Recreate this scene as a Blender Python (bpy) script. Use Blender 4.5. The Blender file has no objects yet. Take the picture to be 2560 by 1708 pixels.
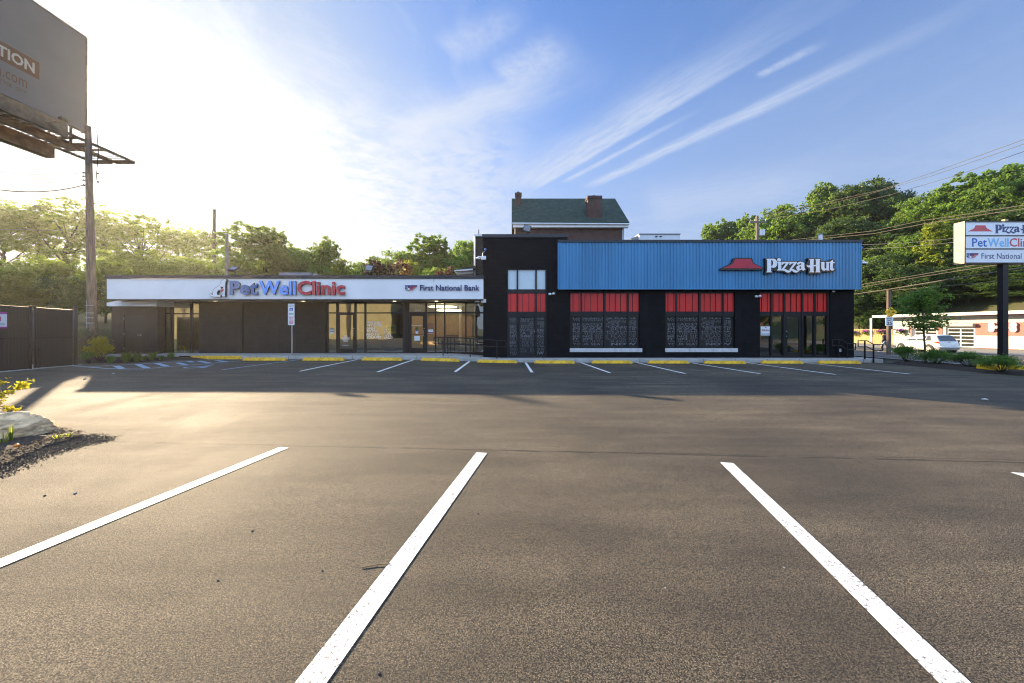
import bpy, bmesh, math, random
import numpy as np
from mathutils import Vector, Matrix

random.seed(7)
SUN_E, SKY_S, EXPO = 5.0, 0.085, 1.75
SKY_TINT = (0.56, 0.72, 0.98); CLOUD = 2.6; GLOW = 0.7; FILL_SKY = 6.2
HAZE, HAZE_G = 0.00032, 0.70
DENOISE = True
S = bpy.context.scene
COL = S.collection
PI = math.pi

# ------------------------------------------------------------------ camera constants (photo pixels 2560 x 1708)
F, CX, HY, H = 893.3, 1280.0, 820.0, 1.57
def PX(xs, Y): return (xs - CX) / F * Y
def PZ(ys, Y): return H - (ys - HY) / F * Y

def ss(a, b, x):
    t = (x - a) / (b - a)
    t = 0.0 if t < 0 else (1.0 if t > 1 else t)
    return t * t * (3 - 2 * t)

def zg(x, y):
    """height of the paved ground"""
    a = -0.08 * math.tanh((x + 2.5) / 2.5) * ss(5, 14, y)
    return a - 0.40 * ss(19, 36, x)

def sw(x):
    """height of the pavement slab in front of the shops"""
    return 0.085 + 0.147 * ss(-0.4, -3.6, x)

def ground(x, y):
    z = zg(x, y) - 0.04 - 0.14 * ss(18.6, 19.3, x) * ss(49.2, 48.6, x)
    z += 1.5 * ss(15.0, 17.6, y) * ss(-20.9, -21.9, x)
    z += 0.10 * min(70.0, max(0.0, -x - 24)) * ss(12, 20, y)
    z += 0.05 * max(0.0, min(y - 30, 60)) * ss(20, 0, x)
    t = max(0.0, x - 53)
    z += 20.0 * (1 - math.exp(-t / 26.0)) if t > 0 else 0
    return z

def G(xs, ys):
    z = 0.0
    for _ in range(14):
        Y = F * (H - z) / (ys - HY)
        X = PX(xs, Y)
        z = zg(X, Y)
    return X, Y

# ------------------------------------------------------------------ node helpers / materials
class NT:
    def __init__(s, tree): s.t = tree
    def n(s, typ, **kw):
        nd = s.t.nodes.new(typ)
        for k, v in kw.items(): setattr(nd, k, v)
        return nd
    def put(s, sock, v):
        if isinstance(v, bpy.types.NodeSocket): s.t.links.new(v, sock)
        else: sock.default_value = v
    def m(s, op, a, b=0.0, c=0.0, clamp=False):
        nd = s.n('ShaderNodeMath', operation=op, use_clamp=clamp)
        s.put(nd.inputs[0], a); s.put(nd.inputs[1], b); s.put(nd.inputs[2], c)
        return nd.outputs[0]
    def mr(s, v, a, b, c=0.0, d=1.0, smooth=True):
        nd = s.n('ShaderNodeMapRange', interpolation_type='SMOOTHSTEP' if smooth else 'LINEAR')
        s.put(nd.inputs['Value'], v)
        for k, x in zip(('From Min', 'From Max', 'To Min', 'To Max'), (a, b, c, d)): s.put(nd.inputs[k], x)
        return nd.outputs[0]
    def mix(s, fac, a, b, mode='MIX'):
        nd = s.n('ShaderNodeMix', data_type='RGBA', blend_type=mode)
        s.put(nd.inputs['Factor'], fac)
        s.put(nd.inputs[6], a); s.put(nd.inputs[7], b)
        return nd.outputs[2]
    def noise(s, vec, scale, detail=2.0, rough=0.5, dist=0.0):
        nd = s.n('ShaderNodeTexNoise')
        if vec is not None: s.t.links.new(vec, nd.inputs['Vector'])
        nd.inputs['Scale'].default_value = scale; nd.inputs['Detail'].default_value = detail
        nd.inputs['Roughness'].default_value = rough; nd.inputs['Distortion'].default_value = dist
        return nd.outputs['Fac']
    def obj(s): return s.n('ShaderNodeTexCoord').outputs['Object']
    def sep(s, v):
        nd = s.n('ShaderNodeSeparateXYZ'); s.t.links.new(v, nd.inputs[0]); return nd.outputs
    def comb(s, x, y, z=0.0):
        nd = s.n('ShaderNodeCombineXYZ')
        s.put(nd.inputs[0], x); s.put(nd.inputs[1], y); s.put(nd.inputs[2], z)
        return nd.outputs[0]
    def scale(s, v, sc):
        nd = s.n('ShaderNodeMapping'); s.t.links.new(v, nd.inputs[0]); nd.inputs['Scale'].default_value = sc
        return nd.outputs[0]
    def bump(s, h, strength, dist, nrm=None):
        nd = s.n('ShaderNodeBump'); s.t.links.new(h, nd.inputs['Height'])
        nd.inputs['Strength'].default_value = strength; nd.inputs['Distance'].default_value = dist
        if nrm is not None: s.t.links.new(nrm, nd.inputs['Normal'])
        return nd.outputs[0]

def c4(c): return (c[0], c[1], c[2], 1.0)

def new_mat(name):
    m = bpy.data.materials.new(name); m.use_nodes = True
    return m, NT(m.node_tree), m.node_tree.nodes['Principled BSDF']

def pm(name, col, rough=0.6, metal=0.0, var=0.12, vscale=3.0, bump=0.0, bscale=40.0, bdist=0.003, emit=None, estr=0.0, stretch=(1, 1, 1), spec=0.5, coat=0.0):
    """painted / plain surface with soft procedural variation"""
    m, t, b = new_mat(name)
    o = t.scale(t.obj(), stretch)
    n = t.noise(o, vscale, 4.0, 0.6)
    lo = tuple(x * (1 - var) for x in col); hi = tuple(min(1, x * (1 + var)) for x in col)
    t.put(b.inputs['Base Color'], t.mix(t.mr(n, 0.3, 0.7), c4(lo), c4(hi)))
    t.put(b.inputs['Roughness'], t.mr(t.noise(o, vscale * 2.3, 3.0), 0.2, 0.8, max(0.02, rough - 0.08), min(1, rough + 0.08)))
    b.inputs['Metallic'].default_value = metal
    b.inputs['Specular IOR Level'].default_value = spec
    b.inputs['Coat Weight'].default_value = coat
    if bump: t.put(b.inputs['Normal'], t.bump(t.noise(o, bscale, 4.0), bump, bdist))
    if emit:
        b.inputs['Emission Color'].default_value = c4(emit); b.inputs['Emission Strength'].default_value = estr
    return m

MAT = {}
def mk():
    M = MAT
    # --- asphalt of the parking lot
    def asphalt(name, lo, mid, hi, seams):
        m, t, b = new_mat(name)
        o = t.obj()
        fine = t.noise(o, 165.0, 2.0, 0.6)
        vor = t.n('ShaderNodeTexVoronoi', feature='F1'); t.t.links.new(o, vor.inputs['Vector']); vor.inputs['Scale'].default_value = 150.0
        stone = vor.outputs['Color']
        sv = t.sep(stone)[0]
        big = t.noise(o, 0.35, 5.0, 0.62)
        mid_n = t.noise(t.scale(o, (0.5, 2.2, 1)), 0.9, 4.0, 0.6)
        streak = t.noise(t.scale(o, (0.12, 1.6, 1)), 1.3, 3.0, 0.55)
        c = t.mix(t.mr(sv, 0.15, 0.85, 0, 1, False), c4(lo), c4(mid))
        c = t.mix(t.mr(fine, 0.56, 0.72), c, c4(hi))
        pit = t.m('MULTIPLY', t.mr(t.noise(o, 125.0, 2.0, 0.6), 0.37, 0.51, 0.14, 1.0), t.mr(t.noise(o, 38.0, 2.0, 0.6), 0.30, 0.42, 0.62, 1.0))
        tone = t.m('MULTIPLY', t.mr(big, 0.3, 0.72, 0.58, 1.34), t.mr(mid_n, 0.3, 0.7, 0.70, 1.24))
        tone = t.m('MULTIPLY', tone, t.mr(streak, 0.35, 0.68, 0.88, 1.1))
        tone = t.m('MULTIPLY', tone, pit)
        x, y, z = t.sep(o)
        for (ax, ay, bx, by, w, dk) in seams:
            # paving joint: distance to a wavy straight line
            L = math.hypot(bx - ax, by - ay); nx, ny = -(by - ay) / L, (bx - ax) / L
            d = t.m('ADD', t.m('MULTIPLY', x, nx), t.m('MULTIPLY_ADD', y, ny, -(ax * nx + ay * ny)))
            wob = t.m('MULTIPLY_ADD', t.noise(o, 2.6, 5.0, 0.7), 0.10, -0.05)
            d = t.m('ABSOLUTE', t.m('ADD', d, wob))
            brk = t.mr(t.noise(o, 3.1, 4.0, 0.7), 0.36, 0.55, 0.25, 1.0)
            line = t.m('MULTIPLY', t.mr(d, w * 0.2, w, 1.0, 0.0), brk)
            tone = t.m('MULTIPLY', tone, t.m('MULTIPLY_ADD', line, -dk, 1.0))
        mul = t.n('ShaderNodeMix', data_type='RGBA', blend_type='MULTIPLY'); mul.inputs['Factor'].default_value = 1
        t.t.links.new(c, mul.inputs[6]); tc = t.n('ShaderNodeCombineColor')
        for k in range(3): t.t.links.new(tone, tc.inputs[k])
        t.t.links.new(tc.outputs[0], mul.inputs[7])
        t.put(b.inputs['Base Color'], mul.outputs[2])
        t.put(b.inputs['Roughness'], t.mr(big, 0.3, 0.7, 0.78, 0.90))
        b.inputs['Specular IOR Level'].default_value = 0.50
        hgt = t.m('ADD', t.m('MULTIPLY', fine, 0.5), t.m('MULTIPLY', pit, 0.9))
        n1 = t.bump(hgt, 0.9, 0.006)
        t.put(b.inputs['Normal'], t.bump(mid_n, 0.25, 0.03, n1))
        return m
    def seam(a, b, w=0.02, dk=0.75):
        (ax, ay), (bx, by) = G(*a), G(*b)
        return (ax, ay, bx, by, w, dk)
    M['asphalt'] = asphalt('asphalt', (0.014, 0.011, 0.008), (0.140, 0.110, 0.070), (0.44, 0.35, 0.225),
                           [seam((330, 1105), (1500, 1132), 0.035, 0.8), seam((1500, 1130), (2560, 1150), 0.022, 0.5), seam((1700, 1012), (2560, 1022), 0.03, 0.35),
                            seam((100, 961), (1300, 962), 0.04, 0.5), seam((1300, 958), (2560, 968), 0.04, 0.35)])
    M['road'] = asphalt('worn_road_asphalt', (0.07, 0.068, 0.066), (0.12, 0.117, 0.11), (0.18, 0.173, 0.16), [])
    # --- concrete with joints
    def concrete(name, col, jx, jy):
        m, t, b = new_mat(name); o = t.obj(); x, y, z = t.sep(o)
        n = t.noise(o, 1.7, 6.0, 0.65); n2 = t.noise(o, 45.0, 3.0)
        c = t.mix(t.mr(n, 0.3, 0.72), c4([v * 0.76 for v in col]), c4([v * 1.12 for v in col]))
        c = t.mix(t.mr(n2, 0.62, 0.72, 0, 0.45), c, c4([v * 0.5 for v in col]))
        fx = t.m('ABSOLUTE', t.m('SUBTRACT', t.m('FRACT', t.m('DIVIDE', x, jx)), 0.5))
        j = t.mr(fx, 0.488, 0.495)
        c = t.mix(j, c, c4([v * 0.35 for v in col]))
        t.put(b.inputs['Base Color'], c); b.inputs['Roughness'].default_value = 0.85
        t.put(b.inputs['Normal'], t.bump(t.m('SUBTRACT', n2, j), 0.35, 0.004))
        return m
    M['concrete'] = concrete('pavement_concrete', (0.40, 0.39, 0.37), 1.52, 3)
    M['forecourt'] = concrete('forecourt_concrete', (0.21, 0.195, 0.165), 3.2, 3)
    # --- block / brick
    def brick(name, c1, c2, mortar, bw, bh, ms, bump, rough=0.75, spec=0.28, off=0.5, bd=0.006, dirt=0.3):
        m, t, b = new_mat(name); o = t.obj(); x, y, z = t.sep(o)
        v = t.comb(t.m('ADD', x, y), z)
        br = t.n('ShaderNodeTexBrick', offset=off); t.t.links.new(v, br.inputs['Vector'])
        br.inputs['Color1'].default_value = c4(c1); br.inputs['Color2'].default_value = c4(c2); br.inputs['Mortar'].default_value = c4(mortar)
        br.inputs['Scale'].default_value = 1.0; br.inputs['Mortar Size'].default_value = ms
        br.inputs['Brick Width'].default_value = bw; br.inputs['Row Height'].default_value = bh; br.inputs['Bias'].default_value = 0
        n = t.noise(o, 2.2, 5.0, 0.65); gr = t.noise(o, 70.0, 3.0)
        c = t.mix(t.mr(n, 0.35, 0.75, 0, dirt), br.outputs['Color'], c4([v * 0.45 for v in c1]))
        t.put(b.inputs['Base Color'], c)
        b.inputs['Specular IOR Level'].default_value = spec
        st = t.noise(t.scale(o, (1.6, 1.6, 0.12)), 1.5, 4.0, 0.65); c = t.mix(t.mr(st, 0.52, 0.72, 0, 0.35), c, c4([v * 1.7 for v in c2])); t.put(b.inputs['Base Color'], c)
        t.put(b.inputs['Roughness'], t.mr(n, 0.3, 0.7, rough - 0.1, rough + 0.1))
        h = t.m('ADD', t.m('MULTIPLY', br.outputs['Fac'], -1.0), t.m('MULTIPLY', gr, 0.35))
        t.put(b.inputs['Normal'], t.bump(h, bump, bd))
        return m
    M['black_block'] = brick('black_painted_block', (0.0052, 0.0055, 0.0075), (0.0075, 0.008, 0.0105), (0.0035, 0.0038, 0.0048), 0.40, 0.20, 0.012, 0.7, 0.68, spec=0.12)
    M['brown_block'] = brick('charcoal_brick', (0.026, 0.021, 0.019), (0.033, 0.027, 0.024), (0.015, 0.013, 0.012), 0.60, 0.10, 0.010, 0.7, 0.6)
    M['red_brick'] = brick('red_brick', (0.105, 0.050, 0.038), (0.070, 0.037, 0.030), (0.13, 0.112, 0.10), 0.30, 0.10, 0.012, 0.6, 0.85, bd=0.01, dirt=0.5)
    M['shingle'] = brick('green_shingle', (0.026, 0.046, 0.036), (0.036, 0.058, 0.045), (0.014, 0.024, 0.019), 0.34, 0.20, 0.012, 0.7, 0.85, bd=0.012)
    M['grey_shingle'] = brick('grey_shingle', (0.06, 0.055, 0.052), (0.08, 0.075, 0.07), (0.03, 0.03, 0.03), 0.34, 0.16, 0.012, 0.7, 0.85)
    # --- paints and metals
    M['white_panel'] = pm('white_fascia_panel', (0.84, 0.84, 0.85), 0.38, var=0.05, vscale=0.6, bump=0.05, bscale=3)
    M['white_paint'] = pm('white_paint', (0.76, 0.76, 0.75), 0.5, var=0.06)
    M['line_paint'] = None
    M['black_metal'] = pm('black_powder_coat', (0.011, 0.0115, 0.014), 0.45, var=0.2, spec=0.3)
    M['cap_metal'] = pm('dark_cap_metal', (0.028, 0.030, 0.036), 0.40, 0.3, var=0.15)
    M['bronze_frame'] = pm('dark_bronze_frame', (0.026, 0.023, 0.021), 0.38, 0.4, var=0.15)
    M['soffit'] = pm('soffit_paint', (0.15, 0.14, 0.13), 0.6)
    M['blue_metal'] = pm('blue_ribbed_metal', (0.046, 0.215, 0.415), 0.42, 0.0, var=0.13, vscale=1.1, stretch=(1, 1, 0.15))
    M['red_panel'] = pm('red_awning_panel', (0.62, 0.018, 0.016), 0.4, var=0.10, vscale=0.7)
    M['red_face'] = pm('red_sign_face', (0.44, 0.012, 0.035), 0.35, var=0.05)
    M['sign_red'] = pm('sign_print_red', (0.60, 0.07, 0.075), 0.4, var=0.03)
    M['sign_navy'] = pm('sign_print_navy', (0.030, 0.045, 0.16), 0.4, var=0.03)
    M['navy_face'] = pm('slate_blue_face', (0.11, 0.18, 0.38), 0.4, var=0.06)
    M['sky_face'] = pm('light_blue_face', (0.17, 0.37, 0.92), 0.4, var=0.06)
    M['clinic_red'] = pm('clinic_red_face', (0.52, 0.035, 0.055), 0.4, var=0.06)
    M['print_blue'] = pm('print_blue', (0.02, 0.13, 0.48), 0.4, var=0.03)
    M['print_cyan'] = pm('print_light_blue', (0.20, 0.52, 0.86), 0.4, var=0.03)
    M['sign_black'] = pm('sign_black_edge', (0.010, 0.011, 0.013), 0.35)
    M['sign_return'] = pm('dark_letter_return', (0.05, 0.045, 0.04), 0.5)
    M['sign_white'] = pm('white_sign_face', (0.80, 0.81, 0.84), 0.3, var=0.03)
    M['yellow'] = pm('yellow_kerb_paint', (0.74, 0.44, 0.018), 0.6, var=0.28, vscale=7, bump=0.3, bscale=60)
    M['caution_yellow'] = pm('caution_yellow', (0.80, 0.48, 0.01), 0.45, var=0.05)
    M['steel'] = pm('galvanised_steel', (0.36, 0.36, 0.36), 0.45, 0.7, var=0.15, vscale=6)
    M['flare_steel'] = pm('billboard_steel', (0.23, 0.155, 0.085), 0.6, 0.2, var=0.35, vscale=2)  # brown steel, its colour warmed and lightened to imitate sun flare
    M['grey_steel'] = pm('grey_painted_steel', (0.20, 0.20, 0.20), 0.5, 0.3)
    M['board'] = pm('billboard_vinyl', (0.22, 0.18, 0.145), 0.5, var=0.05, vscale=0.5)
    M['board_orange'] = pm('billboard_orange', (0.20, 0.085, 0.022), 0.5, var=0.05)
    M['board_pale'] = pm('billboard_pale_print', (0.55, 0.47, 0.36), 0.5, var=0.05)
    M['shop_siding'] = pm('white_shop_siding', (0.50, 0.50, 0.47), 0.6, var=0.06)
    M['cabinet_side'] = pm('aged_cabinet_side', (0.46, 0.37, 0.26), 0.7, var=0.12)
    M['board_yellow'] = pm('billboard_yellow', (0.72, 0.48, 0.06), 0.5, var=0.05)
    M['cream_render'] = pm('cream_render', (0.32, 0.28, 0.155), 0.8, var=0.12, vscale=0.6, bump=0.2, bscale=8)
    M['stone_sill'] = pm('cast_stone_sill', (0.50, 0.50, 0.51), 0.7, var=0.12, vscale=5, bump=0.2)
    M['plastic_white'] = pm('white_plastic', (0.78, 0.79, 0.80), 0.35, var=0.04)
    M['lens_dark'] = pm('dark_lens', (0.02, 0.02, 0.022), 0.1)
    M['blue_plastic'] = pm('blue_plastic', (0.02, 0.18, 0.75), 0.3)
    M['red_plastic'] = pm('red_lens', (0.45, 0.02, 0.01), 0.2)
    M['amber'] = pm('amber_lens', (0.75, 0.22, 0.02), 0.2)
    M['car_white'] = pm('white_car_paint', (0.62, 0.61, 0.57), 0.25, var=0.03, coat=0.6)
    M['rubber'] = pm('tyre_rubber', (0.018, 0.018, 0.018), 0.75)
    M['alloy'] = pm('silver_wheel', (0.36, 0.36, 0.34), 0.35, 0.6)
    M['dark_glass'] = pm('dark_tinted_glass', (0.010, 0.012, 0.014), 0.06, var=0.05, spec=0.7)
    M['car_glass'] = pm('car_glass', (0.05, 0.06, 0.065), 0.06, var=0.05, spec=0.8)
    M['film_glass'] = pm('black_window_film', (0.016, 0.018, 0.022), 0.16, var=0.2, spec=0.5)
    M['film_text'] = pm('grey_window_print', (0.115, 0.122, 0.14), 0.3, var=0.1)
    M['blind'] = pm('white_roller_blind', (0.56, 0.66, 0.70), 0.15, var=0.05, vscale=0.8)
    M['interior'] = pm('interior_wall', (0.42, 0.37, 0.27), 0.8)
    M['interior_dark'] = pm('interior_floor', (0.10, 0.09, 0.08), 0.7)
    M['counter'] = pm('interior_furniture', (0.16, 0.17, 0.17), 0.5)
    M['paper'] = pm('paper_notice', (0.70, 0.76, 0.80), 0.6)
    M['poster_yellow'] = pm('poster_yellow', (0.80, 0.62, 0.02), 0.5)
    M['poster_green'] = pm('poster_green', (0.04, 0.20, 0.08), 0.5)
    M['purple'] = pm('purple_print', (0.30, 0.03, 0.32), 0.5)
    M['maroon'] = pm('maroon_print', (0.22, 0.03, 0.06), 0.5)
    M['sign_green'] = pm('sign_green', (0.03, 0.22, 0.13), 0.5)
    M['sign_blue'] = pm('sign_blue', (0.01, 0.10, 0.45), 0.4)
    M['pink_wall'] = pm('salmon_pink_wall', (0.36, 0.135, 0.105), 0.8, var=0.1)
    M['pale_wall'] = pm('grey_white_siding', (0.36, 0.36, 0.34), 0.7, var=0.06)
    M['cedar'] = pm('yellow_fence_timber', (0.40, 0.26, 0.10), 0.75, var=0.22, vscale=3, stretch=(1, 3, 0.3), bump=0.3, bscale=30)
    M['pole_wood'] = pm('weathered_pole_wood', (0.14, 0.10, 0.075), 0.85, var=0.35, vscale=5, stretch=(3, 3, 0.35), bump=0.5, bscale=20)
    M['grey_wood'] = pm('grey_pole_wood', (0.20, 0.175, 0.15), 0.85, var=0.3, vscale=5, stretch=(3, 3, 0.35), bump=0.5, bscale=20)
    M['bark'] = pm('bark', (0.075, 0.055, 0.040), 0.9, var=0.35, vscale=8, stretch=(2, 2, 0.5), bump=0.6, bscale=25)
    M['wire'] = pm('overhead_wire', (0.10, 0.085, 0.06), 0.6)
    M['mulch'] = pm('dark_mulch', (0.035, 0.024, 0.017), 0.95, var=0.6, vscale=28, bump=1.0, bscale=55, bdist=0.03)
    M['chip'] = pm('mulch_chip', (0.16, 0.085, 0.035), 0.9, var=0.6, vscale=40)
    M['loose_dirt'] = pm('dark_loose_grit', (0.030, 0.026, 0.022), 0.95, var=0.5, vscale=30, bump=1.0, bscale=80, bdist=0.012)
    M['boulder'] = pm('pale_sandstone', (0.70, 0.48, 0.27), 0.92, var=0.45, vscale=5, bump=1.0, bscale=9, bdist=0.06, stretch=(1, 1, 2.2))
    M['pebble'] = pm('pale_pebble', (0.42, 0.40, 0.37), 0.8, var=0.3, vscale=30)
    M['dark_pebble'] = pm('dark_pebble', (0.05, 0.05, 0.055), 0.8, var=0.3, vscale=30)
    M['twig'] = pm('dry_twig', (0.20, 0.13, 0.07), 0.9)
    M['skin'] = pm('skin', (0.36, 0.21, 0.14), 0.6, var=0.05)
    M['jacket'] = pm('black_jacket_cloth', (0.02, 0.018, 0.018), 0.85)
    M['shorts'] = pm('pale_blue_shorts', (0.45, 0.50, 0.60), 0.85)
    M['hair'] = pm('dark_hair', (0.015, 0.011, 0.008), 0.7)
    M['petal_pink'] = pm('pink_petals', (0.62, 0.10, 0.42), 0.7, var=0.3, vscale=20)
    M['petal_purple'] = pm('purple_petals', (0.28, 0.05, 0.46), 0.7, var=0.3, vscale=20)
    M['metal_roof_white'] = pm('white_hvac_metal', (0.66, 0.69, 0.73), 0.45, var=0.06)
    M['hvac_grey'] = pm('grey_hvac_metal', (0.22, 0.23, 0.27), 0.5, var=0.1)
    M['garage_glass'] = pm('garage_dark_glass', (0.018, 0.022, 0.018), 0.1, var=0.3)
    # lamps that are lit in the photograph
    M['lamp'] = pm('lit_downlight', (0.9, 0.85, 0.7), 0.4, emit=(1.0, 0.78, 0.45), estr=6.0)
    M['ring'] = pm('lit_ring_lamp', (0.9, 0.85, 0.7), 0.4, emit=(1.0, 0.86, 0.58), estr=4.0)
    # line paint: white with small worn pits
    def paint(name, col, wear):
        m, t, b = new_mat(name); o = t.obj()
        n = t.noise(o, 55.0, 3.0, 0.7); n2 = t.noise(o, 2.5, 4.0, 0.6)
        k = t.m('ADD', n, t.m('MULTIPLY', n2, 0.25))
        c = t.mix(t.mr(k, 0.74 - wear, 0.80 - wear), c4(col), c4((0.10, 0.095, 0.085)))
        c = t.mix(t.mr(n2, 0.3, 0.7, 0.0, 0.18), c, c4([v * 0.6 for v in col]))
        t.put(b.inputs['Base Color'], c); b.inputs['Roughness'].default_value = 0.6
        t.put(b.inputs['Normal'], t.bump(t.noise(o, 110.0, 2.0), 0.5, 0.003))
        return m
    M['line_paint'] = paint('white_line_paint', (0.80, 0.80, 0.78), 0.055)
    M['blue_paint'] = paint('blue_line_paint', (0.22, 0.38, 0.60), 0.09)
    M['road_white'] = paint('road_white_paint', (0.62, 0.62, 0.58), 0.12)
    # glass: part mirror of what stands behind the camera, part view into the room
    def glass(name, refl, tint):
        m, t, b = new_mat(name); out = m.node_tree.nodes['Material Output']
        g = t.n('ShaderNodeBsdfGlossy'); g.inputs['Roughness'].default_value = 0.0; g.inputs['Color'].default_value = c4((0.95, 0.97, 0.95))
        o = t.obj(); w = t.noise(o, 0.9, 2.0, 0.5)
        t.put(g.inputs['Normal'], t.bump(w, 0.10, 0.02))
        tr = t.n('ShaderNodeBsdfTransparent'); tr.inputs['Color'].default_value = c4(tint)
        mx = t.n('ShaderNodeMixShader'); mx.inputs[0].default_value = refl
        t.t.links.new(tr.outputs[0], mx.inputs[1]); t.t.links.new(g.outputs[0], mx.inputs[2]); t.t.links.new(mx.outputs[0], out.inputs[0])
        return m
    M['shop_glass'] = glass('reflective_shop_glass', 0.30, (0.52, 0.56, 0.50))
    M['door_glass'] = glass('dark_shop_glass', 0.24, (0.30, 0.33, 0.30))
    # leaves
    def leaf(name, c, tr, trans=0.45, vs=0.5):
        m, t, b = new_mat(name); out = m.node_tree.nodes['Material Output']
        o = t.obj(); n = t.noise(o, vs, 3.0, 0.6); n2 = t.noise(o, vs * 8, 2.0, 0.5)
        rnd = t.n('ShaderNodeObjectInfo').outputs['Random']
        k = t.m('ADD', t.m('MULTIPLY', n, 0.6), t.m('MULTIPLY', n2, 0.4))
        ca = t.mix(t.mr(k, 0.32, 0.68), c4([v * 0.62 for v in c]), c4([v * 1.45 for v in c]))
        ca = t.mix(t.m('MULTIPLY', rnd, 0.30), ca, c4((c[0] * 1.7, c[1] * 1.15, c[2] * 0.8)))
        cb = t.mix(t.mr(k, 0.32, 0.68), c4([v * 0.7 for v in tr]), c4([v * 1.35 for v in tr]))
        b.inputs['Roughness'].default_value = 0.55; b.inputs['Specular IOR Level'].default_value = 0.3
        t.put(b.inputs['Base Color'], ca)
        tl = t.n('ShaderNodeBsdfTranslucent'); t.put(tl.inputs['Color'], cb)
        mx = t.n('ShaderNodeMixShader'); mx.inputs[0].default_value = trans
        t.t.links.new(b.outputs[0], mx.inputs[1]); t.t.links.new(tl.outputs[0], mx.inputs[2]); t.t.links.new(mx.outputs[0], out.inputs[0])
        return m
    M['leaf_warm'] = leaf('warm_green_leaves', (0.066, 0.112, 0.020), (0.29, 0.41, 0.05), 0.48)
    M['leaf_green'] = leaf('green_leaves', (0.078, 0.146, 0.025), (0.24, 0.38, 0.045), 0.44)
    M['leaf_street'] = leaf('street_tree_leaves', (0.085, 0.165, 0.030), (0.20, 0.36, 0.05), 0.42, 3.0)
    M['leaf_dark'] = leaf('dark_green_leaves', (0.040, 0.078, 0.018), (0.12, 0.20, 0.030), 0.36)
    M['leaf_bright'] = leaf('yellow_green_leaves', (0.13, 0.17, 0.018), (0.42, 0.50, 0.05), 0.5)
    M['leaf_red'] = leaf('copper_red_leaves', (0.060, 0.024, 0.020), (0.13, 0.045, 0.032), 0.4)
    M['leaf_shrub'] = leaf('shrub_leaves', (0.062, 0.135, 0.024), (0.20, 0.36, 0.05), 0.4, 3.0)
    M['leaf_yellow'] = leaf('yellow_shrub_leaves', (0.24, 0.22, 0.02), (0.55, 0.50, 0.03), 0.5, 4.0)
    M['grass_blade'] = leaf('grass_blades', (0.085, 0.14, 0.030), (0.22, 0.32, 0.05), 0.4, 4.0)
    # natural ground
    m, t, b = new_mat('grass_and_leaf_litter'); o = t.obj()
    n = t.noise(o, 0.35, 6.0, 0.65); n2 = t.noise(o, 9.0, 5.0, 0.7)
    c = t.mix(t.mr(n, 0.35, 0.65), c4((0.045, 0.062, 0.018)), c4((0.075, 0.060, 0.034)))
    c = t.mix(t.mr(n2, 0.4, 0.7, 0, 0.8), c, c4((0.09, 0.11, 0.03)))
    t.put(b.inputs['Base Color'], c); b.inputs['Roughness'].default_value = 0.95
    t.put(b.inputs['Normal'], t.bump(n2, 0.8, 0.08)); M['ground'] = m
    # black chain link with privacy slats
    m, t, b = new_mat('black_slatted_mesh'); o = t.obj(); x, y, z = t.sep(o)
    s1 = t.m('FRACT', t.m('MULTIPLY', y, 11.0)); k = t.mr(t.m('ABSOLUTE', t.m('SUBTRACT', s1, 0.5)), 0.36, 0.48)
    w1 = t.m('ABSOLUTE', t.m('SUBTRACT', t.m('FRACT', t.m('MULTIPLY', t.m('ADD', y, z), 14.0)), 0.5))
    w2 = t.m('ABSOLUTE', t.m('SUBTRACT', t.m('FRACT', t.m('MULTIPLY', t.m('SUBTRACT', y, z), 14.0)), 0.5))
    wire = t.mr(t.m('MINIMUM', w1, w2), 0.03, 0.10, 1.0, 0.0)
    c = t.mix(k, c4((0.011, 0.010, 0.010)), c4((0.005, 0.005, 0.005)))
    c = t.mix(wire, c, c4((0.040, 0.036, 0.034)))
    t.put(b.inputs['Base Color'], c); b.inputs['Roughness'].default_value = 0.5
    t.put(b.inputs['Normal'], t.bump(t.m('SUBTRACT', wire, k), 0.6, 0.01)); M['slats'] = m
mk()

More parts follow.
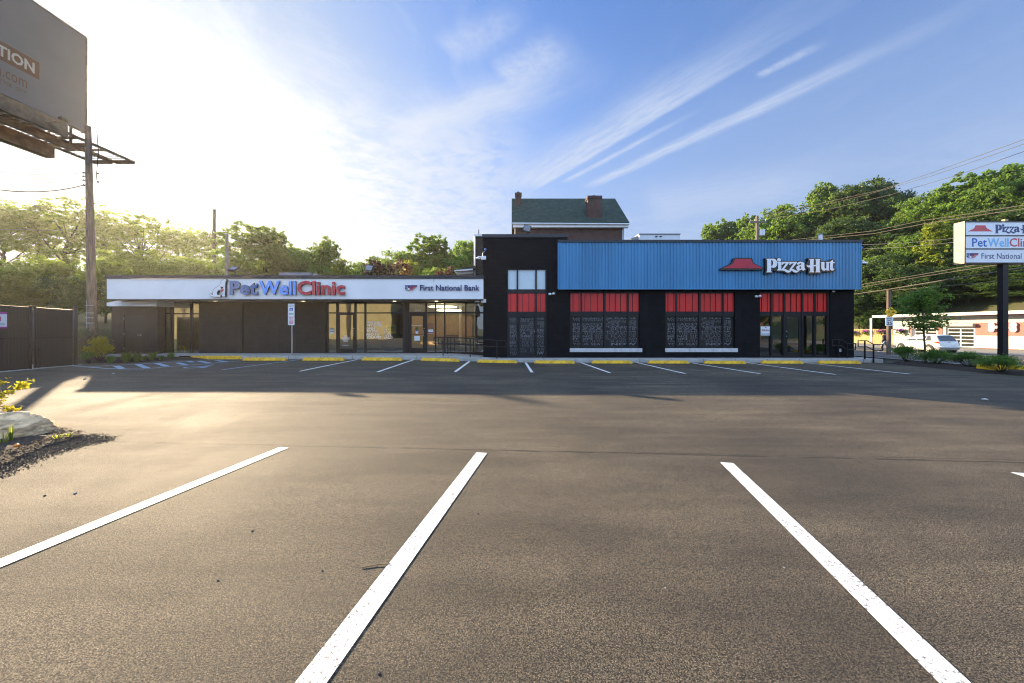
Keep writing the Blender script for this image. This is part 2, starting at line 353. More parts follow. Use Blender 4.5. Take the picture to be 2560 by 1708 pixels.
# ------------------------------------------------------------------ mesh builder
ORIGIN = {}
class MB:
    def __init__(s): s.v = []; s.f = []
    def add(s, vs, fs, mat=None):
        o = len(s.v)
        s.v += [tuple(mat @ Vector(v)) if mat is not None else tuple(v) for v in vs]
        s.f += [tuple(i + o for i in f) for f in fs]; return s
    def box(s, x0, x1, y0, y1, z0, z1):
        x0, x1 = min(x0, x1), max(x0, x1); y0, y1 = min(y0, y1), max(y0, y1); z0, z1 = min(z0, z1), max(z0, z1)
        return s.add([(x0, y0, z0), (x1, y0, z0), (x1, y1, z0), (x0, y1, z0), (x0, y0, z1), (x1, y0, z1), (x1, y1, z1), (x0, y1, z1)],
                     [(0, 3, 2, 1), (4, 5, 6, 7), (0, 1, 5, 4), (1, 2, 6, 5), (2, 3, 7, 6), (3, 0, 4, 7)])
    def quad(s, *p): return s.add(p, [tuple(range(len(p)))])
    def prism(s, pts, vec):
        n = len(pts); vec = Vector(vec)
        a = [Vector(p) for p in pts]; b = [p + vec for p in a]
        fs = [tuple(range(n))[::-1], tuple(range(n, 2 * n))] + [(i, (i + 1) % n, n + (i + 1) % n, n + i) for i in range(n)]
        return s.add(a + b, fs)
    def tube(s, pts, r, n=8, cap=True):
        pts = [Vector(p) for p in pts]; k = len(pts)
        rs = r if isinstance(r, (list, tuple)) else [r] * k
        vs = []; up = None
        for i, p in enumerate(pts):
            d = (pts[min(i + 1, k - 1)] - pts[max(i - 1, 0)]).normalized()
            if up is None: up = Vector((0, 0, 1)) if abs(d.z) < 0.9 else Vector((1, 0, 0))
            a = d.cross(up).normalized(); b = a.cross(d).normalized(); up = b
            for j in range(n):
                t = 2 * PI * j / n
                vs.append(p + (a * math.cos(t) + b * math.sin(t)) * rs[i])
        fs = [(i * n + j, i * n + (j + 1) % n, (i + 1) * n + (j + 1) % n, (i + 1) * n + j) for i in range(k - 1) for j in range(n)]
        if cap: fs += [tuple(range(n))[::-1], tuple(range((k - 1) * n, k * n))]
        return s.add(vs, fs)
    def sphere(s, c, r, n=12, m=8):
        rx, ry, rz = r if isinstance(r, (list, tuple)) else (r, r, r)
        vs = [(c[0], c[1], c[2] + rz)]
        for i in range(1, m):
            a = PI * i / m
            for j in range(n):
                t = 2 * PI * j / n
                vs.append((c[0] + rx * math.sin(a) * math.cos(t), c[1] + ry * math.sin(a) * math.sin(t), c[2] + rz * math.cos(a)))
        vs.append((c[0], c[1], c[2] - rz)); L = len(vs) - 1
        fs = [(0, 1 + j, 1 + (j + 1) % n) for j in range(n)]
        for i in range(m - 2):
            fs += [(1 + i * n + j, 1 + (i + 1) * n + j, 1 + (i + 1) * n + (j + 1) % n, 1 + i * n + (j + 1) % n) for j in range(n)]
        fs += [(L, 1 + (m - 2) * n + (j + 1) % n, 1 + (m - 2) * n + j) for j in range(n)]
        return s.add(vs, fs)
    def disc(s, c, r, axis, th, n=20):
        a = Vector(axis).normalized()
        return s.tube([Vector(c) - a * th / 2, Vector(c) + a * th / 2], r, n)
    def build(s, name, mat, parent=None, smooth=False, local=False, bevel=0.0):
        me = bpy.data.meshes.new(name)
        off = Vector((0, 0, 0))
        if parent is not None and not local: off = ORIGIN[parent.name]
        me.from_pydata([tuple(Vector(v) - off) for v in s.v], [], s.f)
        me.materials.append(MAT[mat] if isinstance(mat, str) else mat)
        if smooth: me.polygons.foreach_set('use_smooth', [True] * len(me.polygons))
        me.update()
        o = bpy.data.objects.new(name, me); COL.objects.link(o)
        ORIGIN[o.name] = off.copy()
        if parent is not None: o.parent = parent
        if bevel:
            b = o.modifiers.new('edge', 'BEVEL'); b.width = bevel; b.segments = 2; b.limit_method = 'ANGLE'
        return o

def tag(o, label, cat, group=None):
    o['label'] = label; o['category'] = cat
    if group: o['group'] = group
    return o
def thing(name, label, cat, loc, rz=0.0, group=None):
    o = bpy.data.objects.new(name, None); COL.objects.link(o)
    o.location = loc; o.rotation_euler = (0, 0, rz); o.empty_display_size = 0.2
    ORIGIN[o.name] = Vector(loc)
    return tag(o, label, cat, group)
def struct(o): o['kind'] = 'structure'; return o
def recentre(o, loc):
    """move a single-mesh thing's origin to its base"""
    loc = Vector(loc); o.data.transform(Matrix.Translation(-loc)); o.location = loc; return o
def copy_tree(o, parent=None):
    c = o.copy(); COL.objects.link(c)
    if parent is not None: c.parent = parent
    for ch in list(o.children): copy_tree(ch, c)
    return c

# ------------------------------------------------------------------ lettering and outlines
BF = None
def curve_geo(cu):
    ob = bpy.data.objects.new('tmp', cu); COL.objects.link(ob)
    dg = bpy.context.evaluated_depsgraph_get()
    me = bpy.data.meshes.new_from_object(ob.evaluated_get(dg))
    vs = [tuple(v.co) for v in me.vertices]; fs = [tuple(p.vertices) for p in me.polygons]
    bpy.data.objects.remove(ob); bpy.data.meshes.remove(me); bpy.data.curves.remove(cu)
    return vs, fs
_tc = {}
def text_geo(s, bold, flat=False):
    k = (s, bold, flat)
    if k not in _tc:
        cu = bpy.data.curves.new('t', 'FONT'); cu.body = s; cu.resolution_u = 3 if not flat else 2
        cu.extrude = 0.0 if flat else 0.5; cu.offset = bold
        _tc[k] = curve_geo(cu)
    vs, fs = _tc[k]
    xs = [v[0] for v in vs]; ys = [v[1] for v in vs]
    return vs, fs, min(xs), max(xs), min(ys), max(ys)
def face_map(face, a, b, z, d):
    """face '-y': a = world X, d = world Y of the face;  '-x' / '+x': a = world Y, d = world X"""
    if face == '-y': return (a, d + b, z)
    if face == '-x': return (d + b, -a, z)
    if face == '+x': return (d - b, a, z)
def put_text(mb, s, a0, a1, z0, z1, d, depth=0.0, bold=0.0, face='-y'):
    """fit string into [a0,a1] x [z0,z1]; a runs in reading direction (for '-x' a = -Y)"""
    vs, fs, x0, x1, y0, y1 = text_geo(s, bold, depth == 0)
    sx = (a1 - a0) / max(1e-6, x1 - x0); sy = (z1 - z0) / max(1e-6, y1 - y0)
    out = [face_map(face, a0 + (v[0] - x0) * sx, (0.5 - v[2]) * depth if depth else 0.0, z0 + (v[1] - y0) * sy, d) for v in vs]
    mb.add(out, fs); return mb
def smooth_loop(pts, n=4):
    out = []; k = len(pts)
    for i in range(k):
        p0, p1, p2, p3 = pts[i - 1], pts[i], pts[(i + 1) % k], pts[(i + 2) % k]
        for j in range(n):
            t = j / n
            out.append(tuple(0.5 * (2 * p1[c] + (p2[c] - p0[c]) * t + (2 * p0[c] - 5 * p1[c] + 4 * p2[c] - p3[c]) * t * t + (3 * p1[c] - p0[c] - 3 * p2[c] + p3[c]) * t ** 3) for c in (0, 1)))
    return out
def outline_geo(loops):
    cu = bpy.data.curves.new('o', 'CURVE'); cu.dimensions = '2D'; cu.fill_mode = 'BOTH'; cu.extrude = 0.5
    for lp in loops:
        sp = cu.splines.new('POLY'); sp.points.add(len(lp) - 1)
        for p, q in zip(sp.points, lp): p.co = (q[0], q[1], 0, 1)
        sp.use_cyclic_u = True
    return curve_geo(cu)
def put_outline(mb, loops, fx, fz, d, depth, face='-y'):
    """loops in drawing units; fx / fz turn them into a (reading direction) and world z"""
    vs, fs = outline_geo([[(fx(p[0]), fz(p[1])) for p in lp] for lp in loops])
    mb.add([face_map(face, v[0], (0.5 - v[2]) * depth, v[1], d) for v in vs], fs); return mb
# ------------------------------------------------------------------ camera, sun, sky
cam = bpy.data.objects.new('camera', bpy.data.cameras.new('camera')); COL.objects.link(cam)
cam.location = (0, 0, H); cam.rotation_euler = (PI / 2, 0, 0)
cam.data.sensor_width = 36; cam.data.lens = 36 * F / 2560; cam.data.shift_y = -34 / 2560
cam.data.clip_start = 0.05; cam.data.clip_end = 3000
S.camera = cam
SUN = Vector((335 - 1280, F, 416)).normalized()
ELEV = math.asin(SUN.z); AZ = math.atan2(SUN.x, SUN.y)
sl = bpy.data.lights.new('sun', 'SUN'); sl.energy = SUN_E; sl.angle = math.radians(0.6); sl.color = (1.0, 0.775, 0.50)
so = bpy.data.objects.new('sun', sl); COL.objects.link(so); so.rotation_euler = (-SUN).to_track_quat('-Z', 'Y').to_euler(); so.location = (0, 0, 60)

W = bpy.data.worlds.new('World'); S.world = W; W.use_nodes = True
def make_sky():
    t = NT(W.node_tree); bg = W.node_tree.nodes['Background']
    sky = t.n('ShaderNodeTexSky', sky_type='NISHITA'); sky.sun_disc = False
    sky.sun_elevation = ELEV; sky.sun_rotation = AZ; sky.air_density = 1.0; sky.dust_density = 0.35; sky.ozone_density = 2.5; sky.altitude = 300
    D = t.n('ShaderNodeTexCoord').outputs['Generated']
    x, y, z = t.sep(D)
    zc = t.m('MAXIMUM', z, 0.03)
    u = t.m('DIVIDE', x, zc); v = t.m('DIVIDE', y, zc)
    uv = t.comb(u, v)
    def px(X, Y):  # a direction of the sky seen in the photograph -> cloud layer plane
        return (X - 1175) / (753 - Y), 820.0 / (753 - Y)
    fib = t.noise(uv, 5.0, 6.0, 0.65, 0.6)
    puff = t.noise(uv, 9.0, 6.0, 0.7, 0.4)
    warp = t.m('MULTIPLY_ADD', t.noise(uv, 2.2, 3.0, 0.6), 0.10, -0.05)
    def streak(a, b, w, soft, amt, grow=1.0, side=0):
        (ax, ay), (bx, by) = px(*a), px(*b)
        L = math.hypot(bx - ax, by - ay); tx, ty = (bx - ax) / L, (by - ay) / L
        s = t.m('DIVIDE', t.m('ADD', t.m('MULTIPLY', u, tx), t.m('MULTIPLY_ADD', v, ty, -(ax * tx + ay * ty))), L)
        d = t.m('ADD', t.m('MULTIPLY', u, -ty), t.m('MULTIPLY_ADD', v, tx, ax * ty - ay * tx))
        d = t.m('ADD', d, t.m('MULTIPLY', warp, soft))
        ww = t.m('MULTIPLY', t.m('MULTIPLY_ADD', s, grow - 1.0, 1.0), w)
        if side:   # one crisp edge, long soft side
            q = t.m('DIVIDE', t.m('MULTIPLY', d, side), ww)
            k = t.m('MULTIPLY', t.mr(q, -0.06, 0.05), t.mr(q, 0.15, 1.0, 1.0, 0.0))
        else:
            k = t.mr(t.m('ABSOLUTE', t.m('DIVIDE', d, ww)), 0.1, 1.0, 1.0, 0.0)
        k = t.m('MULTIPLY', k, t.m('MULTIPLY', t.mr(s, -0.03, 0.10), t.mr(s, 0.55, 1.05, 1.0, 0.0)))
        # fibres run along the streak
        al = t.comb(t.m('MULTIPLY', s, 9.0), t.m('MULTIPLY', d, 26.0))
        fn = t.mr(t.noise(al, 1.0, 5.0, 0.65), 0.25, 0.72, 0.45, 1.0)
        return t.m('MULTIPLY', t.m('MULTIPLY', k, fn), amt)
    parts = [streak((1345, 432), (2330, -30), 0.075, 0.6, 0.92, 1.3),
             streak((1292, 420), (1620, 245), 0.042, 0.4, 0.85, 0.7),
             streak((1735, 176), (1905, 92), 0.034, 0.4, 0.65, 1.2),
             streak((1225, 440), (1985, -10), 0.48, 0.6, 0.98, 0.50, side=-1),
             streak((1150, 180), (1330, 95), 0.16, 1.2, 0.65, 1.0),
             streak((900, 330), (1400, 130), 0.26, 1.6, 0.70, 0.8),
             streak((930, 300), (1260, 185), 0.13, 1.5, 0.75, 0.9),
             streak((1020, 120), (1230, 20), 0.10, 1.6, 0.45, 1.0),
             streak((1480, 480), (2000, 400), 0.75, 1.2, 0.55, 0.8)]
    cov = parts[0]
    for p in parts[1:]:
        cov = t.m('SUBTRACT', 1.0, t.m('MULTIPLY', t.m('SUBTRACT', 1.0, cov), t.m('SUBTRACT', 1.0, p)))
    # thin high cloud, thicker towards the sun and the horizon below it
    sd = t.n('ShaderNodeVectorMath', operation='DOT_PRODUCT'); t.t.links.new(D, sd.inputs[0]); sd.inputs[1].default_value = SUN
    dot = t.m('MAXIMUM', sd.outputs['Value'], 0.0)
    near = t.m('POWER', dot, 4.0)
    wisp = t.mr(t.noise(t.scale(uv, (1.0, 0.55, 1)), 2.6, 7.0, 0.68, 0.8), 0.44, 0.72)
    veil = t.m('MULTIPLY', wisp, t.mr(near, 0.12, 0.75, 0.10, 0.42))
    ripple = t.m('MULTIPLY', t.mr(puff, 0.42, 0.62), t.m('MULTIPLY', t.mr(z, 0.05, 0.16), t.mr(z, 0.20, 0.42, 1.0, 0.0)))
    ripple = t.m('MULTIPLY', ripple, t.mr(near, 0.06, 0.45, 0.12, 0.75))
    low = t.m('MULTIPLY', t.mr(t.noise(t.scale(uv, (0.5, 1.6, 1)), 1.6, 6.0, 0.66, 0.5), 0.45, 0.68), t.m('MULTIPLY', t.mr(z, 0.06, 0.14), t.mr(z, 0.16, 0.38, 0.62, 0.0)))
    mass = t.m('MULTIPLY', t.m('MULTIPLY', t.mr(z, 0.60, 0.40), t.mr(near, 0.13, 0.40)), t.mr(t.m('ADD', t.m('MULTIPLY', fib, 0.6), t.m('MULTIPLY', puff, 0.4)), 0.36, 0.60, 0.25, 0.92))
    for p in (veil, ripple, low, mass):
        cov = t.m('SUBTRACT', 1.0, t.m('MULTIPLY', t.m('SUBTRACT', 1.0, cov), t.m('SUBTRACT', 1.0, p)))
    # colour
    base = t.mix(1.0, sky.outputs[0], (SKY_TINT[0], SKY_TINT[1], SKY_TINT[2], 1), 'MULTIPLY')
    pale = t.m('MULTIPLY', t.mr(z, 0.78, 0.04), 0.86)
    base = t.mix(pale, base, (CLOUD * 0.60, CLOUD * 0.73, CLOUD * 0.95, 1))
    base = t.mix(t.mr(near, 0.12, 1.0, 0.0, 0.92), base, (CLOUD * 0.60, CLOUD * 0.75, CLOUD * 0.92, 1))
    cl = t.mix(near, (CLOUD * 0.80, CLOUD * 0.94, CLOUD * 1.22, 1), (CLOUD * 1.12, CLOUD * 1.20, CLOUD * 1.30, 1))
    col = t.mix(t.m('MULTIPLY', cov, 0.95), base, cl)
    # bluish fill light added as unseen bright sky behind the camera and overhead
    bank = t.m('MAXIMUM', t.m('MULTIPLY', t.mr(y, 0.0, -0.35), t.mr(z, 0.02, 0.2)), t.m('MULTIPLY', t.mr(z, 0.74, 0.92), 0.8))
    bank = t.m('MULTIPLY', bank, t.mr(t.noise(D, 2.2, 5.0, 0.6, 0.5), 0.34, 0.60, 0.35, 1.0))
    col = t.mix(bank, col, (FILL_SKY * 0.66, FILL_SKY * 0.93, FILL_SKY * 1.40, 1))
    # aureole of hazy air round the sun
    g = t.m('ADD', t.m('MULTIPLY', t.m('POWER', dot, 16.0), GLOW), t.m('MULTIPLY', t.m('POWER', dot, 60.0), GLOW * 2.0))
    g = t.m('MULTIPLY', g, t.mr(z, 0.0, 0.05))
    gl = t.n('ShaderNodeCombineColor')
    for k, q in enumerate((0.97, 0.97, 0.93)): t.t.links.new(t.m('MULTIPLY', g, q), gl.inputs[k])
    col = t.mix(1.0, col, gl.outputs[0], 'ADD')
    t.t.links.new(col, bg.inputs['Color']); bg.inputs['Strength'].default_value = SKY_S
make_sky()
S.view_settings.view_transform = 'Standard'; S.view_settings.look = 'None'; S.view_settings.exposure = EXPO; S.view_settings.gamma = 1
S.render.engine = 'CYCLES'
S.cycles.use_denoising = DENOISE; S.cycles.use_adaptive_sampling = False; S.cycles.pixel_filter_type = 'BLACKMAN_HARRIS'; S.cycles.filter_width = 1.1
try: S.cycles.denoiser = 'OPENIMAGEDENOISE'
except Exception: pass
S.cycles.max_bounces = 8; S.cycles.transparent_max_bounces = 16; S.cycles.caustics_reflective = False; S.cycles.caustics_refractive = False
S.cycles.sample_clamp_indirect = 6.0

# ------------------------------------------------------------------ ground, lot, pavements, road
def sheet(name, xs, ys, fz, mat, smooth=True):
    m = MB(); n = len(xs)
    m.add([(x, y, fz(x, y)) for y in ys for x in xs], [(j * n + i, j * n + i + 1, (j + 1) * n + i + 1, (j + 1) * n + i) for j in range(len(ys) - 1) for i in range(n - 1)])
    return struct(m.build(name, mat, smooth=smooth))
def frange(a, b, n): return [a + (b - a) * i / n for i in range(n + 1)]
gx = [-900, -500, -300, -200, -140, -100, -80, -65] + frange(-55, -26, 15) + frange(-25, -15, 30) + frange(-14, 52, 44) + frange(54, 120, 22) + [140, 180, 250, 400, 900]
gy = [-600, -200, -100, -60, -40] + frange(-30, 13, 20) + frange(14, 22, 26) + frange(24, 100, 30) + [120, 150, 200, 300, 600, 1500]
sheet('ground', gx, gy, ground, 'ground')
LOT_R = 17.35
sheet('parking_lot', frange(-17.6, LOT_R, 70), frange(-14, 17.02, 60), lambda x, y: zg(x, y), 'asphalt')
sheet('road', frange(19.35, 46.2, 24), [-60, -30] + frange(-15, 70, 40) + [100, 160], lambda x, y: zg(x, y) - 0.10 * ss(19.5, 20.5, x) , 'road')
sheet('forecourt', frange(39.5, 48.9, 6), [-20, 0] + frange(10, 75, 20), lambda x, y: zg(x, y) - 0.094, 'forecourt')
# pavement along the shops, with its own kerb face
m = MB(); pxs = frange(-16.4, 17.62, 90)
n = len(pxs)
for i in range(n - 1):
    a, b = pxs[i], pxs[i + 1]
    for (y0, y1) in ((17.16, 19.6),):
        m.quad((a, y0, sw(a)), (b, y0, sw(b)), (b, y1, sw(b)), (a, y1, sw(a)))
m.quad((17.62, 17.16, -0.3), (17.62, 19.6, -0.3), (17.62, 19.6, sw(17)), (17.62, 17.16, sw(17)))
m.quad((-20.8, 17.6, 0.232), (-16.4, 17.6, 0.232), (-16.4, 19.6, 0.232), (-20.8, 19.6, 0.232))
m.quad((-20.8, 17.6, -0.1), (-16.4, 17.6, -0.1), (-16.4, 17.6, 0.232), (-20.8, 17.6, 0.232))
struct(m.build('pavement', 'concrete'))
def kerb(x0, x1, name, mat, y0=17.0, y1=17.157, up=0.004):
    m = MB(); xs = frange(x0, x1, max(2, int((x1 - x0) / 0.4)))
    for a, b in zip(xs, xs[1:]):
        za, zb = sw(a) + up, sw(b) + up
        m.quad((a, y0, -0.2), (b, y0, -0.2), (b, y0, zb - 0.02), (a, y0, za - 0.02))
        m.quad((a, y0, za - 0.02), (b, y0, zb - 0.02), (b, y0 + 0.02, zb), (a, y0 + 0.02, za))
        m.quad((a, y0 + 0.02, za), (b, y0 + 0.02, zb), (b, y1, zb), (a, y1, za))
    for x in (x0, x1): m.quad((x, y0, -0.2), (x, y1, -0.2), (x, y1, sw(x) + up), (x, y0, sw(x) + up - 0.02))
    return struct(m.build(name, mat))
kerb(-12.85, 17.66, 'kerb', 'concrete')
kerb(-15.3, -12.86, 'yellow_kerb', 'yellow')
# low kerb and white edge line on the far side of the street bed
m = MB(); ys = frange(-6, 24, 40)
for a, b in zip(ys, ys[1:]):
    za, zb = zg(19.3, a) + 0.10, zg(19.3, b) + 0.10
    m.quad((19.2, a, za), (19.36, a, za), (19.36, b, zb), (19.2, b, zb)); m.quad((19.36, a, za - 0.3), (19.36, b, zb - 0.3), (19.36, b, zb), (19.36, a, za))
struct(m.build('street_kerb', 'concrete'))
def bed(name, pts, hgt, mat, seed, kind='structure', lift=0.02, res=26):
    """a low mound of loose material inside a polygon"""
    rnd = random.Random(seed); m = MB()
    xs = [p[0] for p in pts]; ys = [p[1] for p in pts]; x0, x1, y0, y1 = min(xs), max(xs), min(ys), max(ys)
    def inside(x, y):
        c = False; j = len(pts) - 1
        for i in range(len(pts)):
            xi, yi = pts[i]; xj, yj = pts[j]
            if (yi > y) != (yj > y) and x < (xj - xi) * (y - yi) / (yj - yi) + xi: c = not c
            j = i
        return c
    def edge(x, y):
        best = 9
        for (ax, ay), (bx, by) in zip(pts, pts[1:] + pts[:1]):
            dx, dy = bx - ax, by - ay; t = max(0, min(1, ((x - ax) * dx + (y - ay) * dy) / (dx * dx + dy * dy)))
            best = min(best, math.hypot(x - ax - t * dx, y - ay - t * dy))
        return best
    st = max((x1 - x0), (y1 - y0)) / res; nx = int((x1 - x0) / st) + 3; ny = int((y1 - y0) / st) + 3; idx = {}
    vs = []; fs = []
    for j in range(ny):
        for i in range(nx):
            x, y = x0 - st + i * st, y0 - st + j * st
            e = edge(x, y) * (1 if inside(x, y) else -1)
            z = zg(x, y) + lift + hgt * ss(-0.05, 0.35, e) + rnd.uniform(-0.4, 0.4) * hgt * ss(0, 0.3, e) * 0.5
            if e < -0.02: z = zg(x, y) - 0.05
            if e > -st * 1.5: idx[(i, j)] = len(vs); vs.append((x, y, z))
    for j in range(ny - 1):
        for i in range(nx - 1):
            q = [(i, j), (i + 1, j), (i + 1, j + 1), (i, j + 1)]
            if all(k in idx for k in q): fs.append(tuple(idx[k] for k in q))
    m.add(vs, fs); o = m.build(name, mat, smooth=True); o['kind'] = kind; return o
bed('street_mulch_bed', [(17.3, 16.55), (19.15, 16.9), (19.2, 4.0), (17.9, 4.0), (17.75, 9.0), (17.55, 13.0)], 0.09, 'mulch', 1, res=60)
bed('shop_mulch_bed', [(-17.0, 15.1), (-17.3, 17.58), (-14.2, 17.58), (-14.3, 17.1), (-15.3, 16.6), (-16.4, 15.6)], 0.07, 'mulch', 2, res=36)
bed('slope_mulch', [(-20.9, 16.2), (-21.0, 18.4), (-17.5, 17.58), (-17.5, 15.2)], 0.05, 'mulch', 3, res=30)
isl = [G(*p) for p in ((-260, 1075), (0, 1066), (110, 1070), (180, 1083), (212, 1090), (180, 1100), (105, 1122), (50, 1146), (0, 1174), (-150, 1230), (-420, 1230))]
bed('island_mulch_bed', isl, 0.05, 'mulch', 4, res=60)
grit = [G(*p) for p in ((-60, 1212), (0, 1172), (50, 1145), (104, 1121), (178, 1098), (215, 1088), (232, 1087), (278, 1095), (280, 1102), (255, 1106), (200, 1117), (120, 1142), (52, 1168), (0, 1196))]
# trash enclosure concrete pad edge
m = MB()
for a, b in zip(frange(6, 14.3, 14), frange(6, 14.3, 14)[1:]):
    m.quad((-17.62, a, zg(-17.4, a) + 0.03), (-17.12, a, zg(-17.1, a) + 0.012), (-17.12, b, zg(-17.1, b) + 0.012), (-17.62, b, zg(-17.4, b) + 0.03))
    m.quad((-22, a, zg(-22, a) + 0.03), (-17.62, a, zg(-17.4, a) + 0.03), (-17.62, b, zg(-17.4, b) + 0.03), (-22, b, zg(-22, b) + 0.03))
struct(m.build('enclosure_slab', 'concrete'))

# ------------------------------------------------------------------ painted markings (each line its own sheet, 6 mm above the asphalt)
def strip(name, pts, w, mat, lift=0.006, step=0.4):
    m = MB(); P = []
    for (a, b) in zip(pts, pts[1:]):
        L = math.hypot(b[0] - a[0], b[1] - a[1]); k = max(1, int(L / step))
        P += [(a[0] + (b[0] - a[0]) * i / k, a[1] + (b[1] - a[1]) * i / k) for i in range(k)]
    P.append(pts[-1])
    vs = []
    for i, p in enumerate(P):
        q0, q1 = P[max(0, i - 1)], P[min(len(P) - 1, i + 1)]
        dx, dy = q1[0] - q0[0], q1[1] - q0[1]; L = math.hypot(dx, dy); nx, ny = -dy / L * w / 2, dx / L * w / 2
        for s in (1, -1):
            x, y = p[0] + s * nx, p[1] + s * ny
            vs.append((x, y, zg(x, y) + lift))
    m.add(vs, [(2 * i, 2 * i + 1, 2 * i + 3, 2 * i + 2) for i in range(len(P) - 1)])
    return struct(m.build(name, mat))
def ext(p, q, y):   # carry the line p->q on to depth y
    t = (y - p[1]) / (q[1] - p[1]); return (p[0] + (q[0] - p[0]) * t, y)
for far, near in (((710, 1120), (0, 1410)), ((1204.5, 1133), (778.5, 1708)), ((1816.5, 1158), (2385, 1708))):
    a, b = G(*far), G(*near); strip('stall_line', [a, ext(a, b, -1.3)], 0.138, 'line_paint')
strip('stall_line', [(5.47, 3.86), (4.53, -1.2)], 0.138, 'line_paint')
for p, q in (((749.8, 928.7), (892.6, 899.7)), ((944, 930.6), (1034.5, 899.7)), ((1138, 930), (1173.5, 904)), ((1330, 931.5), (1314, 907)), ((1524.6, 932.4), (1452, 907)),
             ((1712.8, 934.4), (1592.5, 907)), ((1900.5, 934.8), (1731, 908)), ((2088.6, 936.6), (1868, 907.3)), ((2274.5, 935.5), (2010, 907))):
    strip('stall_line', [G(*p), G(*q)], 0.11, 'line_paint')
strip('blue_stall_line', [G(556, 925), G(748.7, 899.7)], 0.11, 'blue_paint')
low = [(178, 914.8), (217, 918), (266, 921.6), (308, 923.2), (360, 923.2), (379, 921), (425, 917), (470, 913.5), (530, 908.8), (600, 902.5)]
up = [(223, 917.3), (298, 913.5), (340, 911), (383, 908.5), (425, 906.4), (470, 903.2), (480, 902.6)]
strip('blue_hatch_border', [G(*p) for p in low], 0.10, 'blue_paint')
strip('blue_hatch_border', [G(*p) for p in up], 0.10, 'blue_paint')
for p, q in (((290, 915.5), (306, 922.5)), ((344, 911.3), (368, 921.4)), ((392, 908.8), (418, 916.8)), ((444, 907.5), (465, 913)), ((470, 903.4), (482, 906.4)), ((497, 903), (523, 908.6)), ((540, 901.5), (566, 905.5))):
    strip('blue_hatch_bar', [G(*p), G(*q)], 0.19, 'blue_paint', lift=0.010)
# wheelchair symbol in the accessible stall
def ground_symbol(name, cx, cy, s, mat):
    m = MB()
    def pt(x, y): return (cx + x * s, cy + y * s, zg(cx + x * s, cy + y * s) + 0.007)
    def poly(pts, w):
        for a, b in zip(pts, pts[1:]):
            dx, dy = b[0] - a[0], b[1] - a[1]; L = math.hypot(dx, dy); nx, ny = -dy / L * w / 2, dx / L * w / 2
            ex, ey = dx / L * w / 2, dy / L * w / 2
            m.quad(pt(a[0] + nx - ex, a[1] + ny - ey), pt(a[0] - nx - ex, a[1] - ny - ey), pt(b[0] - nx + ex, b[1] - ny + ey), pt(b[0] + nx + ex, b[1] + ny + ey))
    poly([(-0.15 + 0.42 * math.cos(t), -0.2 + 0.42 * math.sin(t)) for t in frange(1.9, 6.0, 14)], 0.11)
    poly([(-0.15, 0.62), (-0.12, 0.05), (0.25, 0.05), (0.42, -0.5), (0.6, -0.45)], 0.13); poly([(-0.14, 0.35), (0.25, 0.33)], 0.10)
    m.add([pt(-0.16 + 0.12 * math.cos(t), 0.85 + 0.12 * math.sin(t)) for t in frange(0, 2 * PI, 14)[:-1]], [tuple(range(14))])
    return struct(m.build(name, mat))
gxy = G(503, 917.5); ground_symbol('wheelchair_marking', gxy[0], gxy[1], 0.72, 'blue_paint')
# road markings beyond the bed
for x, mt in ((20.4, 'road_white'), (33.0, 'caution_yellow'), (33.4, 'caution_yellow')):
    m = MB(); ys = [-20, 0] + frange(8, 70, 30)
    for a, b in zip(ys, ys[1:]):
        f = lambda y: zg(x, y) - 0.10 * ss(19.5, 20.5, x) + 0.006
        m.quad((x, a, f(a)), (x + 0.12, a, f(a)), (x + 0.12, b, f(b)), (x, b, f(b)))
    struct(m.build('road_line', mt))

# ------------------------------------------------------------------ wheel stops
def wheel_stop_mesh(L):
    m = MB(); pr = [(-0.085, 0), (-0.085, 0.03), (-0.055, 0.115), (0.055, 0.115), (0.085, 0.03), (0.085, 0)]
    xs = [(-L / 2, 0.35), (-L / 2 + 0.09, 1.0), (L / 2 - 0.09, 1.0), (L / 2, 0.35)]
    vs = [(x, p[0], p[1] * (s if p[1] > 0.05 else 1)) for x, s in xs for p in pr]; k = len(pr)
    fs = [(i * k + j, i * k + (j + 1) % k, (i + 1) * k + (j + 1) % k, (i + 1) * k + j) for i in range(3) for j in range(k)] + [tuple(range(k))[::-1], tuple(range(3 * k, 4 * k))]
    m.add(vs, fs); return m
spots = [(606, 713, 902), (755, 859, 902), (902, 1005, 902), (1048, 1150, 903.5), (1192, 1293, 907.5), (1336, 1437, 909), (1480, 1581, 909), (1621.5, 1723.8, 909.2), (1762, 1865.4, 909.8), (1905.7, 2009, 909.4), (2049.5, 2153, 909.6)]
where = ['beside the accessible stall, under the grey parking sign', 'in front of the brown brick wall', 'in front of the clinic door', 'in front of the bank door', 'at the foot of the ramp rail', 'under the tall red and white window',
         'left of the first lettered window', 'right under the first lettered window', 'left of the second lettered window', 'in front of the emergency light left of the entrance door', 'at the right end of the row by the steps']
first = None
for (xa, xb, yb), wh in zip(spots, where):
    a, b = G(xa, yb), G(xb, yb)
    if first is None:
        first = wheel_stop_mesh(1.86).build('wheel_stop', 'yellow', local=True); o = first
    else: o = first.copy(); COL.objects.link(o)
    cx, cy = (a[0] + b[0]) / 2, (a[1] + b[1]) / 2 + 0.08
    o.location = (cx, cy, zg(cx, cy)); o.rotation_euler = (0, -math.atan2(zg(b[0], cy) - zg(a[0], cy), b[0] - a[0]), random.uniform(-0.008, 0.008)); o.scale = ((b[0] - a[0]) / 1.86, 1, 1.18)
    tag(o, 'yellow concrete wheel stop ' + wh, 'wheel stop', 'wheel stops along the shop kerb')
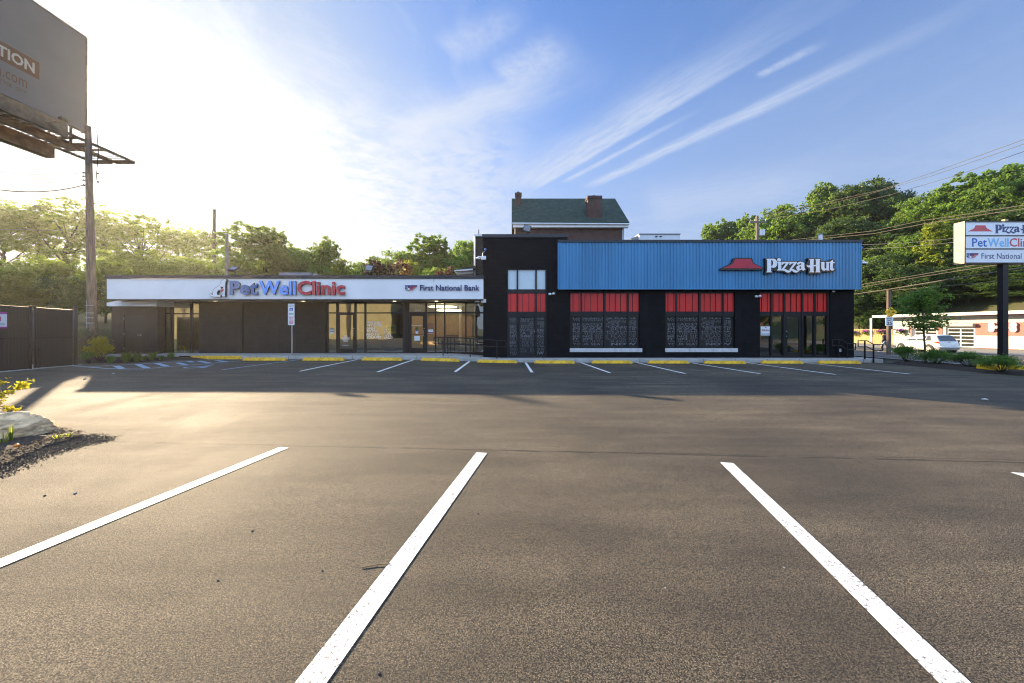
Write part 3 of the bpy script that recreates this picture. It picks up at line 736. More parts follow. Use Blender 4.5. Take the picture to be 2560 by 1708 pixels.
# ------------------------------------------------------------------ walls with real openings
def wall(m, x0, x1, z0, z1, y, openings, reveal=0.15):
    xs = sorted({x0, x1} | {v for o in openings for v in o[:2]}); zs = sorted({z0, z1} | {v for o in openings for v in o[2:]})
    for a, b in zip(xs, xs[1:]):
        for c, d in zip(zs, zs[1:]):
            mx, mz = (a + b) / 2, (c + d) / 2
            if any(o[0] < mx < o[1] and o[2] < mz < o[3] for o in openings): continue
            m.quad((a, y, c), (b, y, c), (b, y, d), (a, y, d))
    for o in openings:
        a, b, c, d = o; r = y + reveal
        m.quad((a, y, c), (a, y, d), (a, r, d), (a, r, c)); m.quad((b, y, c), (b, r, c), (b, r, d), (b, y, d))
        m.quad((a, y, d), (b, y, d), (b, r, d), (a, r, d)); m.quad((a, y, c), (a, r, c), (b, r, c), (b, y, c))

# ================================================================== black restaurant building
YB = 17.8
rb = thing('restaurant_building', 'black painted block restaurant building with red banded windows and a blue ribbed fascia', 'building', (7.8, YB, 0.0))
def bx(v): return PX(v, YB)
def bz(v): return PZ(v, YB)
XL, XR = bx(1208), bx(2134.7)
TW = (bx(1267.6), bx(1367), 0.09, bz(671.5))
W1 = (bx(1425.5), bx(1599), bz(870.5), bz(729.5)); dW = bx(1664.3) - bx(1426)
W2 = (W1[0] + dW, W1[1] + dW, W1[2], W1[3])
DS = (PX(1900, YB), PX(2075, YB), 0.088, bz(729.5))
m = MB()
ZT = bz(594); ZR = PZ(603, 17.55)
XS = bx(1419)
wall(m, XL, XR, -0.4, ZR - 0.12, YB, [TW, W1, W2, DS], 0.2)
m.quad((XL, YB, ZR - 0.12), (XS, YB, ZR - 0.12), (XS, YB, ZT), (XL, YB, ZT))
m.quad((XL, YB, -0.4), (XL, YB, ZT), (XL, 30, ZT), (XL, 30, -0.4))
m.quad((XR, YB, -0.4), (XR, 30, -0.4), (XR, 30, ZR - 0.12), (XR, YB, ZR - 0.12))
m.quad((XL, 30, -0.4), (XL, 30, ZR - 0.12), (XR, 30, ZR - 0.12), (XR, 30, -0.4))
m.quad((XS, YB, ZR - 0.12), (XS, 24, ZR - 0.12), (XS, 24, ZT), (XS, YB, ZT)); m.quad((XL, 24, ZR), (XL, 24, ZT), (XS, 24, ZT), (XS, 24, ZR))
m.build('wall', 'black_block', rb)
m = MB(); m.box(XL + 0.02, XS - 0.02, YB + 0.2, 23.8, ZT - 0.25, ZT - 0.06); m.box(XL + 0.02, XR - 0.02, YB + 0.2, 29.9, ZR - 0.5, ZR - 0.3)
m.build('roof', 'cap_metal', rb)
m = MB(); m.box(XL - 0.05, XS + 0.04, YB - 0.05, YB + 0.25, ZT, PZ(585.5, YB - 0.05)); m.box(XL - 0.05, XL + 0.25, YB + 0.251, 24, ZT, PZ(585.5, YB - 0.05)); m.box(XS - 0.2, XS + 0.04, YB + 0.251, 24, ZT, PZ(585.5, YB - 0.05))
m.build('parapet_cap', 'cap_metal', rb)
# blue ribbed fascia
YP = 17.5; bl, br_, bt, bb = PX(1397, YP), PX(2153, YP), PZ(605.8, YP), PZ(722.3, YP)
m = MB(); prof = []; p = 0.158; k = int((br_ - bl) / p)
p = (br_ - bl) / k
for i in range(k):
    x = bl + i * p
    prof += [(x, YP + 0.028), (x + p * 0.30, YP + 0.028), (x + p * 0.42, YP), (x + p * 0.88, YP)]
prof.append((br_, YP + 0.028))
vs = [(x, y, z) for (x, y) in prof for z in (bb, bt)]
m.add(vs, [(2 * i, 2 * i + 2, 2 * i + 3, 2 * i + 1) for i in range(len(prof) - 1)])
m.quad((br_, YP + 0.028, bb), (br_, 22, bb), (br_, 22, bt), (br_, YP + 0.028, bt)); m.quad((bl, YP + 0.028, bb), (bl, YP + 0.028, bt), (bl, YB, bt), (bl, YB, bb))
m.build('ribbed_fascia', 'blue_metal', rb)
m = MB(); m.box(bl - 0.03, br_ + 0.01, YP - 0.018, YP + 0.02, bb - 0.03, bb + 0.03); m.box(bl - 0.04, bl + 0.02, YP - 0.016, YB, bb + 0.031, bt); m.box(br_ - 0.03, br_ + 0.015, YP - 0.016, YP + 0.03, bb + 0.031, bt)
m.build('fascia_trim', 'blue_metal', rb)
m = MB(); m.quad((bl, YP + 0.03, bb - 0.005), (br_, YP + 0.03, bb - 0.005), (br_, YB, bb - 0.005), (bl, YB, bb - 0.005)); m.quad((XR, YB, bb - 0.005), (br_, YB, bb - 0.005), (br_, 22, bb - 0.005), (XR, 22, bb - 0.005))
m.build('fascia_soffit', 'black_metal', rb)
m = MB(); m.box(bl - 0.06, br_ + 0.05, YP - 0.05, YP + 0.35, bt + 0.004, PZ(599.5, YP - 0.05)); m.box(br_ - 0.2, br_ + 0.05, YP + 0.351, 22, bt + 0.004, PZ(599.5, YP - 0.05))
m.build('fascia_cap', 'cap_metal', rb)

LINES = [("LOOKING FOR FLAVOR", 200, 1590, 732, 768, .02), ("YOU FOUND IT", 200, 990, 773, 810, .0), ("LOVE AT ONE", 1040, 1590, 790, 818, .0), ("DONE TO ONE", 980, 1590, 820, 848, .01),
         ("BREADSTICKS", 200, 1220, 853, 908, .0), ("BETTER", 1440, 1590, 855, 905, .0), ("CROWD PLEASING", 200, 1590, 915, 955, .02), ("PIZZA", 200, 860, 960, 1008, .02), ("BETTER", 1030, 1590, 960, 1008, .0),
         ("REFRESHING SODA", 200, 1590, 1018, 1058, .02), ("FOR THE WIN MARVELOUS", 200, 1590, 1066, 1110, -.012), ("BRING", 200, 630, 1118, 1170, .01), ("SIDE FLAVOR", 690, 1590, 1118, 1172, -.012),
         ("IT ON", 200, 630, 1180, 1220, .03), ("TO YOU, SO YOU CAN", 690, 1600, 1182, 1222, -.005), ("ORDER LITTLE", 200, 870, 1230, 1272, -.014), ("FLAVOR IN", 1035, 1590, 1230, 1272, -.005),
         ("YOUR SEAT", 200, 880, 1285, 1340, .005), ("NOW", 1040, 1590, 1282, 1342, .035)]
def banded_window(xo, sill=True):
    """one of the two lettered windows; xo shifts the first window's photo columns"""
    zx = lambda v: bx(1410 + v / 8.713) + xo
    zz = lambda v: bz(710 + v / 8.713)
    yf = YB + 0.06
    fr = MB(); top, mid1, mid0, bot = zz(170), zz(600), zz(705), zz(1395)
    xs = [zx(130), zx(370), zx(868), zx(1385), zx(1648)]; xe = [zx(140), zx(400), zx(912), zx(1420), zx(1655)]
    for a, b in zip(xs, xe): fr.box(a, b if b - a > 0.03 else a + 0.03, yf - 0.03, yf + 0.1, bot, top)
    ins = [(xe[i], xs[i + 1]) for i in range(4)]
    for a, b in ins:
        fr.box(a, b, yf, yf + 0.09, zz(205), top); fr.box(a, b, yf - 0.012, yf + 0.09, mid0, mid1); fr.box(a, b, yf, yf + 0.09, bot, zz(1360))
    w = fr.build('window', 'black_metal', rb)
    reds = [[(140, 195), (210, 325), (340, 368)], [(402, 455), (470, 584), (598, 735), (749, 862)], [(912, 988), (1003, 1118), (1136, 1234), (1250, 1362), (1372, 1384)], [(1421, 1495), (1511, 1624), (1634, 1646)]]
    for q in reds:
        rm = MB()
        for a, b in q: rm.box(zx(a), zx(b), yf + 0.02, yf + 0.05, mid1 + 0.002, zz(203))
        rm.build('red_panel', 'red_panel', w)
    bk = MB(); bk.quad((xs[0], yf + 0.06, mid1), (xe[4], yf + 0.06, mid1), (xe[4], yf + 0.06, top), (xs[0], yf + 0.06, top)); bk.build('panel_backing', 'sign_black', w)
    for a, b in ins:
        g = MB(); g.quad((a, yf + 0.05, zz(1362)), (b, yf + 0.05, zz(1362)), (b, yf + 0.05, mid0), (a, yf + 0.05, mid0)); g.build('pane', 'film_glass', w)
    tx = MB()
    for s, a, b, c, d, bo in LINES: put_text(tx, s, zx(a), zx(b), zz(d), zz(c), yf + 0.046, 0, bo)
    tx.build('window_lettering', 'film_text', w)
    sl = MB(); x0, x1 = zx(125), zx(1697); c = (zx(650), zx(1173))
    for a, b in ((x0, c[0] - 0.006), (c[0] + 0.006, c[1] - 0.006), (c[1] + 0.006, x1)): sl.box(a, b, YB - 0.06, YB + 0.05, zz(1484), zz(1400))
    sl.build('sill', 'stone_sill', w, bevel=0.006)
banded_window(0.0); banded_window(dW)
# tall window over a lettered door
zx = lambda v: bx(1260 + v / 6.535)
zz = lambda v: bz(660 + v / 6.535)
yf = YB + 0.06
fr = MB(); z0, z1 = 0.092, zz(76)
xs = [zx(50), zx(207), zx(512), zx(678)]; xe = [zx(65), zx(232), zx(537), zx(698)]
for a, b in zip(xs, xe): fr.box(a, b, yf - 0.03, yf + 0.1, z0, z1)
ins = [(xe[i], xs[i + 1]) for i in range(3)]
for i, (a, b) in enumerate(ins):
    fr.box(a, b, yf, yf + 0.09, zz(95), z1); fr.box(a, b, yf - 0.01, yf + 0.09, zz(480), zz(413)); fr.box(a, b, yf - 0.01, yf + 0.09, zz(868), zz(780))
    if i != 1: fr.box(a, b, yf, yf + 0.09, z0, zz(1500))
w = fr.build('tall_window', 'black_metal', rb)
for a, b in ins:
    g = MB(); g.quad((a, yf + 0.05, zz(414)), (b, yf + 0.05, zz(414)), (b, yf + 0.05, zz(94)), (a, yf + 0.05, zz(94))); g.build('blind_pane', 'blind', w)
for q in ([(67, 107), (117, 205)], [(232, 302), (314, 402), (414, 500), (508, 513)], [(540, 596), (606, 678)]):
    rm = MB()
    for a, b in q: rm.box(zx(a), zx(b), yf + 0.02, yf + 0.05, zz(778), zz(482))
    rm.build('red_panel', 'red_panel', w)
bk = MB(); bk.quad((xs[0], yf + 0.06, zz(868)), (xe[3], yf + 0.06, zz(868)), (xe[3], yf + 0.06, zz(480)), (xs[0], yf + 0.06, zz(480))); bk.build('panel_backing', 'sign_black', w)
for a, b in (ins[0], ins[2]):
    g = MB(); g.quad((a, yf + 0.05, z0), (b, yf + 0.05, z0), (b, yf + 0.05, zz(868)), (a, yf + 0.05, zz(868))); g.build('pane', 'film_glass', w)
sx = lambda v: zx(95 + (v - 200) * (655 - 95) / 1390.0)
sz = lambda v: zz(875 + (v - 732) * (1490 - 875) / 610.0)
tx = MB()
for s, a, b, c, d, bo in LINES: put_text(tx, s, sx(a), sx(b), sz(d), sz(c), yf + 0.046, 0, bo)
tx.build('window_lettering', 'film_text', w)
def door(parent, x0, x1, z0, z1, y, st, top, bot, gmat, fmat, handle_side, name='door'):
    d = MB(); d.box(x0, x0 + st, y, y + 0.05, z0, z1); d.box(x1 - st, x1, y, y + 0.05, z0, z1); d.box(x0 + st, x1 - st, y, y + 0.05, z0, z0 + bot); d.box(x0 + st, x1 - st, y, y + 0.05, z1 - top, z1)
    dd = d.build(name, fmat, parent)
    g = MB(); g.quad((x0 + st, y + 0.025, z0 + bot), (x1 - st, y + 0.025, z0 + bot), (x1 - st, y + 0.025, z1 - top), (x0 + st, y + 0.025, z1 - top)); g.build('glass', gmat, dd)
    hx = x1 - st / 2 if handle_side > 0 else x0 + st / 2
    h = MB(); s = -1 if handle_side > 0 else 1
    h.tube([(hx, y - 0.005, z0 + 0.90), (hx + s * 0.02, y - 0.06, z0 + 0.91), (hx + s * 0.02, y - 0.06, z0 + 1.20), (hx, y - 0.005, z0 + 1.21)], 0.014, 6); h.build('handle', 'black_metal' if fmat == 'black_metal' else 'steel', dd)
    for lz, lr in ((1.30, 0.026), (1.06, 0.02)):
        k = MB(); k.disc((hx, y - 0.01, z0 + lz), lr, (0, 1, 0), 0.02, 12); k.build('lock', 'steel', dd)
    return dd
dd = door(w, zx(233), zx(519), z0 + 0.005, zz(868), yf + 0.028, 0.10, 0.06, 0.26, 'film_glass', 'black_metal', 1)
# entrance with five bays
zx = lambda v: PX(1880 + v / 7.833, YB)
zz = lambda v: PZ(710 + v / 7.833, YB)
fr = MB(); z0, z1 = 0.092, zz(150)
xs = [zx(150), zx(378), zx(628), zx(982), zx(1232), zx(1485)]; xe = [zx(165), zx(410), zx(668), zx(1018), zx(1268), zx(1530)]
for a, b in zip(xs, xe): fr.box(a, b, yf - 0.03, yf + 0.1, z0, z1)
ins = [(xe[i], xs[i + 1]) for i in range(5)]
for i, (a, b) in enumerate(ins):
    fr.box(a, b, yf, yf + 0.09, zz(183), z1); fr.box(a, b, yf - 0.01, yf + 0.09, zz(628), zz(543))
    if i != 2: fr.box(a, b, yf, yf + 0.09, z0, zz(1400))
w = fr.build('shopfront', 'black_metal', rb)
for q in ([(165, 202), (220, 318), (330, 377)], [(413, 428), (444, 545), (562, 627)], [(670, 772), (794, 882), (903, 982)], [(1023, 1113), (1130, 1229)], [(1270, 1300), (1316, 1413), (1433, 1484)]):
    rm = MB()
    for a, b in q: rm.box(zx(a), zx(b), yf + 0.02, yf + 0.05, zz(541), zz(186))
    rm.build('red_panel', 'red_panel', w)
bk = MB(); bk.quad((xs[0], yf + 0.06, zz(628)), (xe[5], yf + 0.06, zz(628)), (xe[5], yf + 0.06, z1), (xs[0], yf + 0.06, z1)); bk.build('panel_backing', 'sign_black', w)
for i, (a, b) in enumerate(ins):
    if i == 2: continue
    g = MB(); g.quad((a, yf + 0.05, zz(1402)), (b, yf + 0.05, zz(1402)), (b, yf + 0.05, zz(626)), (a, yf + 0.05, zz(626))); g.build('pane', 'door_glass', w)
door(w, zx(668) + 0.01, zx(982) - 0.01, z0 + 0.005, zz(628), yf - 0.005, 0.10, 0.07, 0.25, 'door_glass', 'black_metal', -1)
# room behind the entrance
m = MB(); a, b = zx(100), zx(1600)
m.quad((a, 22.5, 0.05), (b, 22.5, 0.05), (b, 22.5, 3.2), (a, 22.5, 3.2)); m.quad((a, YB + 0.2, 0.05), (a, 22.5, 0.05), (a, 22.5, 3.2), (a, YB + 0.2, 3.2)); m.quad((b, YB + 0.2, 0.05), (b, YB + 0.2, 3.2), (b, 22.5, 3.2), (b, 22.5, 0.05))
m.quad((a, YB + 0.2, 0.05), (b, YB + 0.2, 0.05), (b, 22.5, 0.05), (a, 22.5, 0.05)); m.quad((a, YB + 0.2, 3.2), (a, 22.5, 3.2), (b, 22.5, 3.2), (b, YB + 0.2, 3.2))
m.build('room', 'interior_dark', rb)
m = MB(); m.box(a + 0.3, b - 0.6, 20.6, 21.1, 0.06, 1.1); m.build('counter', 'counter', rb)
# backing so that the filmed windows are never hollow
m = MB()
for o in (TW, W1, W2): m.quad((o[0] - 0.05, YB + 0.3, o[2] - 0.05), (o[1] + 0.05, YB + 0.3, o[2] - 0.05), (o[1] + 0.05, YB + 0.3, o[3] + 0.05), (o[0] - 0.05, YB + 0.3, o[3] + 0.05))
m.build('blackout_lining', 'sign_black', rb)

# ------------------------------------------------------------------ sign with roof emblem, drawn in the units of one photo crop
RED_ROOF = [(128, 302), (215, 262), (298, 224), (325, 190), (350, 130), (635, 130), (660, 190), (690, 222), (775, 262), (858, 302)]
ROOF_BACK = [(75, 318), (88, 302), (170, 262), (272, 214), (300, 180), (322, 122), (345, 106), (648, 106), (668, 125), (688, 190), (712, 214), (800, 256), (870, 292), (872, 330), (95, 334)]
LET = {
 'P': [[(922, 127), (1060, 125), (1100, 145), (1122, 195), (1116, 250), (1086, 284), (1052, 293), (1014, 284), (1008, 300), (1008, 352), (1024, 376), (920, 376), (938, 352), (938, 152)], [(1010, 150), (1028, 150), (1044, 175), (1046, 220), (1030, 252), (1010, 262)]],
 'i': [[(1120, 182), (1196, 182), (1196, 315), (1212, 341), (1118, 341), (1138, 315), (1138, 208)]],
 'dot': [[(1155 + 35 * math.cos(k * PI / 8), 146 + 30 * math.sin(k * PI / 8)) for k in range(16)]],
 'z': [[(1203, 183), (1337, 183), (1337, 202), (1246, 316), (1275, 318), (1312, 338), (1345, 346), (1382, 341), (1355, 372), (1322, 383), (1282, 372), (1250, 347), (1205, 341), (1204, 322), (1284, 212), (1248, 212), (1214, 240), (1203, 240)]],
 'y': [[(1345, 183), (1480, 183), (1480, 202), (1389, 316), (1418, 318), (1455, 338), (1488, 346), (1525, 341), (1498, 372), (1465, 383), (1425, 372), (1393, 347), (1348, 341), (1347, 322), (1427, 212), (1391, 212), (1357, 240), (1346, 240)]],
 'a': [[(1484, 215), (1503, 190), (1545, 180), (1592, 186), (1618, 210), (1620, 296), (1640, 322), (1602, 346), (1572, 334), (1562, 322), (1532, 342), (1492, 336), (1472, 305), (1480, 268), (1512, 248), (1558, 238), (1560, 214), (1542, 206), (1528, 226), (1502, 240)], [(1558, 264), (1558, 302), (1542, 316), (1528, 300), (1532, 276)]],
 'H': [[(1708, 132), (1802, 132), (1788, 155), (1788, 242), (1832, 238), (1832, 155), (1818, 132), (1914, 132), (1900, 155), (1900, 352), (1914, 376), (1818, 376), (1832, 352), (1832, 264), (1788, 268), (1788, 352), (1802, 376), (1708, 376), (1724, 352), (1724, 284), (1692, 286), (1668, 266), (1655, 236), (1682, 250), (1724, 246), (1724, 155)]],
 'u': [[(1918, 185), (1988, 185), (1988, 298), (2004, 312), (2024, 298), (2024, 208), (2010, 185), (2068, 185), (2068, 316), (2078, 341), (2030, 344), (2022, 330), (1992, 345), (1950, 338), (1930, 312), (1930, 208)]],
 't': [[(2078, 186), (2098, 180), (2142, 143), (2142, 185), (2172, 185), (2172, 207), (2142, 208), (2142, 298), (2156, 312), (2172, 314), (2150, 342), (2112, 343), (2090, 322), (2090, 208), (2076, 206)]]}
HULL1 = [(890, 118), (1080, 106), (1130, 112), (1160, 100), (1192, 114), (1206, 162), (1350, 164), (1500, 168), (1560, 158), (1622, 178), (1640, 300), (1664, 330), (1620, 366), (1560, 362), (1500, 402), (1442, 394), (1404, 366), (1352, 402), (1290, 396), (1238, 364), (1104, 360), (1044, 334), (1040, 396), (888, 400), (910, 350), (910, 150)]
HULL2 = [(1680, 116), (1926, 114), (1932, 164), (2050, 165), (2130, 126), (2184, 160), (2192, 222), (2166, 292), (2206, 320), (2192, 354), (2112, 366), (1932, 366), (1928, 398), (1690, 402), (1694, 312), (1650, 285), (1634, 226), (1664, 222), (1694, 150)]
ys_ = YP - 0.12
fx = lambda v: PX(1790 + v / 7.344, ys_)
fz = lambda v: PZ(630 + v / 7.344, ys_)
ps = thing('wall_sign', 'white lettering and red roof emblem with black outlines on the blue ribbed fascia', 'sign', (fx(1100), YP, fz(400)))
mb = MB(); put_outline(mb, [ROOF_BACK], fx, fz, ys_, 0.14); mb.build('emblem_outline', 'sign_black', ps)
mb = MB(); put_outline(mb, [RED_ROOF], fx, fz, ys_ - 0.012, 0.02); mb.build('roof_emblem', 'red_face', ps)
mb = MB(); put_outline(mb, [HULL1], fx, fz, ys_, 0.14); put_outline(mb, [HULL2], fx, fz, ys_, 0.14); mb.build('letter_outline', 'sign_black', ps)
mb = MB()
for k, lp in LET.items(): put_outline(mb, lp, fx, fz, ys_ - 0.014, 0.022)
mb.build('lettering', 'sign_white', ps)

# ================================================================== low clinic and bank building
YW, YS = 17.4, 18.9
cb = thing('clinic_building', 'low dark brick building with a long white fascia and glazed clinic and bank shopfronts', 'building', (-10.5, YS, 0.23))
fl, frx = PX(267, YW), PX(1209, YW)
zb, zt, zc = PZ(747.5, YW), PZ(697.2, YW), PZ(688.8, YW)
m = MB(); m.quad((fl, YW, zb), (frx - 0.02, YW, zb), (frx - 0.02, YW, zt), (fl, YW, zt)); m.quad((fl, YW, zb), (fl, YW, zt), (fl, 28, zt), (fl, 28, zb)); m.quad((frx - 0.02, YW, zb), (frx - 0.02, YB, zb), (frx - 0.02, YB, zt), (frx - 0.02, YW, zt))
m.build('fascia', 'white_panel', cb)
m = MB(); m.box(fl - 0.05, frx, YW - 0.05, YW + 0.3, zt + 0.003, zc); m.box(fl - 0.05, fl + 0.3, YW + 0.301, 28, zt + 0.003, zc); m.build('fascia_cap', 'cap_metal', cb)
m = MB(); m.box(fl + 0.02, frx - 0.03, YW + 0.302, 27.9, zt - 0.3, zt - 0.1); m.build('roof', 'cap_metal', cb)
m = MB(); m.box(fl + 0.004, frx - 0.03, YW + 0.012, YS + 0.3, zb - 0.04, zb - 0.002); m.build('soffit', 'soffit', cb)
sxp = lambda v: PX(v, YS)
szp = lambda v: PZ(v, YS)
ZF = 0.236
op1 = (sxp(399), sxp(498.5), ZF, szp(753.5)); op2 = (sxp(815.7), sxp(1209), ZF, szp(752.5))
m = MB(); wl = PX(391, YS)
wall(m, wl, XL - 0.003, -0.1, zb - 0.042, YS, [op1, op2], 0.12)
m.quad((wl, YS, -0.1), (wl, YS, zb - 0.04), (wl, 28, zb - 0.04), (wl, 28, -0.1))
m.build('wall', 'brown_block', cb)
for a, p_ in ((601.3, .10), (391.0, .10), (807.6, .06)):
    m = MB(); m.box(sxp(a), sxp(a + 7.5), YS - p_, YS - 0.002, 0.0, zb - 0.045); m.build('pilaster', 'bronze_frame', cb)
# rear service room with its own door and white eave
YD = 18.5; dl, dr = PX(278.5, YD), PX(394, YD)
m = MB(); dop = (PX(310, YD), PX(357, YD), 0.24, PZ(786.5, YD)); wall(m, dl, dr, -0.1, PZ(765, YD), YD, [dop], 0.05)
m.quad((dl, YD, -0.1), (dl, YD, 2.75), (dl, 24, 2.75), (dl, 24, -0.1)); m.quad((dr, YD, -0.1), (dr, YS, -0.1), (dr, YS, 2.75), (dr, YD, 2.75))
m.build('service_wall', 'brown_block', cb)
m = MB(); m.box(dop[0] + 0.02, dop[1] - 0.02, YD + 0.02, YD + 0.06, dop[2], dop[3] - 0.02); sd = m.build('service_door', 'bronze_frame', cb)
m = MB(); hx = dop[1] - 0.12; m.disc((hx, YD + 0.01, 1.2), 0.03, (0, 1, 0), 0.03, 12); m.tube([(hx, YD - 0.02, 1.2), (hx - 0.14, YD - 0.02, 1.2)], 0.014, 6); m.build('handle', 'steel', sd)
m = MB()
for z in (0.5, 1.25, 2.05): m = MB(); m.tube([(dop[0] + 0.01, YD - 0.008, z - 0.06), (dop[0] + 0.01, YD - 0.008, z + 0.06)], 0.012, 6); m.build('hinge', 'steel', sd)
ye = 18.0; el, er = PX(266.5, ye), PX(391, ye)
m = MB(); m.prism([(el, ye, PZ(765.6, ye)), (er, ye, PZ(765.6, ye)), (er, ye, PZ(749, ye)), (PX(305, ye), ye, PZ(749.5, ye)), (el, ye, PZ(757, ye))], (0, 4.5, 0)); m.build('service_eave', 'white_panel', cb)
# shopfront 1 (narrow window)
def front(name, cols, top, trans, bot, kind='bronze_frame', glassmat='shop_glass', skip=()):
    """cols: pane columns in photo x; trans: transom bar (upper, lower) photo y"""
    y = YS + 0.03; f = MB(); x0, x1 = cols[0][0] - 3.5, cols[-1][1] + 3.5
    z0, z1 = ZF + 0.002, szp(top) + 0.10
    edges = [x0] + [v for c in cols for v in c] + [x1]
    for i in range(0, len(edges), 2): f.box(sxp(edges[i]), sxp(edges[i + 1]), y - 0.03, y + 0.08, z0, z1)
    for i, c in enumerate(cols):
        a, b = sxp(c[0]), sxp(c[1])
        f.box(a, b, y - 0.02, y + 0.07, szp(top), z1)
        f.box(a, b, y - 0.02, y + 0.07, szp(trans[1]), szp(trans[0]))
        if i not in skip: f.box(a, b, y - 0.02, y + 0.07, z0, szp(bot))
    o = f.build(name, kind, cb)
    for i, c in enumerate(cols):
        a, b = sxp(c[0]), sxp(c[1])
        g = MB(); g.quad((a, y + 0.02, szp(trans[0])), (b, y + 0.02, szp(trans[0])), (b, y + 0.02, szp(top)), (a, y + 0.02, szp(top))); g.build('transom_pane', glassmat, o)
        if i in skip: continue
        g = MB(); g.quad((a, y + 0.02, szp(bot)), (b, y + 0.02, szp(bot)), (b, y + 0.02, szp(trans[1])), (a, y + 0.02, szp(trans[1]))); g.build('pane', glassmat, o)
    return o, y
front('side_window', [(409, 426), (431, 475), (479.5, 497)], 758, (783.3, 786), 882)
cf, cy = front('clinic_shopfront', [(820, 840), (845.5, 885.5), (890, 910.7), (914.5, 1007)], 758, (781, 784), 881, skip=(1,))
door(cf, sxp(843.8), sxp(886.8), ZF + 0.004, szp(783.5), cy - 0.012, 0.10, 0.09, 0.24, 'shop_glass', 'bronze_frame', 1)
bf, by_ = front('bank_shopfront', [(1022.7, 1063.2), (1067.5, 1087), (1090.2, 1110), (1113, 1163), (1166, 1208)], 757.8, (780, 784), 880, skip=(0,))
m = MB(); m.box(sxp(1022), sxp(1022.7), by_ - 0.03, by_ + 0.08, ZF, szp(784)); m.box(sxp(1008), sxp(1019.2), YS - 0.02, YS + 0.1, ZF, szp(750)); m.build('mullion_post', 'bronze_frame', bf)
bd = door(bf, sxp(1023), sxp(1063), ZF + 0.004, szp(784), by_ - 0.012, 0.12, 0.13, 0.26, 'shop_glass', 'bronze_frame', 1)
m = MB(); m.box(sxp(1028.8), sxp(1057), by_ - 0.013, by_ + 0.03, szp(836.5), szp(835)); m.build('rail', 'bronze_frame', bd)
# rooms behind the glass
for a, b in ((sxp(395), sxp(505)), (sxp(806), sxp(1012)), (sxp(1014), XL - 0.01)):
    d = 23.5; m = MB()
    m.quad((a, d, ZF), (b, d, ZF), (b, d, 3.0), (a, d, 3.0)); m.quad((a, YS + 0.15, ZF), (a, d, ZF), (a, d, 3.0), (a, YS + 0.15, 3.0)); m.quad((b, YS + 0.15, ZF), (b, YS + 0.15, 3.0), (b, d, 3.0), (b, d, ZF))
    m.quad((a, YS + 0.15, 2.98), (a, d, 2.98), (b, d, 2.98), (b, YS + 0.15, 2.98))
    m.build('room', 'interior', cb)
m = MB(); m.quad((sxp(395), YS + 0.1, ZF + 0.003), (XL - 0.01, YS + 0.1, ZF + 0.003), (XL - 0.01, 23.5, ZF + 0.003), (sxp(395), 23.5, ZF + 0.003)); m.build('room_floor', 'interior_dark', cb)
# things standing in the rooms
t_ = thing('reception_desk', 'dark reception desk inside the clinic, behind the window lettering', 'desk', (PX(985, 21.5), 21.5, ZF))
m = MB(); a, b = PX(955, 21.5), PX(1008, 21.5); m.box(a, b, 21.3, 21.9, ZF + 0.003, 1.2); m.build('body', 'counter', t_); m = MB(); m.box(a - 0.1, b + 0.05, 21.2, 22.0, 1.202, 1.25); m.build('desk_top', 'interior', t_)
def sofa(x, y, label, col):
    t_ = thing('armchair', label, 'armchair', (x, y, ZF))
    m = MB(); m.box(x - .4, x + .4, y - .35, y + .4, ZF + .12, ZF + .45); m.build('seat', col, t_, bevel=0.04)
    m = MB(); m.box(x - .4, x + .4, y + .25, y + .45, ZF + .45, ZF + .95); m.build('backrest', col, t_, bevel=0.04)
    for s in (-1, 1):
        m = MB(); m.box(x + s * .42 - .07, x + s * .42 + .07, y - .35, y + .4, ZF + .1, ZF + .62); m.build('armrest', col, t_, bevel=0.03)
    for s in (-1, 1):
        for q in (-.3, .35):
            m = MB(); m.tube([(x + s * .38, y + q, ZF), (x + s * .36, y + q, ZF + .13)], .02, 6); m.build('leg', 'steel', t_)
sofa(PX(1126, 20.6), 20.6, 'grey armchair inside the bank, behind the ramp rail', 'counter')
t_ = thing('trestle_stand', 'pale yellow folding stand behind the narrow side window', 'stand', (PX(455, 19.4), 19.4, ZF))
m = MB(); xa, xb = PX(440, 19.4), PX(464, 19.4); zt_ = PZ(866, 19.4); xm = (xa + xb) / 2
m.tube([(xa, 19.4, ZF), (xm - .16, 19.4, zt_), (xm + .16, 19.4, zt_), (xb, 19.4, ZF)], 0.035, 6); m.build('front_frame', 'poster_yellow', t_)
m = MB(); m.tube([(xa, 19.8, ZF), (xm - .14, 19.45, zt_ - .02), (xm + .14, 19.45, zt_ - .02), (xb, 19.8, ZF)], 0.02, 6); m.build('rear_frame', 'poster_yellow', t_)
# ring lamps lit in the bank
for (x0, x1, yy, Y, lab) in ((1074, 1141, 767.5, 20.2, 'large lit ring lamp hanging in the bank window'), (1093.5, 1152, 776.5, 22.2, 'smaller lit ring lamp hanging deeper inside the bank')):
    cx, r, z = PX((x0 + x1) / 2, Y), (PX(x1, Y) - PX(x0, Y)) / 2, PZ(yy, Y)
    t_ = thing('ring_lamp', lab, 'lamp', (cx, Y, z), group='ring lamps in the bank')
    m = MB(); pts = [(cx + r * math.cos(a), Y + r * math.sin(a), z) for a in frange(0, 2 * PI, 40)]; m.tube(pts, 0.032, 6, cap=False); m.build('ring', 'ring', t_)
    m = MB()
    for a in (0.5, 2.6, 4.7): m.tube([(cx + r * math.cos(a), Y + r * math.sin(a), z), (cx, Y, 2.97)], 0.005, 4)
    m.build('cord', 'black_metal', t_)
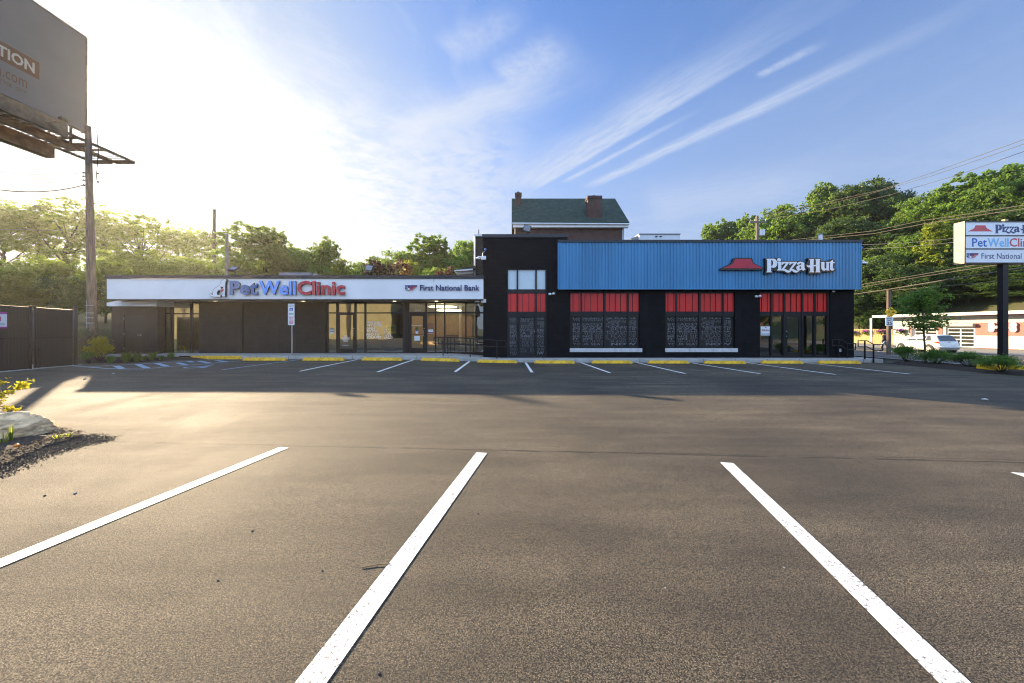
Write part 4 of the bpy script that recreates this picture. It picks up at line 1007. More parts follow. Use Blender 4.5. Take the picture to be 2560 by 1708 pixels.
# downlights in the soffit
d0 = None
for v, lab in ((537, 'under the seated dog sign'), (757.6, 'above the parking sign'), (986.5, 'above the lettered clinic window'), (1091, 'above the bank window')):
    if d0 is None:
        d0 = thing('downlight', '', 'lamp', (0, 0, 0), group='downlights in the soffit')
        m = MB(); m.disc((0, 0, -0.004), 0.10, (0, 0, 1), 0.012, 20); m.build('lens', 'lamp', d0)
        m = MB(); m.tube([(0.105 * math.cos(a), 0.105 * math.sin(a), -0.006) for a in frange(0, 2 * PI, 20)], 0.012, 6, cap=False); m.build('trim_ring', 'white_paint', d0)
        o = d0
    else: o = copy_tree(d0)
    o.location = (PX(v, 18.15), 18.15, zb - 0.041); o['label'] = 'small round lit downlight in the soffit ' + lab
# ------------------------------------------------------------------ clinic sign: seated dog and three coloured words
yl = YW - 0.13
sxx = lambda v: PX(510 + v / 6.351, yl)
szz = lambda v: PZ(690 + v / 6.351, yl)
DOG = [(300, 66), (328, 47), (350, 58), (353, 76), (343, 92), (338, 125), (334, 165), (336, 215), (333, 262), (331, 298), (338, 322), (318, 328), (290, 326), (284, 312), (292, 296), (288, 268), (272, 245), (246, 222), (224, 234), (207, 262), (205, 296), (226, 304), (254, 308), (262, 320), (252, 331), (190, 332), (140, 331), (108, 318), (94, 302), (97, 288), (112, 284), (126, 296), (140, 300), (146, 288), (140, 262), (150, 228), (178, 196), (214, 172), (250, 150), (264, 128), (266, 104), (276, 82)]
cs = thing('wall_sign', 'seated white dog emblem beside blue, light blue and red raised letters on the white fascia', 'sign', (sxx(1200), YW, szz(330)))
dl_ = smooth_loop(DOG, 3)
cxg = sum(p[0] for p in dl_) / len(dl_); cyg = sum(p[1] for p in dl_) / len(dl_)
def grow(lp, d):
    out = []; n = len(lp); area = sum(lp[i][0] * lp[(i + 1) % n][1] - lp[(i + 1) % n][0] * lp[i][1] for i in range(n)); sg = 1 if area > 0 else -1
    for i in range(n):
        a, b = lp[i - 1], lp[(i + 1) % n]; dx, dy = b[0] - a[0], b[1] - a[1]; L = math.hypot(dx, dy) or 1
        out.append((lp[i][0] + sg * dy / L * d, lp[i][1] - sg * dx / L * d))
    return out
mb = MB(); put_outline(mb, [grow(dl_, 6.0)], sxx, szz, yl, 0.12); mb.build('emblem_outline', 'sign_return', cs)
mb = MB(); put_outline(mb, [dl_], sxx, szz, yl - 0.01, 0.02); de = mb.build('dog_emblem', 'sign_white', cs)
HEART = [(290, 256), (272, 236), (266, 222), (270, 211), (280, 210), (290, 219), (302, 211), (313, 213), (316, 224), (308, 240)]
mb = MB(); put_outline(mb, [smooth_loop(HEART, 2)], sxx, szz, yl - 0.022, 0.012); mb.build('heart', 'clinic_red', de)
mb = MB(); put_outline(mb, [[(268, 165), (282, 176), (296, 176), (308, 166), (306, 195), (298, 206), (288, 212), (278, 204), (270, 192)]], sxx, szz, yl - 0.022, 0.012); mb.build('cat_head', 'sign_black', de)
for s, a, b, mt, nm, bo in (('Pet', 405, 850, 'navy_face', 'dark_blue_lettering', .028), ('Well', 872, 1455, 'sky_face', 'light_blue_lettering', .028), ('Clinic', 1478, 2235, 'clinic_red', 'red_lettering', .028)):
    mb = MB(); put_text(mb, s, sxx(a), sxx(b), szz(303), szz(76), yl, 0.075, bo); lo = mb.build(nm, 'sign_return', cs)
    mb = MB(); put_text(mb, s, sxx(a), sxx(b), szz(303), szz(76), yl - 0.004, 0, bo); mb.build('letter_face', mt, lo)
# dog-ear on the t
mb = MB(); put_outline(mb, [[(836, 118), (860, 136), (846, 150), (830, 150)]], sxx, szz, yl - 0.003, 0.08); mb.build('letter_tail', 'navy_face', cs)
# bank sign
bs = thing('wall_sign', 'small flag emblem and dark blue bank lettering on the right of the white fascia', 'sign', (PX(1110, YW), YW, PZ(727, YW)))
yb_ = YW - 0.06
qx = lambda v: PX(500 + v / 3.176, yb_)
qz = lambda v: PZ(640 + v / 3.176, yb_)
mb = MB(); put_text(mb, 'First National Bank', qx(1746), qx(2218), qz(274), qz(230), yb_, 0.055, .008); mb.build('lettering', 'sign_navy', bs)
def flag(parent, fx, fz, d, face='-y', th=0.05):
    mb = MB(); put_outline(mb, [[(0, 0), (100, 0), (92, 14), (62, 14), (58, 24), (50, 24), (40, 38), (22, 42), (6, 36), (0, 30)]], fx, fz, d, th, face); o = mb.build('flag_emblem', 'sign_navy', parent)
    mb = MB()
    for i in range(4): put_outline(mb, [[(48 - i * 5, 10 + i * 8.5), (96 - i * 10, 10 + i * 8.5), (91 - i * 10, 14.5 + i * 8.5), (45 - i * 5, 14.5 + i * 8.5)]], fx, fz, d - 0.006 if face == '-y' else d, 0.01, face)
    mb.build('stripe', 'clinic_red', o)
    mb = MB()
    for (a, b) in ((8, 8), (20, 8), (8, 19), (20, 19), (14, 31)): put_outline(mb, [[(a + 4.2 * math.cos(t) * (1 if k % 2 == 0 else .5), b + 4.2 * math.sin(t) * (1 if k % 2 == 0 else .5)) for k, t in enumerate(frange(0.3, 0.3 + 2 * PI, 10)[:-1])]], fx, fz, d - 0.006, 0.01, face)
    put_outline(mb, [[(22, 26), (34, 22), (44, 28), (40, 36), (26, 40), (18, 36)]], fx, fz, d - 0.006, 0.01, face)
    mb.build('star', 'sign_white', o)
flag(bs, lambda v: qx(1628 + v * 0.97), lambda v: qz(232 + v * 0.98), yb_)
# round anchor plate above the bank lettering
t_ = thing('wall_fitting', 'tiny round grey fitting on the white fascia above the bank lettering', 'fitting', (PX(1085, YW), YW, PZ(701, YW)))
m = MB(); m.disc((PX(1085, YW), YW - 0.012, PZ(701, YW)), 0.055, (0, 1, 0), 0.02, 16); m.build('plate', 'white_panel', t_)
m = MB(); m.tube([(PX(1085, YW), YW - 0.03, PZ(698, YW)), (PX(1085, YW), YW - 0.03, PZ(703.5, YW))], 0.014, 6); m.build('pin', 'grey_steel', t_)

# ------------------------------------------------------------------ lettering and notices on the clinic and bank glass
yg = YS + 0.046
gx_ = lambda v: PX(810 + v / 10.4545, yg)
gz_ = lambda v: PZ(740 + v / 10.4545, yg)
mb = MB()
for s, a, b, c, d in (("WALK-IN", 1115, 1475, 663, 722), ("VET CARE.", 1115, 1525, 738, 796), ("OPEN", 1110, 1330, 825, 882), ("TO YOU.", 1110, 1430, 894, 952), ("KIND TO", 1110, 1445, 978, 1037), ("YOUR PET.", 1110, 1520, 1054, 1112)):
    put_text(mb, s, gx_(a), gx_(b), gz_(d), gz_(c), yg, 0, .022)
mb.build('window_lettering', 'sign_white', cf)
DG2 = [(1575, 858), (1600, 868), (1640, 890), (1652, 940), (1690, 975), (1735, 1010), (1755, 1060), (1790, 1075), (1795, 1098), (1760, 1108), (1655, 1108), (1655, 1085), (1690, 1075), (1690, 1040), (1665, 1010), (1638, 1030), (1635, 1080), (1615, 1108), (1580, 1108), (1600, 1075), (1600, 1020), (1590, 960), (1580, 905), (1562, 885)]
lp = smooth_loop(DG2, 3); mb = MB()
mb.tube([(gx_(p[0]), yg - 0.004, gz_(p[1])) for p in lp + lp[:1]], 0.014, 5, cap=False)
mb.build('dog_outline', 'sign_white', cf)
mb = MB()
for i, wv in enumerate((70, 60, 90, 170, 180, 180, 150, 100, 110, 90)): mb.quad((gx_(570 - wv * .6), yg - .024, gz_(1042 + i * 17.5)), (gx_(570 + wv * .6), yg - .024, gz_(1042 + i * 17.5)), (gx_(570 + wv * .6), yg - .024, gz_(1035 + i * 17.5)), (gx_(570 - wv * .6), yg - .024, gz_(1035 + i * 17.5)))
for i, wv in enumerate((180, 90)): mb.quad((gx_(570 - wv * .5), yg - .024, gz_(1290 + i * 16)), (gx_(570 + wv * .5), yg - .024, gz_(1290 + i * 16)), (gx_(570 + wv * .5), yg - .024, gz_(1283 + i * 16)), (gx_(570 - wv * .5), yg - .024, gz_(1283 + i * 16)))
mb.build('door_lettering', 'sign_white', cf)
def notice(name, label, cat, x0, x1, z0, z1, y, mat, parts=()):
    t_ = thing(name, label, cat, ((x0 + x1) / 2, y, z0))
    m = MB(); m.box(x0, x1, y - 0.006, y, z0, z1); m.build('sheet', mat, t_)
    for nm, a, b, c, d, mt in parts:
        m = MB(); m.quad((x0 + (x1 - x0) * a, y - 0.008, z0 + (z1 - z0) * c), (x0 + (x1 - x0) * b, y - 0.008, z0 + (z1 - z0) * c), (x0 + (x1 - x0) * b, y - 0.008, z0 + (z1 - z0) * d), (x0 + (x1 - x0) * a, y - 0.008, z0 + (z1 - z0) * d)); m.build(nm, mt, t_)
    return t_
notice('poster', 'yellow poster with green print inside the clinic window beside the white dog outline', 'poster', gx_(1612), gx_(1872), gz_(982), gz_(768), yg + 0.05, 'poster_yellow', (('green_print', .12, .92, .58, .88, 'poster_green'), ('green_print', .1, .46, .28, .48, 'poster_green'), ('green_print', .56, .92, .28, .48, 'poster_green'), ('white_print', .2, .8, .05, .16, 'paper')))
notice('notice', 'small dark and white notice on the narrow pane left of the clinic door', 'notice', gx_(158), gx_(268), gz_(982), gz_(845), yg - 0.004, 'hvac_grey', (('white_print', .0, 1.0, .0, .3, 'paper'), ('white_print', .12, .88, .55, .72, 'paper')))
hx_ = lambda v: PX(1000 + v / 10.4545, yg)
hz_ = lambda v: PZ(740 + v / 10.4545, yg)
mb = MB(); put_text(mb, '6914', hx_(380), hx_(532), hz_(412), hz_(348), yg - .004, 0, .02); mb.build('house_number', 'sign_white', bf)
mb = MB(); put_text(mb, 'First National Bank', hx_(305), hx_(582), hz_(785), hz_(755), yg - .03, 0, .01); mb.build('door_lettering', 'sign_white', bf)
t_ = thing('sticker', 'round lime green sticker on the bank door glass', 'sticker', (hx_(445), yg, hz_(895)))
m = MB(); m.disc((hx_(445), yg - .032, hz_(850)), 0.088, (0, 1, 0), 0.004, 20); m.build('sticker_face', 'leaf_bright', t_); m = MB(); m.quad((hx_(405), yg - .036, hz_(858)), (hx_(485), yg - .036, hz_(858)), (hx_(485), yg - .036, hz_(846)), (hx_(405), yg - .036, hz_(846))); m.build('dark_print', 'poster_green', t_)
notice('sticker', 'tiny blue and white sticker below the round green one on the bank door', 'sticker', hx_(412), hx_(480), hz_(985), hz_(900), yg - .03, 'paper', (('blue_print', .0, 1, .66, 1, 'print_blue'),))
notice('notice', 'pale blue square notice low on the bank door', 'notice', hx_(378), hx_(522), hz_(1168), hz_(1045), yg - .03, 'paper')
notice('notice', 'white and maroon notice on the pane right of the bank door', 'notice', hx_(740), hx_(868), hz_(985), hz_(878), yg - .002, 'paper', (('maroon_print', 0, 1, .05, .36, 'maroon'),))
notice('notice', 'grey translucent panel on the pane right of the bank door', 'notice', hx_(706), hx_(878), hz_(900), hz_(712), yg + .06, 'hvac_grey')
ex = lambda v: PX(1880 + v / 7.833, YB + .1)
ez = lambda v: PZ(710 + v / 7.833, YB + .1)
hp = notice('poster', 'pale blue hiring poster at the left side of the restaurant entrance', 'poster', ex(168), ex(376), ez(1010), ez(832), YB + 0.098, 'paper')
mb = MB(); put_text(mb, 'Hiring', ex(192), ex(345), ez(940), ez(884), YB + 0.089, 0, .03); mb.build('lettering', 'maroon', hp)
mb = MB(); put_outline(mb, [RED_ROOF], lambda v: ex(238 + (v - 128) * 0.075), lambda v: ez(860 - (302 - v) * 0.085), YB + .09, .002); mb.build('roof_emblem', 'sign_red', hp)
mb = MB()
for i in range(4): mb.quad((ex(185), YB + .09, ez(974 + i * 9)), (ex(360 - 12 * (i % 2)), YB + .09, ez(974 + i * 9)), (ex(360 - 12 * (i % 2)), YB + .09, ez(970 + i * 9)), (ex(185), YB + .09, ez(970 + i * 9)))
mb.build('fine_print', 'hvac_grey', hp)

# ------------------------------------------------------------------ cameras, lights and small fittings on the walls
def dome_camera(x, y, z, label, s=1):
    t_ = thing('security_camera', label, 'camera', (x, y, z), group='white security cameras on the walls')
    m = MB(); m.box(x, x + s * 0.26, y - 0.06, y + 0.06, z - 0.09, z + 0.09); m.build('junction_box', 'plastic_white', t_, bevel=0.01)
    m = MB(); m.tube([(x - s * 0.002, y, z + 0.05), (x - s * 0.12, y - 0.02, z + 0.07), (x - s * 0.17, y - 0.02, z)], 0.032, 8); m.build('arm', 'plastic_white', t_, smooth=True)
    m = MB(); m.sphere((x - s * 0.18, y - 0.02, z - 0.03), (0.14, 0.12, 0.06)); m.build('housing', 'plastic_white', t_, smooth=True)
    m = MB(); m.sphere((x - s * 0.18, y - 0.02, z - 0.07), (0.085, 0.085, 0.07)); m.build('dome', 'lens_dark', t_, smooth=True)
    return t_
dome_camera(PX(1202, 17.72), YB - 0.065, PZ(645, 17.72), 'white dome camera high on the left corner of the black building, under a blue knob')
dome_camera(PX(1202, 17.72), YB - 0.065, PZ(752.5, 17.72), 'white camera low on the left corner of the black building, under the white fascia')
dome_camera(PX(2156, 17.5), 17.6, PZ(655.5, 17.5), 'white dome camera on the right end of the blue fascia', -1)
t_ = thing('blue_beacon', 'small blue knob with a cable on the black wall above the upper white camera', 'fitting', (PX(1213, 17.7), YB, PZ(623, 17.7)))
m = MB(); m.sphere((PX(1213, 17.7), YB - 0.05, PZ(623, 17.7)), 0.055); m.build('knob', 'blue_plastic', t_, smooth=True)
m = MB(); m.tube([(PX(1213, 17.7), YB - 0.03, PZ(626, 17.7)), (PX(1207, 17.7), YB - 0.05, PZ(632, 17.7)), (PX(1206, 17.7), YB - 0.05, PZ(640, 17.7))], 0.012, 5); m.build('cable', 'steel', t_)
t_ = thing('blue_beacon', 'small blue knob on the right end of the blue fascia above its camera', 'fitting', (PX(2156, 17.5), 17.6, PZ(619, 17.5)))
m = MB(); m.sphere((PX(2156.5, 17.6), 17.65, PZ(619, 17.6)), 0.05); m.build('knob', 'blue_plastic', t_, smooth=True); m = MB(); m.disc((PX(2154.5, 17.6), 17.65, PZ(619, 17.6)), 0.03, (1, 0, 0), 0.05, 10); m.build('base', 'steel', t_)
for (v, w_, lab) in ((1379, 735, 'twin emergency light on the black wall right of the tall window'), (1894, 741, 'twin emergency light on the black wall left of the restaurant entrance')):
    x, z = PX(v, 17.75), PZ(w_, 17.75)
    t_ = thing('emergency_light', lab, 'lamp', (x, YB, z), group='twin head emergency lights')
    m = MB(); m.box(x - 0.06, x + 0.06, YB - 0.06, YB - 0.002, z - 0.05, z + 0.03); m.build('body', 'grey_steel', t_)
    for s in (-1, 1):
        m = MB(); m.sphere((x + s * 0.09, YB - 0.09, z + 0.01 * s), (0.075, 0.06, 0.06)); m.build('lamp_head', 'plastic_white', t_, smooth=True)
x, z = PX(2089, 17.7), PZ(728, 17.7)
t_ = thing('security_camera', 'small white bullet camera under the right part of the blue fascia', 'camera', (x, YB, z), group='white security cameras on the walls')
m = MB(); m.disc((x, YB - 0.02, z), 0.05, (0, 1, 0), 0.03, 12); m.build('base', 'plastic_white', t_); m = MB(); m.tube([(x, YB - 0.04, z), (x - 0.16, YB - 0.14, z - 0.02)], 0.04, 10); m.build('housing', 'plastic_white', t_)
x, z = PX(2102, 17.75), PZ(876, 17.75)
t_ = thing('wall_outlet', 'small white outlet low on the black wall behind the stair rail', 'outlet', (x, YB, z))
m = MB(); m.box(x - 0.04, x + 0.04, YB - 0.03, YB - 0.002, z - 0.07, z + 0.07); m.build('cover', 'plastic_white', t_); m = MB(); m.box(x - 0.015, x + 0.015, YB - 0.034, YB - 0.0305, z - 0.04, z + 0.04); m.build('socket', 'grey_steel', t_)
# ------------------------------------------------------------------ handrails
def rail(name, label, lines, posts, r=0.022, group=None):
    base = posts[0][0] if posts else lines[0][0]
    t_ = thing(name, label, 'handrail', base, group=group)
    for nm, pts, cl in lines_named(lines):
        m = MB(); m.tube(pts, r, 6); m.build(nm, 'black_metal', t_)
    for a, b in posts:
        m = MB(); m.box(a[0] - .022, a[0] + .022, a[1] - .022, a[1] + .022, a[2], b[2]); m.build('post', 'black_metal', t_)
    return t_
def lines_named(lines): return [('top_rail' if i == 0 else ('lower_rail' if i == 1 else 'end_bar'), p, 0) for i, p in enumerate(lines)]
def ramp(Y, x0, x1, y0a, y0b, gap, posts, label):
    P = lambda v, w_: (PX(v, Y), Y, PZ(w_, Y))
    li = [[P(x0, y0a), P(x0 + 45, y0a + 0.8), P(x1 - 20, y0b - 0.6), P(x1, y0b)], [P(x0, y0a + gap), P(x0 + 45, y0a + gap + 0.8), P(x1 - 20, y0b + gap - 0.6), P(x1, y0b + gap)], [P(x0, y0a), P(x0, y0a + gap)], [P(x1, y0b), P(x1, y0b + gap)]]
    ps_ = []
    for v in posts:
        f = max(0, min(1, (v - x0 - 45) / (x1 - 65 - x0))); w_ = y0a + 0.8 + (y0b - y0a - 1.4) * f
        X = PX(v, Y); ps_.append(((X, Y, sw(X) - 0.002), (X, Y, PZ(w_, Y))))
    return rail('ramp_rail', label, li, ps_, group='black rails of the shop ramp')
ramp(17.22, 1085, 1265, 843, 851.5, 16.5, (1107.7, 1175.4, 1242), 'black sloping two bar rail at the kerb side of the ramp')
ramp(18.55, 1096, 1252, 843.5, 850.5, 15.5, (1119.7, 1184, 1240), 'black sloping two bar rail at the wall side of the ramp')
P = lambda v, w_, Y: (PX(v, Y), Y, PZ(w_, Y))
def stair_rail(Y, pts, gap, posts, label):
    t = [P(v, w_, Y) for v, w_ in pts]; b = [P(v, w_ + g, Y) for (v, w_), g in zip(pts, gap)]
    return rail('stair_rail', label, [t, b, [t[0], b[0]], [t[-1], b[-1]]], [((PX(v, Y), Y, zb_), (PX(v, Y), Y, PZ(w_, Y))) for v, w_, zb_ in posts], group='black rails of the side steps')
stair_rail(16.95, [(2145.3, 851.9), (2167.2, 851.9), (2185, 861.5), (2207, 861.5)], (15, 15, 15, 15), [(2162, 852, sw(17) - 0.003), (2183.7, 861, -0.13)], 'black cranked rail at the kerb side of the steps')
stair_rail(17.65, [(2081, 849.5), (2103.4, 849.5), (2117.5, 859), (2139, 859)], (15, 15, 16, 15), [(2096.4, 849.5, 0.08), (2117.5, 859, 0.08)], 'black cranked rail beside the black wall at the steps')

# ------------------------------------------------------------------ accessible parking sign
Yp = 17.35; xp = PX(730, Yp)
t_ = thing('parking_sign', 'grey post with white accessible parking plates in front of the brown brick wall', 'sign', (xp, Yp, 0.232))
m = MB(); m.box(xp - 0.03, xp + 0.03, Yp - 0.012, Yp + 0.02, 0.2, PZ(762, Yp)); m.build('post', 'steel', t_)
pl, pr_ = PX(720.4, Yp), PX(736.8, Yp); yp = Yp - 0.014
m = MB(); m.box(pl, pr_, yp - 0.004, yp, PZ(790.7, Yp), PZ(759.6, Yp)); a = m.build('plate', 'sign_white', t_, bevel=0.0015)
m = MB(); m.quad((PX(724.5, Yp), yp - .006, PZ(777.5, Yp)), (PX(732.7, Yp), yp - .006, PZ(777.5, Yp)), (PX(732.7, Yp), yp - .006, PZ(769.8, Yp)), (PX(724.5, Yp), yp - .006, PZ(769.8, Yp))); m.build('blue_square', 'sign_blue', a)
m = MB(); c0, c1 = PX(728.3, Yp), PZ(774.6, Yp)
m.tube([(c0 + .035 * math.cos(k), yp - .008, c1 + .035 * math.sin(k)) for k in frange(1.9, 6.0, 12)], 0.008, 4); m.tube([(c0 - .005, yp - .008, c1 + .075), (c0, yp - .008, c1 + .02), (c0 + .03, yp - .008, c1 + .02), (c0 + .045, yp - .008, c1 - .03)], 0.010, 4); m.build('wheelchair', 'sign_white', a)
m = MB(); put_text(m, 'RESERVED', PX(722.2, Yp), PX(735, Yp), PZ(764.4, Yp), PZ(762, Yp), yp - .006, 0, .01); put_text(m, 'PARKING', PX(722.8, Yp), PX(734.4, Yp), PZ(768.2, Yp), PZ(765.8, Yp), yp - .006, 0, .01)
for v in (783.0, 786.5): m.quad((PX(722.5, Yp), yp - .006, PZ(v + 1.4, Yp)), (PX(734.7, Yp), yp - .006, PZ(v + 1.4, Yp)), (PX(734.7, Yp), yp - .006, PZ(v, Yp)), (PX(722.5, Yp), yp - .006, PZ(v, Yp)))
m.build('lettering', 'sign_green', a)
m = MB(); m.box(pl, pr_, yp - 0.004, yp, PZ(813, Yp), PZ(791.2, Yp)); a = m.build('plate', 'sign_white', t_, bevel=0.0015)
m = MB()
for i in range(6): m.quad((PX(722.8 + (i % 2), Yp), yp - .006, PZ(795.2 + i * 3, Yp)), (PX(734.5 - (i % 2), Yp), yp - .006, PZ(795.2 + i * 3, Yp)), (PX(734.5 - (i % 2), Yp), yp - .006, PZ(793.8 + i * 3, Yp)), (PX(722.8 + (i % 2), Yp), yp - .006, PZ(793.8 + i * 3, Yp)))
m.build('red_print', 'sign_red', a)

# ------------------------------------------------------------------ roof equipment
def floodlight(v, w_, Y, zroof, label, tilt=0.7):
    x, z = PX(v, Y), PZ(w_, Y)
    t_ = thing('roof_floodlight', label, 'floodlight', (x, Y, zroof), group='floodlights on the roof edges')
    m = MB(); m.tube([(x + .05, Y, zroof - 0.1), (x + .05, Y, z - 0.12), (x, Y - 0.02, z - 0.02)], 0.018, 6); m.build('bracket', 'black_metal', t_)
    R = Matrix.Translation((x, Y - 0.05, z)) @ Matrix.Rotation(-tilt, 4, 'X') @ Matrix.Rotation(0.22, 4, 'Y')
    m = MB(); q = MB(); q.box(-.19, .19, -.03, .05, -.16, .20); m.add(q.v, q.f, R); h = m.build('lamp_head', 'bronze_frame', t_)
    m = MB(); q = MB(); q.quad((-.16, -.034, -.10), (.16, -.034, -.10), (.16, -.034, .17), (-.16, -.034, .17)); m.add(q.v, q.f, R); m.build('lens', 'hvac_grey', h)
floodlight(585, 673, 18.0, zc, 'tilted black floodlight on the low roof left of the clinic letters', 0.9)
floodlight(923.5, 672, 18.0, zc, 'black floodlight on the low roof in front of the copper red tree', 0.4)
floodlight(1317, 573.5, 18.4, bz(586), 'black floodlight on the tall black parapet in front of the brick house', 0.15)
t_ = thing('roof_unit', 'grey flat roof unit on the low roof right of the light blue letters', 'roof unit', (PX(737, 23), 23, 3.9))
m = MB(); m.box(PX(698, 23), PX(776, 23), 23, 26, 3.7, PZ(681.5, 23)); m.build('casing', 'hvac_grey', t_, bevel=0.02); m = MB(); m.box(PX(778, 23), PX(790, 23), 23.2, 25.8, 3.7, PZ(684, 23)); m.build('side_duct', 'steel', t_)
t_ = thing('roof_unit', 'white rooftop air handling cabinet behind the blue fascia', 'roof unit', (PX(1650, 21), 21, 5.5))
m = MB(); m.box(PX(1598, 21), PX(1700, 21), 21, 23, 5.4, PZ(586.5, 21)); cabn = m.build('cabinet', 'metal_roof_white', t_, bevel=0.01)
m = MB(); m.box(PX(1597, 21), PX(1701, 21), 20.96, 23.04, PZ(586.4, 21), PZ(584.4, 21)); m.build('lid', 'hvac_grey', t_)
for v in (1638, 1649):
    m = MB(); m.tube([(PX(v, 21), 20.97, PZ(592, 21)), (PX(v + 5, 21), 20.97, PZ(591, 21))], 0.03, 6); m.build('latch', 'black_metal', cabn)
m = MB(); m.prism([(PX(1583, 21), 21.2, PZ(600, 21)), (PX(1597, 21), 21.2, PZ(600, 21)), (PX(1597, 21), 21.2, PZ(588, 21)), (PX(1580, 21), 21.2, PZ(594, 21))], (0, 1.4, 0)); m.build('hood', 'hvac_grey', t_)
t_ = thing('vent_pipe', 'short white vent pipe on the roof behind the right part of the blue fascia', 'pipe', (PX(2051, 20), 20, 5.5))
m = MB(); m.tube([(PX(2051, 20), 20, 5.4), (PX(2051, 20), 20, PZ(586, 20))], 0.095, 14); m.build('pipe', 'metal_roof_white', t_); m = MB(); m.tube([(PX(2051, 20), 20, PZ(587.5, 20)), (PX(2051, 20), 20, PZ(585, 20))], 0.105, 14); m.build('rim', 'hvac_grey', t_)
# ================================================================== brick house behind
hy = 32.0
hs = thing('brick_house', 'dark red brick house with green shingle roof and two chimneys behind the black building', 'house', (PX(1424, hy), hy, 0.5))
hx0, hx1 = PX(1289, hy), PX(1560, hy); ez_, rz_ = PZ(556, 31.7), PZ(496.5, 36); hb = 40.0
m = MB(); m.box(hx0, hx1, hy, hb, 0.0, ez_ - 0.05); m.prism([(hx0 + .01, hy + .01, ez_ - .05), (hx0 + .01, 36, rz_ - .15), (hx0 + .01, hb - .01, ez_ - .05)], (hx1 - hx0 - .02, 0, 0)); m.build('wall', 'red_brick', hs)
rx0, rx1 = hx0 - 0.35, hx1 + 0.35
m = MB()
for (y0, y1) in ((31.6, 36.0), (40.4, 36.0)):
    zl = ez_ - 0.02
    m.quad((rx0, y0, zl), (rx1, y0, zl), (rx1, y1, rz_), (rx0, y1, rz_)); m.quad((rx0, y0, zl - .12), (rx0, y1, rz_ - .12), (rx1, y1, rz_ - .12), (rx1, y0, zl - .12))
    m.quad((rx0, y0, zl - .12), (rx1, y0, zl - .12), (rx1, y0, zl), (rx0, y0, zl)); m.quad((rx1, y0, zl - .12), (rx1, y1, rz_ - .12), (rx1, y1, rz_), (rx1, y0, zl)); m.quad((rx0, y0, zl - .12), (rx0, y0, zl), (rx0, y1, rz_), (rx0, y1, rz_ - .12))
m.build('roof', 'shingle', hs)
m = MB(); m.box(rx0 + .1, rx1 - .05, 31.64, 31.99, ez_ - .46, ez_ - .145); m.box(hx0 - .06, hx0 - .005, 31.995, 40, ez_ - .46, ez_ - .05); m.build('eave_board', 'white_paint', hs)
m = MB(); m.tube([(rx0 + .05, 31.55, ez_ - .14), (rx1 - .02, 31.55, ez_ - .19)], 0.07, 8); m.tube([(hx1 - .1, 31.6, ez_ - .3), (hx1 - .12, 31.93, ez_ - .6), (hx1 - .12, 31.93, 0.5)], 0.05, 8); m.build('gutter', 'metal_roof_white', hs)
def chimney(v0, v1, ytop, y, d):
    x0, x1, zt = PX(v0, y), PX(v1, y), PZ(ytop, y)
    c = MB(); c.box(x0, x1, y, y + d, ez_ - 1.0, zt - .25); o = c.build('chimney', 'red_brick', hs)
    c = MB(); c.box(x0 - .05, x1 + .05, y - .05, y + d + .05, zt - .247, zt); c.build('chimney_cap', 'red_brick', o)
    c = MB(); c.box(x0 - .03, x1 + .03, y - .04, y + d + .04, rz_ - 3.2 + (y - 32) * .8, rz_ - 2.9 + (y - 32) * .8) if False else c.tube([((x0 + x1) / 2, y + d / 2, zt), ((x0 + x1) / 2, y + d / 2, zt + .18)], .13, 10); c.build('flue_pot', 'red_brick', o)
chimney(1288.5, 1303, 482, 34.6, 0.6); chimney(1470, 1504, 489.5, 32.3, 0.9)
# annex of older brick at the left corner, with a porch roof
ya = 23.0; ax0 = PX(1189.5, ya)
an = thing('brick_annex', 'narrow grey brown brick annex with white eave peeking out left of the black building', 'house', (ax0 + 1, ya, 0.5))
m = MB(); m.box(ax0, -0.2, ya, 29, 0, PZ(592, ya)); m.build('wall', 'brown_block', an)
m = MB(); m.box(ax0 - .1, -0.2, ya - .12, 29.1, PZ(591.8, ya), PZ(587, ya)); m.build('eave', 'white_paint', an)
m = MB(); m.tube([(ax0 - .06, ya - .05, PZ(590, ya)), (ax0 - .06, ya - .05, 0.4)], 0.05, 8); m.build('downspout', 'white_paint', an)
m = MB(); m.tube([(PX(1196, ya), ya + .3, PZ(588, ya)), (PX(1196, ya), ya + .3, PZ(571, ya))], 0.03, 6); m.build('vent_stack', 'black_metal', an)
px0 = PX(1139, 22.6)
m = MB(); m.prism([(px0, 22.4, PZ(675.5, 22.4)), (ax0, 22.4, PZ(671.5, 22.4)), (ax0, 22.4, PZ(664, 22.4))], (0, 5, 0)); m.build('porch_roof', 'grey_shingle', an)
m = MB(); m.prism([(px0 - .05, 22.35, PZ(678.5, 22.35)), (ax0 - .12, 22.35, PZ(675.5, 22.35)), (ax0 - .12, 22.35, PZ(671.6, 22.35)), (px0 - .05, 22.35, PZ(675.7, 22.35))], (0, 5.1, 0)); m.prism([(px0 + .05, 22.6, PZ(686, 22.6)), (ax0 - .12, 22.6, PZ(683, 22.6)), (ax0 - .12, 22.6, PZ(677, 22.6)), (px0 + .05, 22.6, PZ(679.5, 22.6))], (0, 4.6, 0)); m.build('porch_fascia', 'white_paint', an)
m = MB(); m.box(px0 + .2, px0 + .35, 22.7, 22.85, 0.4, PZ(687, 22.6)); m.build('porch_post', 'white_paint', an)

